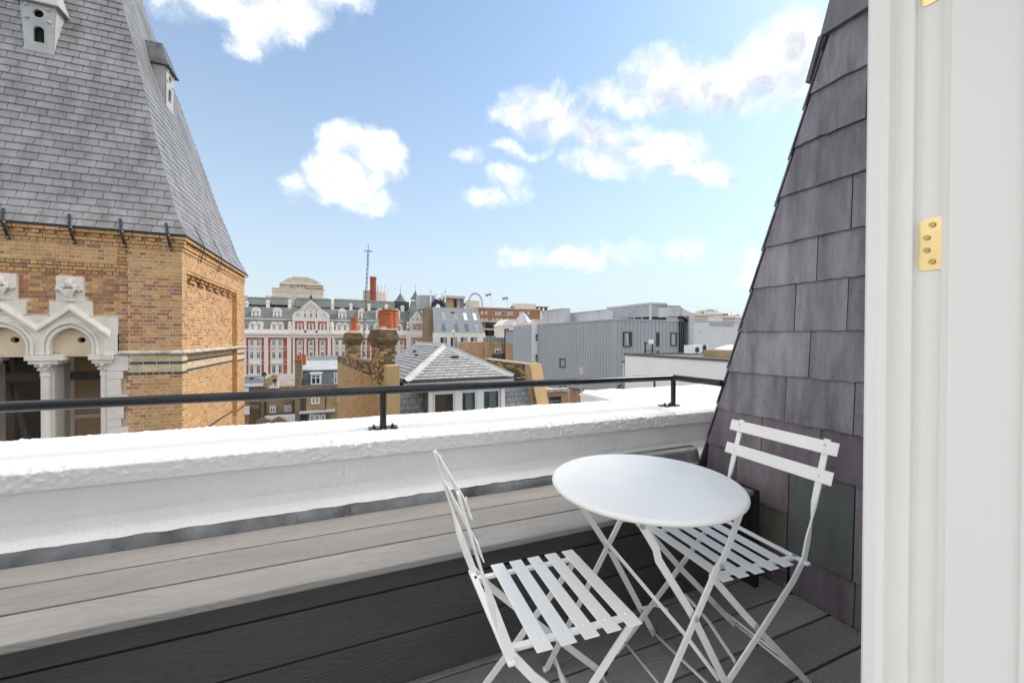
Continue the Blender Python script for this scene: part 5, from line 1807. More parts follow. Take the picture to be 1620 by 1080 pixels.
baysL = [403.5, 438.2]
baysR = [538, 571, 603, 633]


def bay(xc, k, pil_r=True):
    s = 1.0 - (xc - 403) * 0.00058
    w = 20.4 * s
    dy = (xc - 403) * -.0125
    yq = lambda y: y + (540 - y) * (1 - s) * 0.85
    # white stone surround to the paired windows, full height
    o = rpart('window_surround', 'far_stone', ht, (xc - w / 2, xc + w / 2, yq(537), yq(592)), v=HV, out=.22, back=.1)
    for sx in (-5.3, 5.3):
        x = xc + sx * s
        window(o if False else ht, x, yq(539.0), yq(546.2), HV - .25, 5.6 * s, arch=True)
        window(ht, x, yq(556.3), yq(566.8), HV - .25, 5.6 * s)
        window(ht, x, yq(577.6), yq(591.2), HV - .25, 5.8 * s)
        # carved panels between the storeys and segmental heads
        rpart('carved_panel', 'far_stone_d', o, (x - 3.2 * s, x + 3.2 * s, yq(548.8), yq(553.6)), v=HV - .22, out=.08, back=.05)
        a, b = U(x - 5.2 * s), U(x + 5.2 * s)
        z0_ = ZZ(x, yq(575.5))
        pts = [((a + b) / 2 + (b - a) / 2 * math.cos(math.pi * i / 8), z0_ + (b - a) * .22 * math.sin(math.pi * i / 8)) for i in range(9)]
        part('window_hood', MB().xz(pts, HV - .5, HV - .2), 'far_stone', o)
    # white bands across the brick
    for y in (548.3, 553.6, 569.3, 574.8):
        rpart('stone_band', 'far_stone', ht, (xc - 16 * s, xc - w / 2 - .05, yq(y), yq(y + 1.0)), (xc + w / 2 + .05, xc + 16 * s, yq(y), yq(y + 1.0)), v=HV, out=.12, back=.05)


for k, x in enumerate(baysL + baysR[:3] + [630.5]):
    bay(x, k)
for x, w in ((388.6, 2.6), (421.4, 6.4), (457.8, 6.5), (465.0, 3.2), (555, 5.5), (588, 5.5), (619, 5.5), (527.6, 3.4), (521, 5.2)):
    rpart('pilaster', 'far_stone', ht, (x - w / 2, x + w / 2, 534, 593), v=HV, out=.45, back=.1)
# centre bays: columns, single arched windows
rpart('dark_recess', 'far_red', ht, (467, 518, 534.5, 592), v=HV, out=.02, back=.0)
for x in (483.2, 501.2):
    a = U(x)
    zt, zb = ZZ(x, 536), ZZ(x, 592)
    c_ = part('column', MB().lathe([(.46, zb), (.46, zb + .4), (.38, zb + .5), (.33, zt - .6), (.46, zt - .3), (.46, zt)], (a, HV - .45, 0), 14), 'far_stone', ht, smooth=True, auto=True)
for x in (474.2, 492.2, 510.2):
    rpart('window_surround', 'far_stone', ht, (x - 4.6, x + 4.6, 538.5, 592), v=HV, out=.2, back=.1)
    window(ht, x, 539.0, 546, HV - .24, 5.4, arch=True)
    window(ht, x, 556.5, 566.5, HV - .24, 5.4)
    rpart('carved_panel', 'far_stone_d', ht, (x - 3, x + 3, 549, 553.4), v=HV - .2, out=.08, back=.05)
    rpart('window_hood', 'far_stone', ht, (x - 5.6, x + 5.6, 570, 573), v=HV, out=.4, back=.1)
    window(ht, x, 577.6, 590, HV - .24, 5.4)
# attic gable over the centre
rpart('attic_wall', 'far_red', ht, (463.4, 520.5, 507, 526), v=HV, out=.35, back=4)
rpart('attic_stone', 'far_stone', ht, (463, 521, 502.4, 508.2), (462.6, 467, 508.2, 525.8), (517, 521.4, 508.2, 525.8), (481.2, 485.2, 508.2, 525.8), (499, 503, 508.2, 525.8), (467.1, 516.9, 523, 525.8), v=HV, out=.5, back=.3)
for x in (474.2, 492.2, 510.2):
    rpart('window_surround', 'far_stone', ht, (x - 4.2, x + 4.2, 511.5, 523), v=HV - .35, out=.12, back=.1)
    window(ht, x, 513.6, 522, HV - .5, 4.8, arch=True)
rpart('attic_block', 'far_stone', ht, (476.6, 507.6, 487.6, 502.3), v=HV, out=.45, back=3)
for x in (482.6, 492, 500.6):
    window(ht, x, 495.5, 503 - .8, HV - .48, 2.6, mull=False, fwid=.06)
    window(ht, x, 491, 493.6, HV - .48, 2.4, mull=False, fwid=.06)
pa, pb, pc = P(475.6, 487.6, v=HV), P(508.6, 487.8, v=HV), P(492, 474.4, v=HV)
part('pediment', MB().xz([(pa.x, pa.z), (pb.x, pb.z), (pc.x, pc.z)], HV - .7, HV + 3), 'far_stone', ht)
part('pediment_panel', MB().xz([(pa.x + 1.2, pa.z + .25), (pb.x - 1.2, pb.z + .25), (pc.x, pc.z - .55)], HV - .73, HV - .69), 'far_stone_d', ht)
for s_, xe, xi in ((-1, 463, 476.5), (1, 521.5, 507.7)):
    ue, ui = U(xe), U(xi)
    zb, zt = ZZ(xe, 502.4), ZZ(xi, 490.5)
    pts = [(ui, zb)] + [(ui + (ue - ui) * math.cos(R(a)), zb + (zt - zb) * math.sin(R(a))) for a in range(0, 91, 10)]
    part('scroll_shoulder', MB().xz(pts, HV - .4, HV + .6), 'far_stone', ht)
    pts2 = [(ui + (ue - ui) * (.18 + .5 * math.cos(R(a))), zb + .35 + (zt - zb) * .5 * math.sin(R(a))) for a in range(0, 91, 15)]
    part('shoulder_panel', MB().xz([(ui + (ue - ui) * .18, zb + .35)] + pts2, HV - .43, HV - .39), 'far_stone_d', ht)
f0 = P(492, 474.6, v=HV)
part('finial', MB().lathe([(.35, 0), (.2, .5), (.42, .9), (.15, 1.3), (.05, 1.6), (.03, 3.0)], (f0.x, HV, f0.z), 8), 'iron', ht)
for x in (459, 525):
    q = P(x, 525.7, v=HV)
    part('urn', MB().lathe([(.55, 0), (.55, 1.6), (.7, 1.7), (.7, 1.9), (.35, 2.1), (.5, 2.6), (.2, 3.1)], (q.x, HV - .1, q.z), 10), 'far_stone', ht)


def dormer(x, s=1.0):
    v1 = HV + 2.6
    dy = (x - 404) * .009
    a = rpart('upper_dormer', 'far_stone', ht, (x - 7 * s, x + 7 * s, 491.2 + dy, 504.3 + dy * .6), v=v1, out=0, back=3)
    l, r_, t = P(x - 7.6 * s, 491.2 + dy, v=v1), P(x + 7.6 * s, 491.2 + dy, v=v1), P(x, 485.8 + dy, v=v1)
    zb_ = l.z
    n = 8
    part('dormer_pediment', MB().xz([(l.x + (r_.x - l.x) * i / n, zb_ + (t.z - zb_) * math.sin(math.pi * i / n) ** .8) for i in range(n, -1, -1)], v1 - .15, v1 + 3), 'far_stone', a)
    for sx in (-3.1, 3.1):
        window(a, x + sx * s, 496.8 + dy, 502.6 + dy * .6, v1 - .03, 3.6 * s, mull=False, fwid=.09)
        rpart('top_light', 'glass_dark', a, (x + (sx - 1.4) * s, x + (sx + 1.4) * s, 493.6 + dy, 495.4 + dy), v=v1, out=.03, back=.02)
    v2 = HV + .35
    yy = lambda y: y + (540 - y) * (1 - s) * .8
    b = rpart('lower_dormer', 'far_stone', ht, (x - 11.2 * s, x + 11.2 * s, yy(511.5), yy(525)), v=v2, out=0, back=3)
    for sx in (-5.1, 5.1):
        xx = x + sx * s
        l, r_ = P(xx - 5.6 * s, yy(511.5), v=v2), P(xx + 5.6 * s, yy(511.5), v=v2)
        part('dormer_hood', MB().xz([(l.x + (r_.x - l.x) * i / 6, l.z + .62 * math.sin(math.pi * i / 6)) for i in range(6, -1, -1)], v2 - .2, v2 + 2.5), 'far_stone', b)
        window(b, xx, yy(515.2), yy(522.2), v2 - .04, 4.8 * s, arch=True, fwid=.09)


for x, s in ((404.6, 1), (438.4, .98), (541.5, .93), (572.5, .91), (601, .9), (627, .88)):
    dormer(x, s)
# white chimneys and the long glazed top storey behind
for x, yt in ((389.5, 476), (423.3, 474), (457.8, 474), (526, 478.5), (555.2, 479.5), (584, 480), (611.5, 481), (637, 483)):
    v = HV + 4.2
    u0, u1 = P(x - 2.3, 490, v=v).x, P(x + 2.3, 490, v=v).x
    zb, zt = P(x, yt + 17, v=v).z, P(x, yt, v=v).z
    part('chimney', MB().box(u0, u1, v, v + 1.2, zb, zt - .7).box(u0 - .15, u1 + .15, v - .15, v + 1.35, zt - .7, zt - .35).box(u0 + .1, u1 - .1, v + .1, v + 1.1, zt - .35, zt), 'far_stone', ht)
gv = HV + 6
for i, (xa, xb, ya, yb) in enumerate(((392, 421, 471, 482), (425.5, 456, 471.2, 482), (468.5, 524, 473, 485.6), (528, 576, 475, 486.5), (577, 624, 477, 488.2))):
    st_ = rpart('glazed_attic', 'glass_green', ht, (xa, xb, ya, yb), v=gv, out=0, back=5)
    fr_ = MB()
    n = max(4, int((xb - xa) / 4.2))
    for k in range(n + 1):
        x = xa + (xb - xa) * k / n
        rb(fr_, x - .15, x + .15, ya, yb, gv, out=.08, back=0)
    rb(fr_, xa, xb, (ya + yb) / 2 - .25, (ya + yb) / 2 + .25, gv, out=.07, back=0)
    rb(fr_, xa, xb, ya - .8, ya, gv, out=.5, back=5)
    part('glazing_bars', fr_, 'roof_pale', st_)
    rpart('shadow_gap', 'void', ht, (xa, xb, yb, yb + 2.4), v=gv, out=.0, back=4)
for q_ in ((376, 392, 467.6, 486), (422, 425.4, 467.4, 473), (457, 467.5, 470.6, 484), (529.5, 568, 472.4, 475)):
    rpart('stone_upstand', 'far_stone_d', ht, q_, v=gv + .5, out=0, back=4)
# corner pavilion on the right
pv = HV - .6
ua, ub = U(642.5, pv), U(677.5, pv)
part('corner_block', MB().box(ua, ub, pv, pv + 10, GZ, ZZ(660, 528, pv)), 'far_red', ht)
rpart('corner_stone', 'far_stone', ht, (641.5, 678.5, 527.4, 531), (642.3, 677.7, 531, 534.2), (642.5, 650.5, 534.2, 600), (668.5, 677.6, 534.2, 600), v=pv, out=.35, back=.3)
for x in (655.3, 663.3):
    rpart('window_surround', 'far_stone', ht, (x - 3.4, x + 3.4, 536.6, 556), v=pv, out=.14, back=.1)
    window(ht, x, 538.6, 546, pv - .2, 4.4, arch=True)
    window(ht, x, 551, 560, pv - .2, 4.4)
rpart('corner_parapet', 'far_stone', ht, (641.8, 678, 522.5, 527.3), v=pv, out=.2, back=.5)
# shaped gable
gx0, gx1 = 648.5, 671.5
G_ = [(gx0, 522.5), (gx0, 509), (gx0 + 1.3, 504), (gx0 + 4.5, 501.8), (655, 499), (656, 496), (660, 492), (664, 496), (665, 499), (gx1 - 4.5, 501.8), (gx1 - 1.3, 504), (gx1, 509), (gx1, 522.5)]
part('shaped_gable', MB().xz([(P(x, y, v=pv).x, P(x, y, v=pv).z) for x, y in G_][::-1], pv - .1, pv + 1.2), 'far_stone', ht)
rpart('gable_brick', 'far_red', ht, (652, 668, 512, 522.4), v=pv - .1, out=.04, back=.0)
for x in (655.8, 663.8):
    rpart('window_surround', 'far_stone', ht, (x - 3.2, x + 3.2, 513.8, 522.4), v=pv - .14, out=.08, back=.0)
    window(ht, x, 514.8, 522, pv - .26, 4.4, arch=True)
rpart('gable_roundel', 'glass_dark', ht, (652.6, 654, 504.3, 506.2), (659.4, 661, 503.6, 506.2), (666, 667.4, 504.3, 506.2), v=pv - .1, out=.04, back=0)
# pavilion roof and lantern
q0 = [P(644.5, 524, v=pv), P(675, 524, v=pv)]
zr0, zr1 = q0[0].z, P(658, 477, v=pv + 4.5).z
ra, rb_ = P(651.6, 477, v=pv + 4.5).x, P(663.8, 477, v=pv + 4.5).x
dm = 10
part('pavilion_roof', MB().hexa([(q0[0].x, pv + .3, zr0), (q0[1].x, pv + .3, zr0), (q0[1].x, pv + dm, zr0), (q0[0].x, pv + dm, zr0), (ra, pv + 4.2, zr1), (rb_, pv + 4.2, zr1), (rb_, pv + 6.6, zr1), (ra, pv + 6.6, zr1)]), 'far_slate', ht)
cx_, cyv = (ra + rb_) / 2, pv + 5.4
hw_ = (rb_ - ra) / 2
zl1 = P(658, 472.8, v=pv + 4.5).z
ln = MB()
for sx in (-1, 0, 1):
    for sy in (-1, 1):
        ln.box(cx_ + sx * hw_ * .8 - .14, cx_ + sx * hw_ * .8 + .14, cyv + sy * 1.0 - .14, cyv + sy * 1.0 + .14, zr1, zl1)
part('lantern', ln, 'far_stone', ht)
zap, zfi = P(657.5, 459, v=pv + 4.5).z, P(657.5, 448, v=pv + 4.5).z
part('lantern_spire', MB().lathe([(hw_ * 1.30, zl1), (hw_ * 1.02, zl1 + .5), (hw_ * .6, zl1 + (zap - zl1) * .42), (hw_ * .22, zl1 + (zap - zl1) * .8), (.06, zap), (.04, zfi)], (cx_, cyv, 0), 8), 'blue_slate', ht)
for x in (645.5, 674.5):
    q = P(x, 520, v=pv)
    part('urn', MB().lathe([(.4, 0), (.5, .8), (.2, 1.0), (.45, 1.6), (.1, 2.3)], (q.x, pv + .2, q.z), 8), 'far_stone', ht)
rpart('side_chimney', 'far_stone', ht, (669.8, 673.8, 484, 512), v=HV + 5, out=0, back=1.5)

# conical turret and green box behind
v = 150
gb = thing('roof_plant_box', 'dark green plant box on the roof behind the mansion block', 'plant box', (P(634, 489, v=v).x, v + 2, P(634, 489, v=v).z))
rpart('box_body', 'dark_green', gb, (620.5, 647, 477, 490), v=v, back=6)
rpart('box_rib', 'far_slate', gb, *[(620.5 + k * 3.3 - .25, 620.5 + k * 3.3 + .25, 477.4, 490) for k in range(9)], v=v, out=.12, back=0)
v = 152
q = P(634.5, 477, v=v)
hgt = P(634.5, 463, v=v).z - q.z
tu = thing('conical_turret', 'blue slate conical turret roof with a spike behind the plant box', 'turret', (q.x, v + 2, q.z - 3))
part('turret_drum', MB().lathe([(2.0, q.z - 3), (2.0, q.z)], (q.x, v + 2, 0), 12), 'far_stone', tu)
part('turret_cone', MB().lathe([(2.5, q.z), (1.5, q.z + hgt * .3), (.5, q.z + hgt * .8), (.1, q.z + hgt)], (q.x, v + 2, 0), 12), 'blue_slate', tu)
part('turret_spike', MB().lathe([(.08, q.z + hgt), (.04, q.z + hgt * 1.8)], (q.x, v + 2, 0), 6), 'iron', tu)

# ---------------------------------------------------------------- stepped stone block on the skyline
v = 330
ss = thing('stepped_stone_tower', 'pale stone stepped tower top on the skyline behind the mansion block', 'tower', (P(475, 472, v=v).x, v + 10, GZ))
pt = lambda x, y: (P(x, y, v=v).x, P(x, y, v=v).z)
rpart('lower_block', 'far_stone_d', ss, (430.2, 511.5, 456.4, 520), v=v, back=30)
rpart('lower_step', 'far_stone_d', ss, (420, 518.5, 469.6, 520), v=v - 3, back=30)
prof_ = [(441.7, 456.4), (441.7, 446.3), (445.6, 446.3), (446, 444.2), (449.5, 443.8), (450, 441.6), (453.6, 441.2), (454, 439.6), (459, 439.4), (462.6, 437.2), (489, 438.6), (490.5, 440.6), (497, 441.4), (498, 443.6), (503, 444.4), (503.8, 447), (507.6, 447.4), (508, 450.4), (511.4, 451), (511.4, 456.4)]
part('upper_block', MB().xz([pt(*p) for p in prof_][::-1], v + 1, v + 22), 'far_stone_d', ss)
rpart('stone_joint', 'far_stone', ss, (441.9, 511.2, 449.9, 450.2), (430.4, 511.3, 461.8, 462.1), (430.4, 511.3, 467.8, 468.1), v=v, out=.25, back=1.2)
for (x, y, w, h) in ((460.9, 453, 1.5, 1.4), (471.3, 452.4, .9, 1.6), (477, 451.3, .8, 2.0), (482.8, 452.8, 1, 1.3), (448.5, 455.7, 1.2, .45), (483.5, 456, .8, .5), (487, 456, 1.6, .5), (468.5, 455.8, .6, .4)):
    part('dial_mark', MB().xz([pt(x - w, y), pt(x, y + h), pt(x + w, y), pt(x, y - h)], v + .6, v + 1.1), 'frame_dark', ss)

# brick chimney with three flues
v = 210
q = P(590.7, 480, v=v)
bc = thing('tall_brick_chimney', 'tall round red brick chimney on the skyline', 'chimney', (q.x, v + 2, GZ))
rr_ = (P(596, 450, v=v).x - P(585.6, 450, v=v).x) / 2
zt = P(590.7, 437.3, v=v).z
part('shaft', MB().lathe([(rr_ * 1.1, GZ), (rr_, q.z), (rr_ * .97, zt - 1.2), (rr_ * 1.04, zt - 1.1), (rr_ * 1.04, zt), (rr_ * .8, zt), (rr_ * .7, zt - 2)], (q.x, v + 2, 0), 20), mat('chimney_brick', (0.36, 0.10, 0.055), .9, .2, .4), bc, smooth=True, auto=True)
fx = thing('steel_flues', 'three pale steel boiler flues beside the tall brick chimney', 'flues', (P(604.5, 480, v=v).x, v + 2, GZ))
for x in (599, 604.2, 609.8):
    q = P(x, 480, v=v)
    part('flue', MB().lathe([(.75, GZ), (.75, P(x, 460.5, v=v).z), (.35, P(x, 460, v=v).z), (.35, P(x, 450.5, v=v).z)], (q.x, v + 2, 0), 10), 'far_stone', fx, smooth=True, auto=True)
rpart('flue_frame', 'far_stone_d', fx, (596.8, 598, 459.5, 500), (611.2, 612.4, 459.5, 500), (597, 612.3, 470, 471), v=v + 3.2, back=.5)
bxo = MB()
rb(bxo, 575, 586, 459, 520, v + 4, back=6)
single('stone_stair_tower', bxo, 'far_stone_d', 'plain pale stair tower left of the tall brick chimney', 'tower')

# ---------------------------------------------------------------- modern office with a sloping glazed top
v = 112
of = thing('glass_topped_office', 'cream office block with sloping grey glass upper storeys', 'office block', (P(725, 560, v=v).x, v + 8, GZ))
rpart('base_wall', 'far_stone', of, (687.5, 768, 526.5, 640), v=v, back=16)
for x in (702, 718, 734, 749.6):
    wv = rpart('window', 'frame_dark', of, (x - 5.0, x + 5.0, 533.6, 550.2), v=v, out=.06, back=0)
    rpart('pane', 'glass_pale', wv, (x - 1.0, x + 4.2, 534.4, 549.6), v=v, out=.1, back=0)
    rpart('pane', 'glass_dark', wv, (x - 4.4, x - 1.6, 534.4, 549.6), v=v, out=.1, back=0)
rpart('window', 'frame_dark', of, (729, 740, 554.5, 562), v=v, out=.06, back=0)
c4 = [P(687.5, 526.5, v=v), P(766.5, 526.5, v=v), P(755, 487.4, v=v + 4), P(684.6, 486.6, v=v + 4)]
zt = (c4[2].z + c4[3].z) / 2
gl = MB()
gl.add([(c4[0].x, v, c4[0].z), (c4[1].x, v, c4[0].z), (c4[2].x, v + 4, zt), (c4[3].x, v + 4, zt), (c4[0].x, v + 14, c4[0].z), (c4[1].x, v + 14, c4[0].z), (c4[2].x, v + 12, zt), (c4[3].x, v + 12, zt)], [(0, 1, 2, 3), (1, 5, 6, 2), (4, 0, 3, 7), (3, 2, 6, 7), (5, 4, 7, 6)])
sl_ = part('sloping_glazing', gl, mat('grey_glazed_slope', (0.27, 0.285, 0.305), .3, .1, .4), of)
ey = Vector((0, 4, zt - c4[0].z))
eL_ = ey.length
en = Vector((0, -(zt - c4[0].z), 4)).normalized()


def slope_box(mb, fx0, fx1, f0, f1, d=.05):
    vs = []
    for dd in (-.02, d):
        for (a, f) in ((fx0, f0), (fx1, f0), (fx1, f1), (fx0, f1)):
            xl, xr = c4[0].x + (c4[3].x - c4[0].x) * f, c4[1].x + (c4[2].x - c4[1].x) * f
            vs.append(Vector((xl + (xr - xl) * a, v, c4[0].z)) + ey * f + en * dd)
    return mb.hexa(vs)


jm = MB()
for f in (.0, .25, .5, .75, .985):
    slope_box(jm, 0, 1, f, f + .012, .06)
for k in range(17):
    slope_box(jm, k / 16 - .002, k / 16 + .002, 0, 1, .055)
part('glazing_joint', jm, 'clad_pale', sl_)
for k, (a, f0, f1, m_) in enumerate(((.17, .5, .82, 'glass_pale'), (.42, .52, .80, 'glass_pale'), (.64, .52, .80, 'frame_white'), (.85, .52, .80, 'frame_white'), (.15, .06, .36, 'glass_blue'), (.4, .06, .36, 'glass_blue'), (.62, .06, .36, 'glass_blue'), (.83, .06, .34, 'glass_pale'))):
    w_ = MB()
    slope_box(w_, a, a + .075, f0, f1, .07)
    part('roof_window', w_, m_, of)
fl_ = [P(674, 488, v=v + 3), P(687.5, 530, v=v)]
part('brown_flank', MB().hexa([(c4[0].x - .9, v + .02, GZ), (c4[0].x - .05, v + .02, GZ), (c4[0].x - .05, v + 9, GZ), (c4[0].x - 2.0, v + 9, GZ), (c4[3].x - 1.6, v + 4, zt), (c4[3].x - .05, v + 4, zt), (c4[3].x - .05, v + 9, zt), (c4[3].x - 2.0, v + 9, zt)]), 'far_brown', of)
rpart('edge_band', 'frame_white', of, (754.6, 756, 487.5, 489), v=v + 3.9, out=.1, back=.5)
# plant room and rooftop room
vp = v + 7
rpart('plant_room', 'clad', of, (664, 688, 467, 489), v=vp, back=6)
rpart('roof_room', 'wood_panel', of, (705, 728, 472, 488), v=vp, back=5)
rpart('roof_room_door', 'timber', of, (717.6, 722.6, 473.3, 487), v=vp, out=.05, back=0)
rpart('roof_room_glass', 'glass_blue', of, (728, 734, 472.5, 487.6), v=vp, out=0, back=4)
rpart('roof_canopy', 'clad_pale', of, (703, 736, 467.8, 471.8), v=vp - 1, back=7)
an = thing('rooftop_aerials', 'cluster of phone masts with white panels on the glass topped office', 'phone masts', (P(692, 489, v=vp).x, vp - 1.5, P(692, 489, v=vp).z))
fm = MB()
for k in range(22):
    x = 683 + (k % 11) * 1.9 + random.uniform(-.4, .4)
    y = 473 + random.uniform(0, 12)
    rb(fm, x, x + .5, y - 3, y + 4, vp - 1.2 - random.random(), back=.08)
    rb(fm, x - 1.5, x + 1.5, y, y + .45, vp - 1.2 - random.random(), back=.08)
for x, y in ((700.4, 484), (690.2, 477), (697, 479), (686, 482)):
    c = P(x, y, v=vp - 1.6)
    fm.lathe([(.75, 0), (.75, .25)], (c.x, vp - 1.9, c.z), 14, 'Y')
part('mast_frame', fm, 'iron', an)
for x, y0_, y1_ in ((681.5, 466, 484), (689.4, 464, 474), (699.4, 464, 474), (704.4, 467, 478)):
    rpart('panel_antenna', 'frame_white', an, (x - 1.3, x + 1.3, y0_, y1_), v=vp - 1.7, back=.25)
for x in (681.5, 704.5):
    rpart('mast_tip', 'clad_pale', an, (x - .7, x + .7, 459, 463), (x - .2, x + .2, 463, 467), v=vp - 1.6, back=.2)
ca = P(714.5, 500, v=v - 3)
lm = thing('lamp_mast', 'slim pale mast with a dark head in front of the glass topped office', 'mast', (P(717.5, 560, v=v - 6).x, v - 6, GZ))
rpart('mast_pole', 'clad_pale', lm, (717.1, 718.2, 494, 700), v=v - 6, back=.2)
rpart('mast_head', 'iron', lm, (713.5, 719.5, 493.4, 495.6), v=v - 6, out=.1, back=.4)
rpart('mast_box', 'frame_white', lm, (715, 719.5, 521, 526), v=v - 6, out=.15, back=.3)

# ---------------------------------------------------------------- observation wheel and flags
WV = 2300
wc = P(752.5, 479.5, v=WV)
wh = thing('observation_wheel', 'far-off observation wheel showing above the rooftops', 'ferris wheel', (wc.x, WV, GZ))
wr = P(766.5, 479.5, v=WV).x - wc.x
ring_ = [Vector((wc.x + wr * .82 * math.cos(a), WV + wr * .3 * math.cos(a), wc.z + wr * math.sin(a))) for a in [2 * math.pi * k / 48 for k in range(49)]]
part('rim', MB().tube(ring_, 1.6, 5), 'clad_pale', wh)
part('rim', MB().tube([wc + (p - wc) * .93 for p in ring_], .9, 5), 'clad_pale', wh)
sp = MB()
for p in ring_[::4]:
    sp.tube([wc, p], .35, 3)
part('spokes', sp, 'clad_pale', wh)
for k in range(0, 48, 2):
    p = wc + (ring_[k] - wc) * 1.07
    part('capsule', MB().ball(p, 4.2, sx=1.25, sy=1, sz=.8, n=8, m=6), 'dish', wh)
part('support', MB().tube([wc, Vector((wc.x - 30, WV + 20, GZ))], 3, 6).tube([wc, Vector((wc.x + 30, WV + 20, GZ))], 3, 6), 'clad_pale', wh)


def flag(xp, yp0, yp1, x0, x1, y0, y1, v, label):
    b = P(xp, yp1, v=v)
    f = thing('flag', label, 'flag', (b.x, v, b.z), 0, 'flags on the skyline')
    rpart('flagpole', 'clad_pale', f, (xp - .18, xp + .18, yp0, yp1), v=v, back=.15)
    n = 14
    A_, B_ = P(x1, y0, v=v), P(x0, y1, v=v)
    for k, (m_, fa, fb) in enumerate((('flag_blue', 0, .3), ('flag_white', .3, .42), ('flag_red', .42, .62), ('flag_white', .62, .74), ('flag_blue', .74, 1))):
        mb = MB()
        top_, bot_ = [], []
        for i in range(n + 1):
            x = xp + (x0 - xp) * i / n
            sag = 1.6 * (i / n) + .5 * math.sin(i * .9)
            u = P(x, 470, v=v).x
            zt_ = P(x, y0 + sag, v=v).z
            zb_ = P(x, y1 + sag, v=v).z
            yv = v + .5 * math.sin(i * .8)
            top_.append((u, yv, zt_ + (zb_ - zt_) * fa))
            bot_.append((u, yv, zt_ + (zb_ - zt_) * fb))
        mb.strip(top_, bot_)
        mb.strip([(p[0], p[1] + .03, p[2]) for p in top_], [(p[0], p[1] + .03, p[2]) for p in bot_])
        part('flag_stripe', mb, m_, f)


flag(777, 463.5, 487, 767.5, 776.8, 463.8, 467.2, 215, 'red white and blue flag on a tall pole, the left one on the skyline')
flag(803.2, 468.8, 488, 794, 803, 469.4, 472.8, 225, 'red white and blue flag on a pole, the right one on the skyline')

# ---------------------------------------------------------------- long orange brick block
v = 190
ob = thing('orange_brick_block', 'long orange brick block with a band of windows, behind the white stone pavilion', 'office block', (P(800, 520, v=v).x, v + 8, GZ))
zt = P(805, 488.8, v=v).z
part('wall', MB().box(P(752, 500, v=v).x, P(855, 500, v=v).x, v, v + 16, GZ, zt), 'far_orange', ob)
part('coping', MB().box(P(752, 500, v=v).x, P(855.5, 500, v=v).x, v - .4, v + 16, zt, zt + .55), 'far_stone_d', ob)
for x in [781.5 + 4.55 * i for i in range(8)]:
    window(ob, x, 493.2, 498.6, v, 4.2, out=.1, gm='glass_dark' if int(x) % 2 else 'glass_pale', mull=False, fwid=.12)
for x in (762.6, 769, 823, 836):
    window(ob, x, 492.5, 497.5, v, 3.6, out=.1, gm='glass_pale', fwid=.14)
for x in (763, 769, 781, 787, 793):
    window(ob, x, 504, 508, v, 4.0, out=.1, gm='glass_pale', fwid=.14)
vt_ = v + 4
rpart('roof_plant', 'far_stone_d', ob, (815.6, 847.6, 480.4, 491), v=vt_, back=6)
rpart('roof_plant', 'far_stone_d', ob, (740.5, 758.5, 475.6, 489), v=vt_, back=6)
rpart('roof_vent', 'iron', ob, (808.4, 809.8, 484.6, 488), (811.6, 813.2, 484.6, 488), (733.5, 736, 479.5, 484), v=vt_, back=1)
rpart('roof_deck', 'far_brown', ob, (849, 868, 484.8, 486.2), (851, 852, 486.2, 491), (858, 859, 486.2, 491), (865, 866, 486.2, 491), v=vt_, back=3)
# curved dark terraces below
v = 165
ct = thing('terraced_flats', 'flats with dark glazed balconies stepping below the orange brick block', 'flats', (P(778, 530, v=v).x, v + 6, GZ))
rpart('slab', 'far_stone_d', ct, (756, 799, 507, 509.4), (756, 799, 519.4, 522), (756, 799, 531.5, 534), v=v, back=9)
rpart('balcony_back', 'far_tan', ct, (757, 768, 509.4, 531.5), v=v + 2, back=6)
rpart('balcony_glazing', 'glass_dark', ct, (768, 795, 509.5, 519.3), (771, 795, 522, 531.4), v=v + 2, back=6)
rpart('balcony_rail', 'frame_dark', ct, *[(769 + k * 2.6, 769.4 + k * 2.6, 512.5, 519.3) for k in range(10)], (768, 795, 512.2, 512.8), v=v, back=.1)
# white stone pavilion with little pyramid roof
v = 140
wp = thing('white_stone_pavilion', 'white stone pavilion with a gable and a small lead pyramid roof', 'pavilion', (P(818, 520, v=v).x, v + 5, GZ))
rpart('wall', 'far_stone', wp, (793.5, 812, 515.5, 600), (816, 847, 510, 600), v=v, back=8)
ga, gb_, gc = P(792.5, 515.5, v=v), P(813, 515.5, v=v), P(804, 504.5, v=v)
part('gable', MB().xz([(ga.x, ga.z), (gb_.x, gb_.z), (gc.x, gc.z)], v - .3, v + 9), 'far_stone', wp)
py0, py1 = P(822, 509, v=v + 1), P(843, 509, v=v + 1)
pa_ = P(832, 494, v=v + 3)
cxp = (py0.x + py1.x) / 2
hwp = (py1.x - py0.x) / 2
part('pyramid_roof', MB().lathe([(hwp * 1.42, py0.z), (hwp * .5, py0.z + (pa_.z - py0.z) * .75), (.25, pa_.z), (.1, pa_.z + .2), (.06, pa_.z + 1.0)], (cxp, v + 4, 0), 4), 'clad_pale', wp)
part('cornice', MB().box(py0.x - 1.0, py1.x + 1.2, v - .3, v + 8, P(832, 513, v=v).z, P(832, 509.6, v=v).z), 'far_stone', wp)
rpart('side_roof', 'clad_pale', wp, (811, 822, 505, 511), v=v + 3, back=5)
rpart('side_roof', 'far_stone_d', wp, (843, 858, 505, 515), v=v + 6, back=6)
rpart('roof_vent', 'iron', wp, (799, 801, 520, 522), (803, 805, 519.6, 522), v=v - 8, back=1)

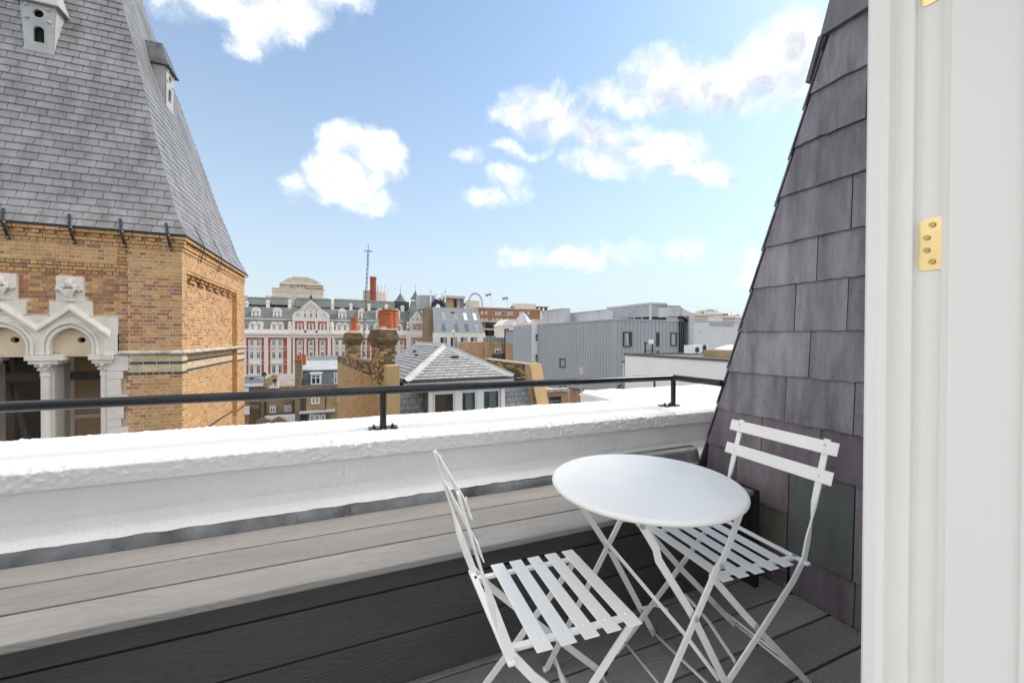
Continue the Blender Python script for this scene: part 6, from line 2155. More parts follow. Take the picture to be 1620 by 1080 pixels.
# ---------------------------------------------------------------- small brick terrace with planters
v = 78
bt = thing('brick_terrace_house', 'tan brick house with a planted glass roof terrace', 'house', (P(775, 570, v=v).x, v + 4, GZ))
rpart('wall', 'far_tan', bt, (742, 778.5, 541, 640), v=v, back=9)
rpart('return_wall', 'far_yellow', bt, (778.5, 799.5, 541, 640), v=v + .4, back=8)
rpart('right_wall', 'far_tan', bt, (799.5, 813, 543.5, 640), v=v - .6, back=8)
rpart('lower_wall', 'far_tan', bt, (738, 745, 553, 640), v=v - .3, back=8)
rpart('glass_balustrade', 'glass_green', bt, (765, 799, 533.8, 540.8), v=v + .6, back=.06)
rpart('balustrade_post', 'dark_green', bt, *[(765 + k * 5.6, 765.7 + k * 5.6, 533.6, 541) for k in range(7)], v=v + .55, back=.1)
rpart('planter', 'dark_green', bt, (780, 800, 560.5, 567.5), v=v - .2, back=.5)
rpart('slate_screen', 'clad_flat', bt, (799.8, 813, 523.6, 543.4), v=v - .6, back=.4)
rpart('screen_frame', 'frame_dark', bt, (798.6, 813, 522.2, 523.5), (798.6, 799.8, 523.5, 572), v=v - .65, back=.3)
window(bt, 788, 551, 559.4, v + .4, 10, gm='glass_dark', fwid=.16)
dpp = MB()
dpp.tube([P(764, 541, v=v - .05), P(766.5, 566, v=v - .05)], .05, 6)
part('drainpipe', dpp, 'far_brown', bt)
for k, (x, y, w) in enumerate([(770 + i * 3.4, 533.0, 1.9) for i in range(5)] + [(783 + i * 4, 559.8, 2.0) for i in range(5)]):
    vv = v + 1.0 if k < 5 else v + .05
    c = P(x, y, v=vv)
    rad = P(x + w, y, v=vv).x - c.x
    mb = MB()
    for q in range(46):
        d = Vector((random.gauss(0, 1), random.gauss(0, 1), random.gauss(0, .8))).normalized() * rad * random.uniform(.3, 1.1)
        e1 = Vector((random.gauss(0, 1), random.gauss(0, 1), random.gauss(0, 1))).normalized() * rad * .22
        e2 = e1.cross(Vector((random.gauss(0, 1), random.gauss(0, 1), random.gauss(0, 1)))).normalized() * rad * .16
        mb.add([c + d - e1, c + d + e2, c + d + e1, c + d - e2], [(0, 1, 2, 3)])
    single('terrace_shrub' if k < 5 else 'planter_shrub', mb, 'leaf', ('leftmost', 'second from left', 'middle', 'second from right', 'rightmost')[k % 5] + (' round green shrub of the row on the glass railed roof terrace' if k < 5 else ' small green plant in the dark planter under the white window'), 'shrub', 'shrubs on the roof terrace' if k < 5 else 'plants in the window planter')

# ---------------------------------------------------------------- grey metal clad building and its plant
GU, GV = 21.7, 28.9
gbz = P(972.5, 505.8, u=GU).z
gc_ = P(972.5, 505.8, u=GU)
GV = gc_.y
gb2 = thing('grey_clad_building', 'large grey standing seam metal clad building', 'commercial building', (GU + 8, GV + 8, GZ))
vf = P(850.5, 512, u=GU).y
ur = P(1092, 507, v=GV).x
part('cladding', MB().box(GU, ur, GV, vf, GZ, gbz), 'clad', gb2)
sm = MB()
y_ = GV + .35
while y_ < vf:
    sm.box(GU - .045, GU, y_ - .02, y_ + .02, GZ, gbz)
    y_ += .42
x_ = GU + .35
while x_ < ur:
    sm.box(x_ - .02, x_ + .02, GV - .045, GV, GZ, gbz)
    x_ += .42
part('standing_seams', sm, 'clad', gb2, kind='stuff')
part('parapet_cap', MB().box(GU - .08, ur, GV - .08, vf, gbz + .003, gbz + .10), 'clad_pale', gb2)
part('panel_joint', MB().box(GU - .05, ur, GV - .05, vf, P(1000, 557, v=GV).z, P(1000, 557, v=GV).z + .03), 'clad_pale', gb2)


def win_front(x0, x1, y0, y1, open_=False):
    a, b = P(x0, y0, v=GV).x, P(x1, y0, v=GV).x
    zt, zb = P((x0 + x1) / 2, y0, v=GV).z, P((x0 + x1) / 2, y1, v=GV).z
    f = part('window', MB().box(a, a + .10, GV - .10, GV + .02, zb, zt).box(b - .18, b, GV - .10, GV + .02, zb, zt).box(a + .1, b - .18, GV - .10, GV + .02, zt - .12, zt).box(a + .1, b - .18, GV - .10, GV + .02, zb, zb + .10), 'frame_dark', gb2)
    if b - a > .4:
        part('pane', MB().box(a + .1, b - .18, GV - .06, GV - .04, zb + .1, zt - .12), 'glass_pale', f)
        if open_:
            m_ = (a + b) / 2
            part('sash', MB().hexa([(m_, GV - .10, zb + .1), (m_ + .06, GV - .10, zb + .1), (m_ + .06, GV - .14, zb + .1), (m_, GV - .14, zb + .1), (m_ - .2, GV - .10, zt - .14), (m_ - .14, GV - .10, zt - .14), (m_ - .14, GV - .14, zt - .14), (m_ - .2, GV - .14, zt - .14)]), 'frame_white', f)
            part('dark_gap', MB().box(m_ + .1, b - .18, GV - .075, GV - .065, zb + .1, zt - .12), 'glass_dark', f)
    else:
        part('pane', MB().box(a + .1, b - .18, GV - .06, GV - .04, zb + .1, zt - .12) if b - a > .3 else MB().box(a + .02, b - .02, GV - .11, GV - .10, zb + .1, zt - .1), 'glass_dark', f)


win_front(985.5, 999, 524.6, 548.4, True)
win_front(1037.6, 1042.6, 525.4, 547.6)
win_front(1060, 1070, 526, 547.2)
for (x0, x1, y0, y1) in ((885.7, 895.2, 566.6, 581.2), (885.7, 895.2, 608.5, 622)):
    va, vb = P(x0, y0, u=GU).y, P(x1, y0, u=GU).y
    zt, zb = P(890, y0, u=GU).z, P(890, y1, u=GU).z
    f = part('window', MB().box(GU - .08, GU + .02, vb, vb + .12, zb, zt).box(GU - .08, GU + .02, va - .3, va, zb, zt).box(GU - .08, GU + .02, vb + .12, va - .3, zt - .12, zt).box(GU - .08, GU + .02, vb + .12, va - .3, zb, zb + .12), 'frame_dark', gb2)
    part('pane', MB().box(GU - .05, GU - .03, vb + .12, va - .3, zb + .12, zt - .12), 'glass_pale', f)
# louvred plant screen
lu_ = P(1029, 504, v=GV + 3).x
lv = GV + 3
lt_, lb_ = P(1029, 479.4, v=lv).z, P(1029, 504.3, v=lv).z
le = P(960, 500, u=lu_).y
lr = P(1054.5, 500, v=lv).x
le = min(le, lv + 24)
lo = thing('louvred_plant_screen', 'pale louvred plant enclosure on the roof of the grey clad building', 'plant screen', ((lu_ + lr) / 2, lv + 4, lb_))
part('enclosure', MB().box(lu_ + .3, lr + 2.2, lv + .3, le, lb_, lt_ - .1), 'frame_dark', lo)
nb = 9
for i in range(nb):
    z0_ = lb_ + .25 + (lt_ - lb_ - .3) * i / nb
    h_ = (lt_ - lb_ - .3) / nb * .78
    part('louvre_blade', MB().hexa([(lu_ - .04, lv - .04, z0_), (lr, lv - .04, z0_), (lr, lv + .05, z0_), (lu_ + .05, lv + .05, z0_), (lu_ + .02, lv + .02, z0_ + h_), (lr, lv + .02, z0_ + h_), (lr, lv + .1, z0_ + h_), (lu_ + .1, lv + .1, z0_ + h_)]), 'clad_pale', lo)
    part('louvre_blade', MB().hexa([(lu_ - .04, lv + .06, z0_), (lu_ + .05, lv + .06, z0_), (lu_ + .05, le, z0_), (lu_ - .04, le, z0_), (lu_ + .02, lv + .06, z0_ + h_), (lu_ + .1, lv + .06, z0_ + h_), (lu_ + .1, le, z0_ + h_), (lu_ + .02, le, z0_ + h_)]), 'clad_pale', lo)
fm_ = MB()
fm_.box(lu_ - .08, lr, lv - .08, le, lt_ - .1, lt_ + .08).box(lu_ - .08, lu_ + .1, lv - .08, lv + .1, lb_ - .2, lt_ - .1)
fm_.box(lr, lr + .12, lv - .06, lv + .1, lb_ - .2, lt_ - .1)
for i in range(1, 6):
    yy = lv + (le - lv) * i / 6
    fm_.box(lu_ - .06, lu_ + .02, yy - .04, yy + .04, lb_ - .2, lt_ - .1)
part('screen_frame', fm_, 'clad_pale', lo)
part('solid_panel', MB().box(lr + .12, P(1076, 500, v=lv).x, lv - .02, lv + 4, lb_ - .1, P(1065, 483.5, v=lv).z), 'clad', lo)
# solid plant boxes to the left
v0_ = P(957, 500, u=lu_ - .5).y
for (xa, xb, ya, yb, du) in ((856.5, 891, 488, 507, .9), (892.5, 958, 490, 506, 2.6)):
    uu = GU + du
    va, vb = P(xb, 500, u=uu).y, P(xa, 500, u=uu).y
    va, vb = max(va, GV + 4), min(vb, 80)
    zt, zb = P(xb, ya + .6, u=uu).z, gbz - .3
    mb = MB().box(uu, uu + .9, va, vb, zb, zt)
    mb.box(uu - .08, uu + .9, va, vb, zt, zt + .1)
    k = va + 1.2
    while k < vb:
        mb.box(uu - .05, uu, k - .03, k + .03, zb, zt)
        k += 2.4
    single('roof_plant_enclosure', mb, 'clad_pale', 'long pale grey ribbed plant box on the grey clad roof, next to the louvres' if xa > 880 else 'shorter pale grey plant box at the far left end of the grey clad roof', 'plant box', 'plant boxes on the grey roof')
# air duct, black pipes and silver flue at the right-hand corner
du = thing('air_duct', 'square galvanised air duct turning down beside the louvred screen', 'duct', (P(1075, 500, v=GV + 1).x, GV + 1.2, P(1075, 505, v=GV).z))
dv = GV - .1
rpart('duct_box', 'steel', du, (1058.6, 1079, 487.2, 500.2), v=dv, back=1.2)
dq = [P(1079, 487.2, v=dv), P(1095.5, 495.2, v=dv), P(1095.5, 505, v=dv), P(1079, 500.2, v=dv)]
part('duct_bend', MB().prism([(q.x, dv + .02, q.z) for q in dq], (0, 1.1, 0)), 'steel', du)
rpart('duct_flange', 'steel', du, (1057.8, 1059, 486.4, 501), (1066.8, 1068, 486.6, 500.8), (1078.4, 1079.8, 486.4, 501), v=dv - .05, back=1.3)
bp_ = thing('black_pipes', 'bundle of black drain pipes on the corner of the grey clad building', 'pipes', (P(1080, 540, v=GV).x, GV - .2, GZ))
for x in (1076.6, 1079.4, 1082.6):
    q0_, q1_ = P(x, 504, v=GV - .2), P(x, 640, v=GV - .2)
    part('pipe', MB().tube([q0_, q1_], .06, 8), 'iron', bp_, smooth=True)
qa, qb = P(1074, 503, v=GV - .2), P(1086, 507, v=GV - .2)
part('pipe_head', MB().tube([qa, (qa + qb) / 2 + Vector((0, 0, .25)), qb], .16, 8), 'iron', bp_, smooth=True)
rpart('pipe_backing', 'frame_dark', bp_, (1075, 1085, 508, 640), v=GV - .1, back=.05)
sf = thing('silver_flue', 'vertical silver flue pipe with banded joints beside the black pipes', 'flue', (P(1092.5, 540, v=GV).x, GV - .3, P(1092.5, 560, v=GV).z))
qa, qb = P(1092.5, 499, v=GV - .3), P(1092.5, 562, v=GV - .3)
rdi = P(1096.4, 530, v=GV - .3).x - P(1092.5, 530, v=GV - .3).x
part('flue_tube', MB().lathe([(rdi, qb.z), (rdi, qa.z)], (qa.x, GV - .3, 0), 16), 'steel', sf, smooth=True, auto=True)
for y in (510, 520.5, 531, 541, 551):
    z0_ = P(1092.5, y, v=GV - .3).z
    part('flue_band', MB().lathe([(rdi * 1.08, z0_), (rdi * 1.08, z0_ + .08)], (qa.x, GV - .3, 0), 16), 'clad_pale', sf)
# flat grey block with a white flank, left of the clad building
wf = thing('grey_panel_building', 'flat grey panelled building with a narrow white flank, left of the clad building', 'building', (P(830, 560, v=52).x, 56, GZ))
uq = 21.0
v = P(842, 514.3, u=uq).y
zt = P(842, 514.3, u=uq).z
vb_ = P(812.3, 514, u=uq).y
part('grey_panel', MB().box(uq, uq + 5, v + .03, vb_, GZ, zt), 'clad_flat', wf)
part('white_flank', MB().box(uq - .02, uq + 5, v - .05, v + .03, GZ, zt + .05), 'white_wall', wf)
v -= .05
for y0_, y1_ in ((529, 538.6), (561, 571)):
    w_ = rpart('window', 'frame_dark', wf, (847.4, 851, y0_, y1_), v=v - .03, out=.05, back=0)
    rpart('pane', 'glass_pale', w_, (848.6, 850, y0_ + 4, y1_ - 1), v=v - .08, out=.03, back=0)
# pale grey wall to the right, with the far skyline over it
v = 33
pg = thing('pale_grey_building', 'plain pale grey rendered building right of the silver flue', 'building', (P(1140, 540, v=v).x, v + 4, GZ))
zt = P(1110, 508.6, v=v).z
part('wall', MB().box(P(1097.2, 540, v=v).x, P(1230, 540, v=v).x, v, v + 9, GZ, zt), 'grey_wall', pg)
part('coping', MB().box(P(1097, 540, v=v).x, P(1230, 540, v=v).x, v - .06, v + 9, zt, zt + .05), 'clad', pg)
rpart('dark_roof_step', 'clad', pg, (1123.5, 1160, 508.3, 515), v=v, out=.08, back=.3)
rpart('wall_vent', 'iron', pg, (1097.2, 1098.4, 522, 525), (1105.6, 1106.8, 523, 524.6), v=v - .03, back=.02)
# white painted wall in the middle distance
u_ = 13.6
q0_, q1_ = P(989, 561.2, u=u_), P(1190, 569.6, u=u_)
zt = (q0_.z + P(1155, 567.6, u=u_).z) / 2
wb = thing('white_rendered_building', 'low white rendered building with a brown coping and flat roof', 'building', (u_ + 4, (q0_.y + q1_.y) / 2, GZ))
part('wall', MB().box(u_, u_ + 9, q1_.y - 3, q0_.y, GZ, zt - .06), 'white_wall', wb)
part('coping', MB().box(u_ - .06, u_ + .28, q1_.y - 3, q0_.y + .05, zt - .055, zt + .03).box(u_ + .28, u_ + 9, q0_.y - .25, q0_.y + .05, zt - .055, zt + .03), 'cop_brown', wb)
part('roof_felt', MB().box(u_ + .28, u_ + 9, q1_.y - 3, q0_.y - .26, zt - .058, zt - .04), 'asphalt_roof', wb)
rpart('drain_outlet', 'iron', wb, (986, 988.6, 571, 573), v=q0_.y + .1, back=.1)
rpart('downpipe', 'grey_wall', wb, (986.6, 988.4, 573, 660), v=q0_.y + .12, back=.08)
# things on that flat roof
rz = zt - .04
c0, c1 = P(1112.5, 560, u=u_ + 2.2), P(1166, 560, u=u_ + 2.2)
zb_t = P(1130, 553.8, u=u_ + 2.2).z
single('brick_kerb_box', MB().box(u_ + 2.2, u_ + 4.2, c1.y, c0.y, rz, zb_t), 'far_yellow', 'low yellow brick box on the white flat roofed building, under the skylight dome', 'brick box')
dcx, dcy = u_ + 3.2, (c0.y + c1.y) / 2
dome_r = min(1.0, (c0.y - c1.y) / 2 * .95)
dz = P(1140, 544.6, u=dcx).z - zb_t
mb = MB()
for i in range(7):
    pass
mb.lathe([(dome_r * 1.02, zb_t + .002), (dome_r * 1.02, zb_t + .06), (dome_r * .95, zb_t + .08), (dome_r * .82, zb_t + dz * .45), (dome_r * .6, zb_t + dz * .75), (dome_r * .3, zb_t + dz * .95), (.01, zb_t + dz)], (dcx, dcy, 0), 12)
single('skylight_dome', mb, 'frame_white', 'white faceted skylight dome on the low brick box', 'skylight')
for i, (xa, xb, ya, yb, uo) in enumerate(((1082.4, 1100, 555.4, 563.6, 3.6), (1096.6, 1112, 550.2, 564, 5.0))):
    uu = u_ + uo
    vc_ = P((xa + xb) / 2, 560, u=uu).y
    wd = P(xb, 560, v=vc_).x - P(xa, 560, v=vc_).x
    ht_ = P(xa, ya, v=vc_).z - rz
    ac = thing('air_conditioner', ('white air conditioning unit on the white flat roofed building, the lower left one', 'white air conditioning unit with two fans, beside the brick box with the skylight')[i], 'air conditioner', (uu + wd / 2, vc_ + .2, rz), 0, 'air conditioners on the flat roof')
    ht_ = max(.5, min(1.1, ht_))
    part('casing', MB().box(uu, uu + wd, vc_, vc_ + .4, rz + .05, rz + ht_), 'frame_white', ac)
    for k in range(1 + i):
        zc_ = rz + ht_ * (.5 if not i else (.3 + .42 * k))
        part('fan_grille', MB().lathe([(min(.22, ht_ * .3), 0), (min(.22, ht_ * .3), .02)], (uu + wd * .66, vc_ - .021, zc_), 16, 'Y'), 'iron', ac)
    part('foot', MB().box(uu + .05, uu + .12, vc_ + .02, vc_ + .38, rz, rz + .05).box(uu + wd - .12, uu + wd - .05, vc_ + .02, vc_ + .38, rz, rz + .05), 'iron', ac)
vv = q0_.y - .6
tf = thing('panel_aerial_frame', 'small white panel on a dark frame in front of the grey clad building', 'aerial', (P(1028, 558, v=vv + 2).x, vv + 2, rz))
v = vv + 2
rpart('frame_leg', 'iron', tf, (1021, 1022.4, 541, 559.5), (1032, 1033.4, 541, 559.5), (1019.6, 1036.5, 541.3, 542.4), (1019.6, 1036.5, 553.8, 555), v=v, back=.06)
rpart('white_panel', 'frame_white', tf, (1026.8, 1034.2, 536.8, 543.8), v=v - .08, back=.06)
rpart('vent_pot', 'iron', tf, (1040.4, 1042.4, 555, 558), v=v, back=.1)
# far skyline behind the grey building
v = 420
for k, (x0, x1, yt, m_, lab) in enumerate(((1096, 1120, 492.5, 'far_stone_d', 'pale stone roofline right of the air duct, nearest to it'), (1119, 1143, 490.5, 'far_stone', 'pale stone building with a rounded roof on the right skyline'), (1142, 1164, 496, 'far_stone_d', 'low pale roofs with railings on the right skyline'), (1163, 1200, 496.5, 'far_stone', 'cream stone building at the right end of the skyline'))):
    sk = thing('skyline_building', lab, 'building', (P((x0 + x1) / 2, 510, v=v + k * 12).x, v + k * 12 + 8, GZ))
    vv = v + k * 12
    rpart('wall', m_, sk, (x0, x1, yt + 3, 540), v=vv, back=20)
    rpart('roof_parapet', 'far_stone', sk, (x0 - .5, x1 + .5, yt + 5.6, yt + 6.4), (x0 - .3, x1 + .3, yt + 10.5, yt + 11.2), v=vv, out=.7, back=.2)
    for i in range(int((x1 - x0) / 3)):
        x = x0 + 1.4 + i * 3
        rpart('window', 'glass_dark', sk, (x, x + 1.2, yt + 7.4, yt + 9.8), v=vv, out=.1, back=0)
    if k == 1:
        pts = [(P(1118.5 + 25 * i / 10, 0, v=vv).x, P(1131, 494.5 - 5.6 * math.sin(math.pi * (i / 10) ** .8), v=vv).z) for i in range(11)]
        part('barrel_roof', MB().xz(pts[::-1], vv + 1, vv + 18), 'clad_pale', sk)
    else:
        for i in range(5):
            x = x0 + (x1 - x0) * random.random()
            w = random.uniform(.8, 3)
            rpart('roof_plant', random.choice(['far_stone_d', 'clad', 'iron', 'far_stone']), sk, (x, x + w, yt + random.uniform(-.5, 2), yt + 3), v=vv + 2, back=5)
    rpart('roof_mast', 'iron', sk, ((x0 + x1) / 2 + 4, (x0 + x1) / 2 + 4.25, yt - 3, yt + 3), v=vv + 3, back=.3)
# ================================================================ lower buildings glimpsed over the parapet
# low brick houses at the left, below the mansion block
v = 62
lb = thing('brown_brick_house', 'brown brick house with small skylights, low beside the tower', 'house', (P(428, 640, v=v).x, v + 5, GZ))
rpart('wall', 'far_brown', lb, (380, 469, 612, 700), v=v, back=8)
rpart('fascia', 'frame_white', lb, (380, 415.5, 605.8, 611.4), v=v - .4, back=.4)
q = [P(380, 605.6, v=v - .4), P(416, 605.6, v=v - .4), P(417, 593.5, v=v + 7), P(380, 595.5, v=v + 7)]
zt_ = (q[2].z + q[3].z) / 2
part('flat_roof', MB().hexa([(q[0].x, v - .38, q[0].z - .1), (q[1].x, v - .38, q[0].z - .1), (q[2].x, v + 7, zt_ - .1), (q[3].x, v + 7, zt_ - .1), (q[0].x, v - .38, q[0].z), (q[1].x, v - .38, q[0].z), (q[2].x, v + 7, zt_), (q[3].x, v + 7, zt_)]), 'asphalt_roof', lb)
for xa, xb, f, m_ in ((390, 402, .55, 'glass_pale'), (400, 412, .25, 'glass_pale'), (396, 404, .42, 'glass_dark')):
    z0_ = q[0].z + (zt_ - q[0].z) * f
    vv = v - .38 + 7.4 * f
    part('skylight', MB().box(P(xa, 600, v=vv).x, P(xb, 600, v=vv).x, vv, vv + .9, z0_ + .02, z0_ + .30), m_, lb)
gw = [P(417, 612, v=v), P(417, 601, v=v), P(425, 597.2, v=v), P(433, 592.5, v=v), P(438, 593.2, v=v), P(438, 612, v=v)]
part('gable_wall', MB().xz([(p.x, p.z) for p in gw][::-1], v - .05, v + 1.2), 'far_yellow', lb)
ws = [P(423, 614, v=v - .6), P(437, 603.5, v=v - .6), P(440.5, 603.5, v=v - .6), P(440.5, 614, v=v - .6)]
part('white_slope', MB().xz([(p.x, p.z) for p in ws], v - .6, v - .1), 'frame_white', lb)
for x in (431.5, 455):
    window(lb, x, 641.6 if x < 440 else 640.6, 652.4 if x < 440 else 651, v, 9 if x < 440 else 10.5, gm='glass_dark' if x < 440 else 'glass_pale', out=.05, fm='frame_white' if x < 440 else 'clad_pale', fwid=.12)
window(lb, 390, 642, 655.6, v - .2, 9.5, gm='glass_dark', out=.08, fwid=.28)
window(lb, 390, 613, 620, v - .2, 7.5, gm='glass_dark', out=.08, fwid=.2)
rpart('dark_brick_band', 'brick_sooty', lb, (394, 411, 646, 700), (415, 469, 653, 700), (449, 469, 630, 640), v=v, out=.03, back=0)  # darker brick low on the wall and over one window
pm = MB()
pm.tube([P(419.5, 635, v=v - .1), P(419.5, 662, v=v - .1)], .10, 6)
pm.tube([P(395, 637, v=v - .1), P(411, 637.2, v=v - .1), P(412, 641, v=v - .1)], .07, 6)
pm.tube([P(464.5, 632, v=v - .1), P(464.5, 664, v=v - .1)], .10, 6)
pm.tube([P(411.5, 641, v=v - .1), P(411.5, 662, v=v - .1)], .04, 6)
part('drainpipes', pm, 'iron', lb)
zz_ = MB()
zf = [(404, 668), (406, 664.5), (418, 660.2), (429.5, 665), (440.5, 658.2), (452, 664.4), (452, 668)]
part('zigzag_parapet', MB().xz([(P(x, y, v=v - 5).x, P(x, y, v=v - 5).z) for x, y in zf][::-1], v - 5, v - 4.8), 'far_brown', lb)
part('white_back_wall', MB().box(P(419, 660, v=v - 4.5).x, P(468, 660, v=v - 4.5).x, v - 4.5, v - 4.4, P(440, 680, v=v - 4.5).z, P(440, 656.5, v=v - 4.5).z), 'frame_white', lb)
for i, (x, y, rpx) in enumerate(((418, 592, 4.2), (434.8, 602.2, 3.6))):
    c = P(x, y, v=v - .9)
    rad = P(x + rpx, y, v=v - .9).x - c.x
    sdsh = thing('satellite_dish', ('grey satellite dish standing on the flat roof edge, the higher one', 'grey satellite dish fixed to the yellow gable wall, the lower one')[i], 'satellite dish', (c.x, c.y, c.z - rad), 0, 'satellite dishes')
    mb = MB()
    mb.lathe([(.02, .16), (rad * .5, .12), (rad * .85, .05), (rad, 0), (rad * .98, .01), (rad * .5, .15), (.02, .19)], (c.x, c.y - .1, c.z), 16, 'Y')
    part('reflector', mb, 'dish', sdsh, smooth=True)
    part('feed_arm', MB().tube([c + Vector((0, -.05, -rad * .9)), c + Vector((.05, -rad, -.1))], .035, 5), 'clad_pale', sdsh)
    part('bracket', MB().tube([c + Vector((0, .05, 0)), c + Vector((0, .1, -rad - .5))], .05, 6), 'iron', sdsh)
# little white gabled roof and the slate mansard house
v = 80
gq = [P(449, 612, v=v), P(457.5, 605.6, v=v), P(467, 612, v=v)]
gh = thing('white_gablet', 'little white gabled roof left of the slate mansard house', 'gable', (gq[1].x, v + 2, GZ))
part('gable', MB().xz([(gq[0].x, GZ), (gq[0].x, gq[0].z), (gq[1].x, gq[1].z), (gq[2].x, gq[2].z), (gq[2].x, GZ)][::-1], v, v + 4), 'frame_white', gh)
for s_, e in ((0, 1), (2, 1)):
    part('roof_edge', MB().prism([(gq[s_].x + (-.3 if s_ == 0 else .3), v - .1, gq[s_].z - .1), (gq[1].x, v - .1, gq[1].z + .25), (gq[1].x, v - .1, gq[1].z + .0), (gq[s_].x, v - .1, gq[s_].z - .3)], (0, 4, 0)), 'asphalt_roof', gh)

v = 45
mh = thing('slate_mansard_house', 'yellow brick house with a dark slate mansard storey and white sash window', 'house', (P(502, 620, v=v).x, v + 4, GZ))
zc_ = P(502, 609.5, v=v).z
ztm = P(502, 585.8, v=v + 1.0).z
xl_, xr_ = P(476.5, 600, v=v).x, P(547, 600, v=v).x
part('wall', MB().box(P(468, 600, v=v).x, xr_, v, v + 8, GZ, zc_ - .15), 'far_yellow', mh)
part('parapet_course', MB().box(P(468, 600, v=v).x, xr_, v - .12, v + .2, zc_ - .15, zc_), 'far_brown', mh)
part('mansard_core', MB().hexa([(xl_, v + .12, zc_), (xr_, v + .12, zc_), (xr_, v + 7, zc_), (xl_, v + 7, zc_), (xl_, v + 1.0, ztm), (xr_, v + 1.0, ztm), (xr_, v + 7, ztm), (xl_, v + 7, ztm)]), 'blue_slate', mh)
ms_ = MB()
for r_ in range(9):
    for c_ in range(13):
        xx = xl_ + (c_ + (.5 if r_ % 2 else 0)) * .40
        f0, f1 = r_ / 9, (r_ + 1) / 9
        z0_, z1_ = zc_ + (ztm - zc_) * f0, zc_ + (ztm - zc_) * f1
        y0_, y1_ = v + .12 + .88 * f0, v + .12 + .88 * f1
        ms_.hexa([(xx, y0_ - .03, z0_), (xx + .385, y0_ - .03, z0_), (xx + .385, y0_, z0_), (xx, y0_, z0_), (xx, y1_ - .008, z1_), (xx + .385, y1_ - .008, z1_), (xx + .385, y1_ + .01, z1_), (xx, y1_ + .01, z1_)])
part('mansard_slating', ms_, 'blue_slate', mh, kind='stuff')
part('flat_roof', MB().hexa([(xl_ - .15, v + .85, ztm), (xr_, v + .85, ztm), (xr_, v + 7, ztm + .55), (xl_ - .15, v + 7, ztm + .55), (xl_ - .15, v + .85, ztm + .1), (xr_, v + .85, ztm + .1), (xr_, v + 7, ztm + .75), (xl_ - .15, v + 7, ztm + .75)]), 'roof_pale', mh)
part('roof_upstand', MB().box(P(485, 580, v=v + 7).x, xr_, v + 7, v + 7.4, ztm + .2, ztm + 1.25), 'clad', mh)
dw_ = v + .05
part('dormer_cheeks', MB().box(P(491.5, 600, v=dw_).x, P(508, 600, v=dw_).x, dw_ + .05, dw_ + 1.0, P(500, 608, v=dw_).z, P(500, 591.6, v=dw_).z), 'frame_white', mh)
rpart('dormer_head', 'frame_white', mh, (490, 509.6, 589.8, 591.6), v=dw_ - .15, back=.9)
window(mh, 499.6, 592, 608, dw_, 15.5, out=.05, fwid=.11)
window(mh, 533, 589, 607, dw_, 9, out=.05, fwid=.11)
window(mh, 499, 624, 638.5, v, 13.5, out=.05, fwid=.12, gm='glass_pale')
window(mh, 538, 622, 636, v, 9, out=.05, fwid=.12)
for x in (493.5, 502, 511):
    window(mh, x, 655, 668, v - .6, 7.6, out=.05, fwid=.10, gm='glass_pale', mull=False)
rpart('lower_roof', 'clad_pale', mh, (473, 530, 650.6, 653.4), v=v - .8, back=.8)
pm = MB()
for pts in (((515.5, 625), (514.5, 647.5)), ((514.5, 648), (484, 651.5)), ((476, 628), (476, 665)), ((479.5, 628), (479.5, 665)), ((482.5, 628), (483.5, 665))):
    pm.tube([P(*pts[0], v=v - .1), P(*pts[1], v=v - .1)], .055, 6)
part('drainpipes', pm, 'iron', mh)
xs0, xs1 = P(466.8, 600, v=v).x, P(477.5, 600, v=v).x
part('chimney_stack', MB().box(xs0, xs1, v - .1, v + .9, GZ, P(472, 571, v=v).z).box(xs0 - .06, xs1 + .06, v - .16, v + .96, P(472, 571, v=v).z, P(472, 569, v=v).z), 'far_brown', mh)
for x, h in ((470.4, 562), (474.6, 563), (479, 561), (482, 561.5)):
    c = P(x, 569.5, v=v + (.3 if x < 476 else 1.2))
    z1_ = P(x, h, v=v).z
    part('chimney_pot', MB().lathe([(.15, c.z - .5), (.13, z1_ - .08), (.16, z1_ - .05), (.16, z1_), (.10, z1_)], (c.x, c.y + .1, 0), 12), 'pot', mh, smooth=True, auto=True)

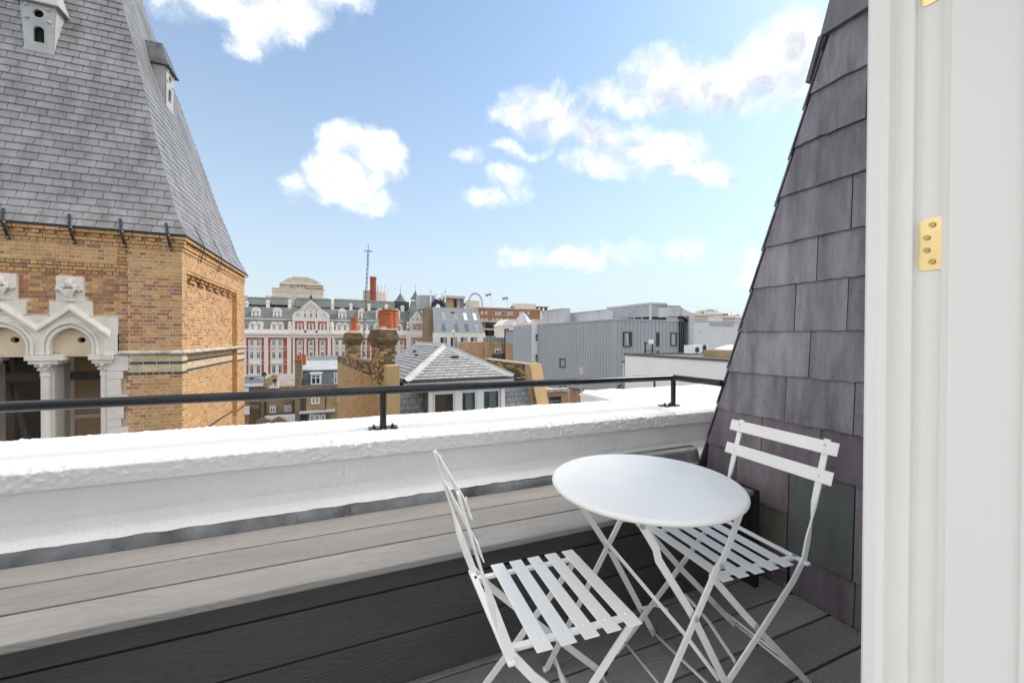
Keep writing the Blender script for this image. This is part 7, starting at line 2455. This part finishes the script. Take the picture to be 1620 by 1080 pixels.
# ---- right of the party wall: stone porch roof, brick walls, post, steps
v = 17.5
pb_ = thing('stone_lintel_house', 'buff brick house top with a stone parapet over a dark window', 'house', (P(875, 625, v=v).x, v + 2, GZ))
rpart('wall', 'far_yellow', pb_, (850, 859.5, 620, 720), (888, 899, 620, 720), (859.5, 888, 620, 627.4), v=v, back=3)
rpart('parapet', 'stone_grey', pb_, (848.5, 899, 615.4, 619.8), v=v, out=.06, back=.3)
rpart('window', 'frame_dark', pb_, (859.5, 888, 627.5, 720), v=v + .15, back=.05)
rpart('window_bar', 'clad_pale', pb_, (868, 869, 627.5, 720), (859.5, 888, 634, 635), v=v + .1, back=.04)
v = 19.5
q = [P(905.5, 615.4, v=v), P(968.5, 623.6, v=v)]
bw = thing('low_brick_wall', 'low brown brick wall with a dark sloping coping, in front of the grey clad building', 'brick wall', ((q[0].x + q[1].x) / 2, v, GZ))
part('wall', MB().hexa([(q[0].x, v, GZ), (q[1].x, v, GZ), (q[1].x, v + .3, GZ), (q[0].x, v + .3, GZ), (q[0].x, v, q[0].z), (q[1].x, v, q[1].z), (q[1].x, v + .3, q[1].z), (q[0].x, v + .3, q[0].z)]), 'far_tan', bw)
part('coping', MB().hexa([(q[0].x, v - .05, q[0].z + .002), (q[1].x, v - .05, q[1].z + .002), (q[1].x, v + .35, q[1].z + .002), (q[0].x, v + .35, q[0].z + .002), (q[0].x, v - .05, q[0].z + .06), (q[1].x, v - .05, q[1].z + .06), (q[1].x, v + .35, q[1].z + .06), (q[0].x, v + .35, q[0].z + .06)]), 'frame_dark', bw)
v = 20
rb_far = MB()
rb(rb_far, 852, 872, 610.5, 640, 30, back=1)
single('terracotta_wall', rb_far, 'far_orange', 'bit of orange brick wall behind the stone parapet house', 'brick wall')
v = 18.8
pp = thing('vent_pipe', 'slim pale vent pipe standing in front of the grey clad building', 'pipe', (P(920, 640, v=v).x, v, GZ))
rpart('pipe', 'stone_grey', pp, (918.6, 921.6, 592, 760), v=v, back=.04)
rpart('cowl', 'far_stone_d', pp, (917.8, 922.6, 581, 592), v=v - .02, back=.06)
v = 16.4
stp = thing('metal_stair', 'black metal fire stair at the foot of the white rendered building', 'stair', (P(975, 620, v=v).x, v, GZ))
for i in range(6):
    a, b = P(962 + i * 1.5, 622 - i * .4, v=v), P(989, 621 - i * 4.2, v=v)
    part('stair_rail', MB().tube([a, b], .022, 6), 'iron', stp)
for x in (964, 971, 979, 986):
    part('stair_post', MB().tube([P(x, 628, v=v), P(x, 622 - (x - 962) * .55, v=v)], .02, 6), 'iron', stp)
u = 12.9
q = P(1035.5, 602, u=u)
single('black_bollard', MB().lathe([(.045, P(1035.5, 640, u=u).z), (.045, q.z)], (q.x, q.y, 0), 10), 'iron', 'short black post standing against the white rendered building', 'post')
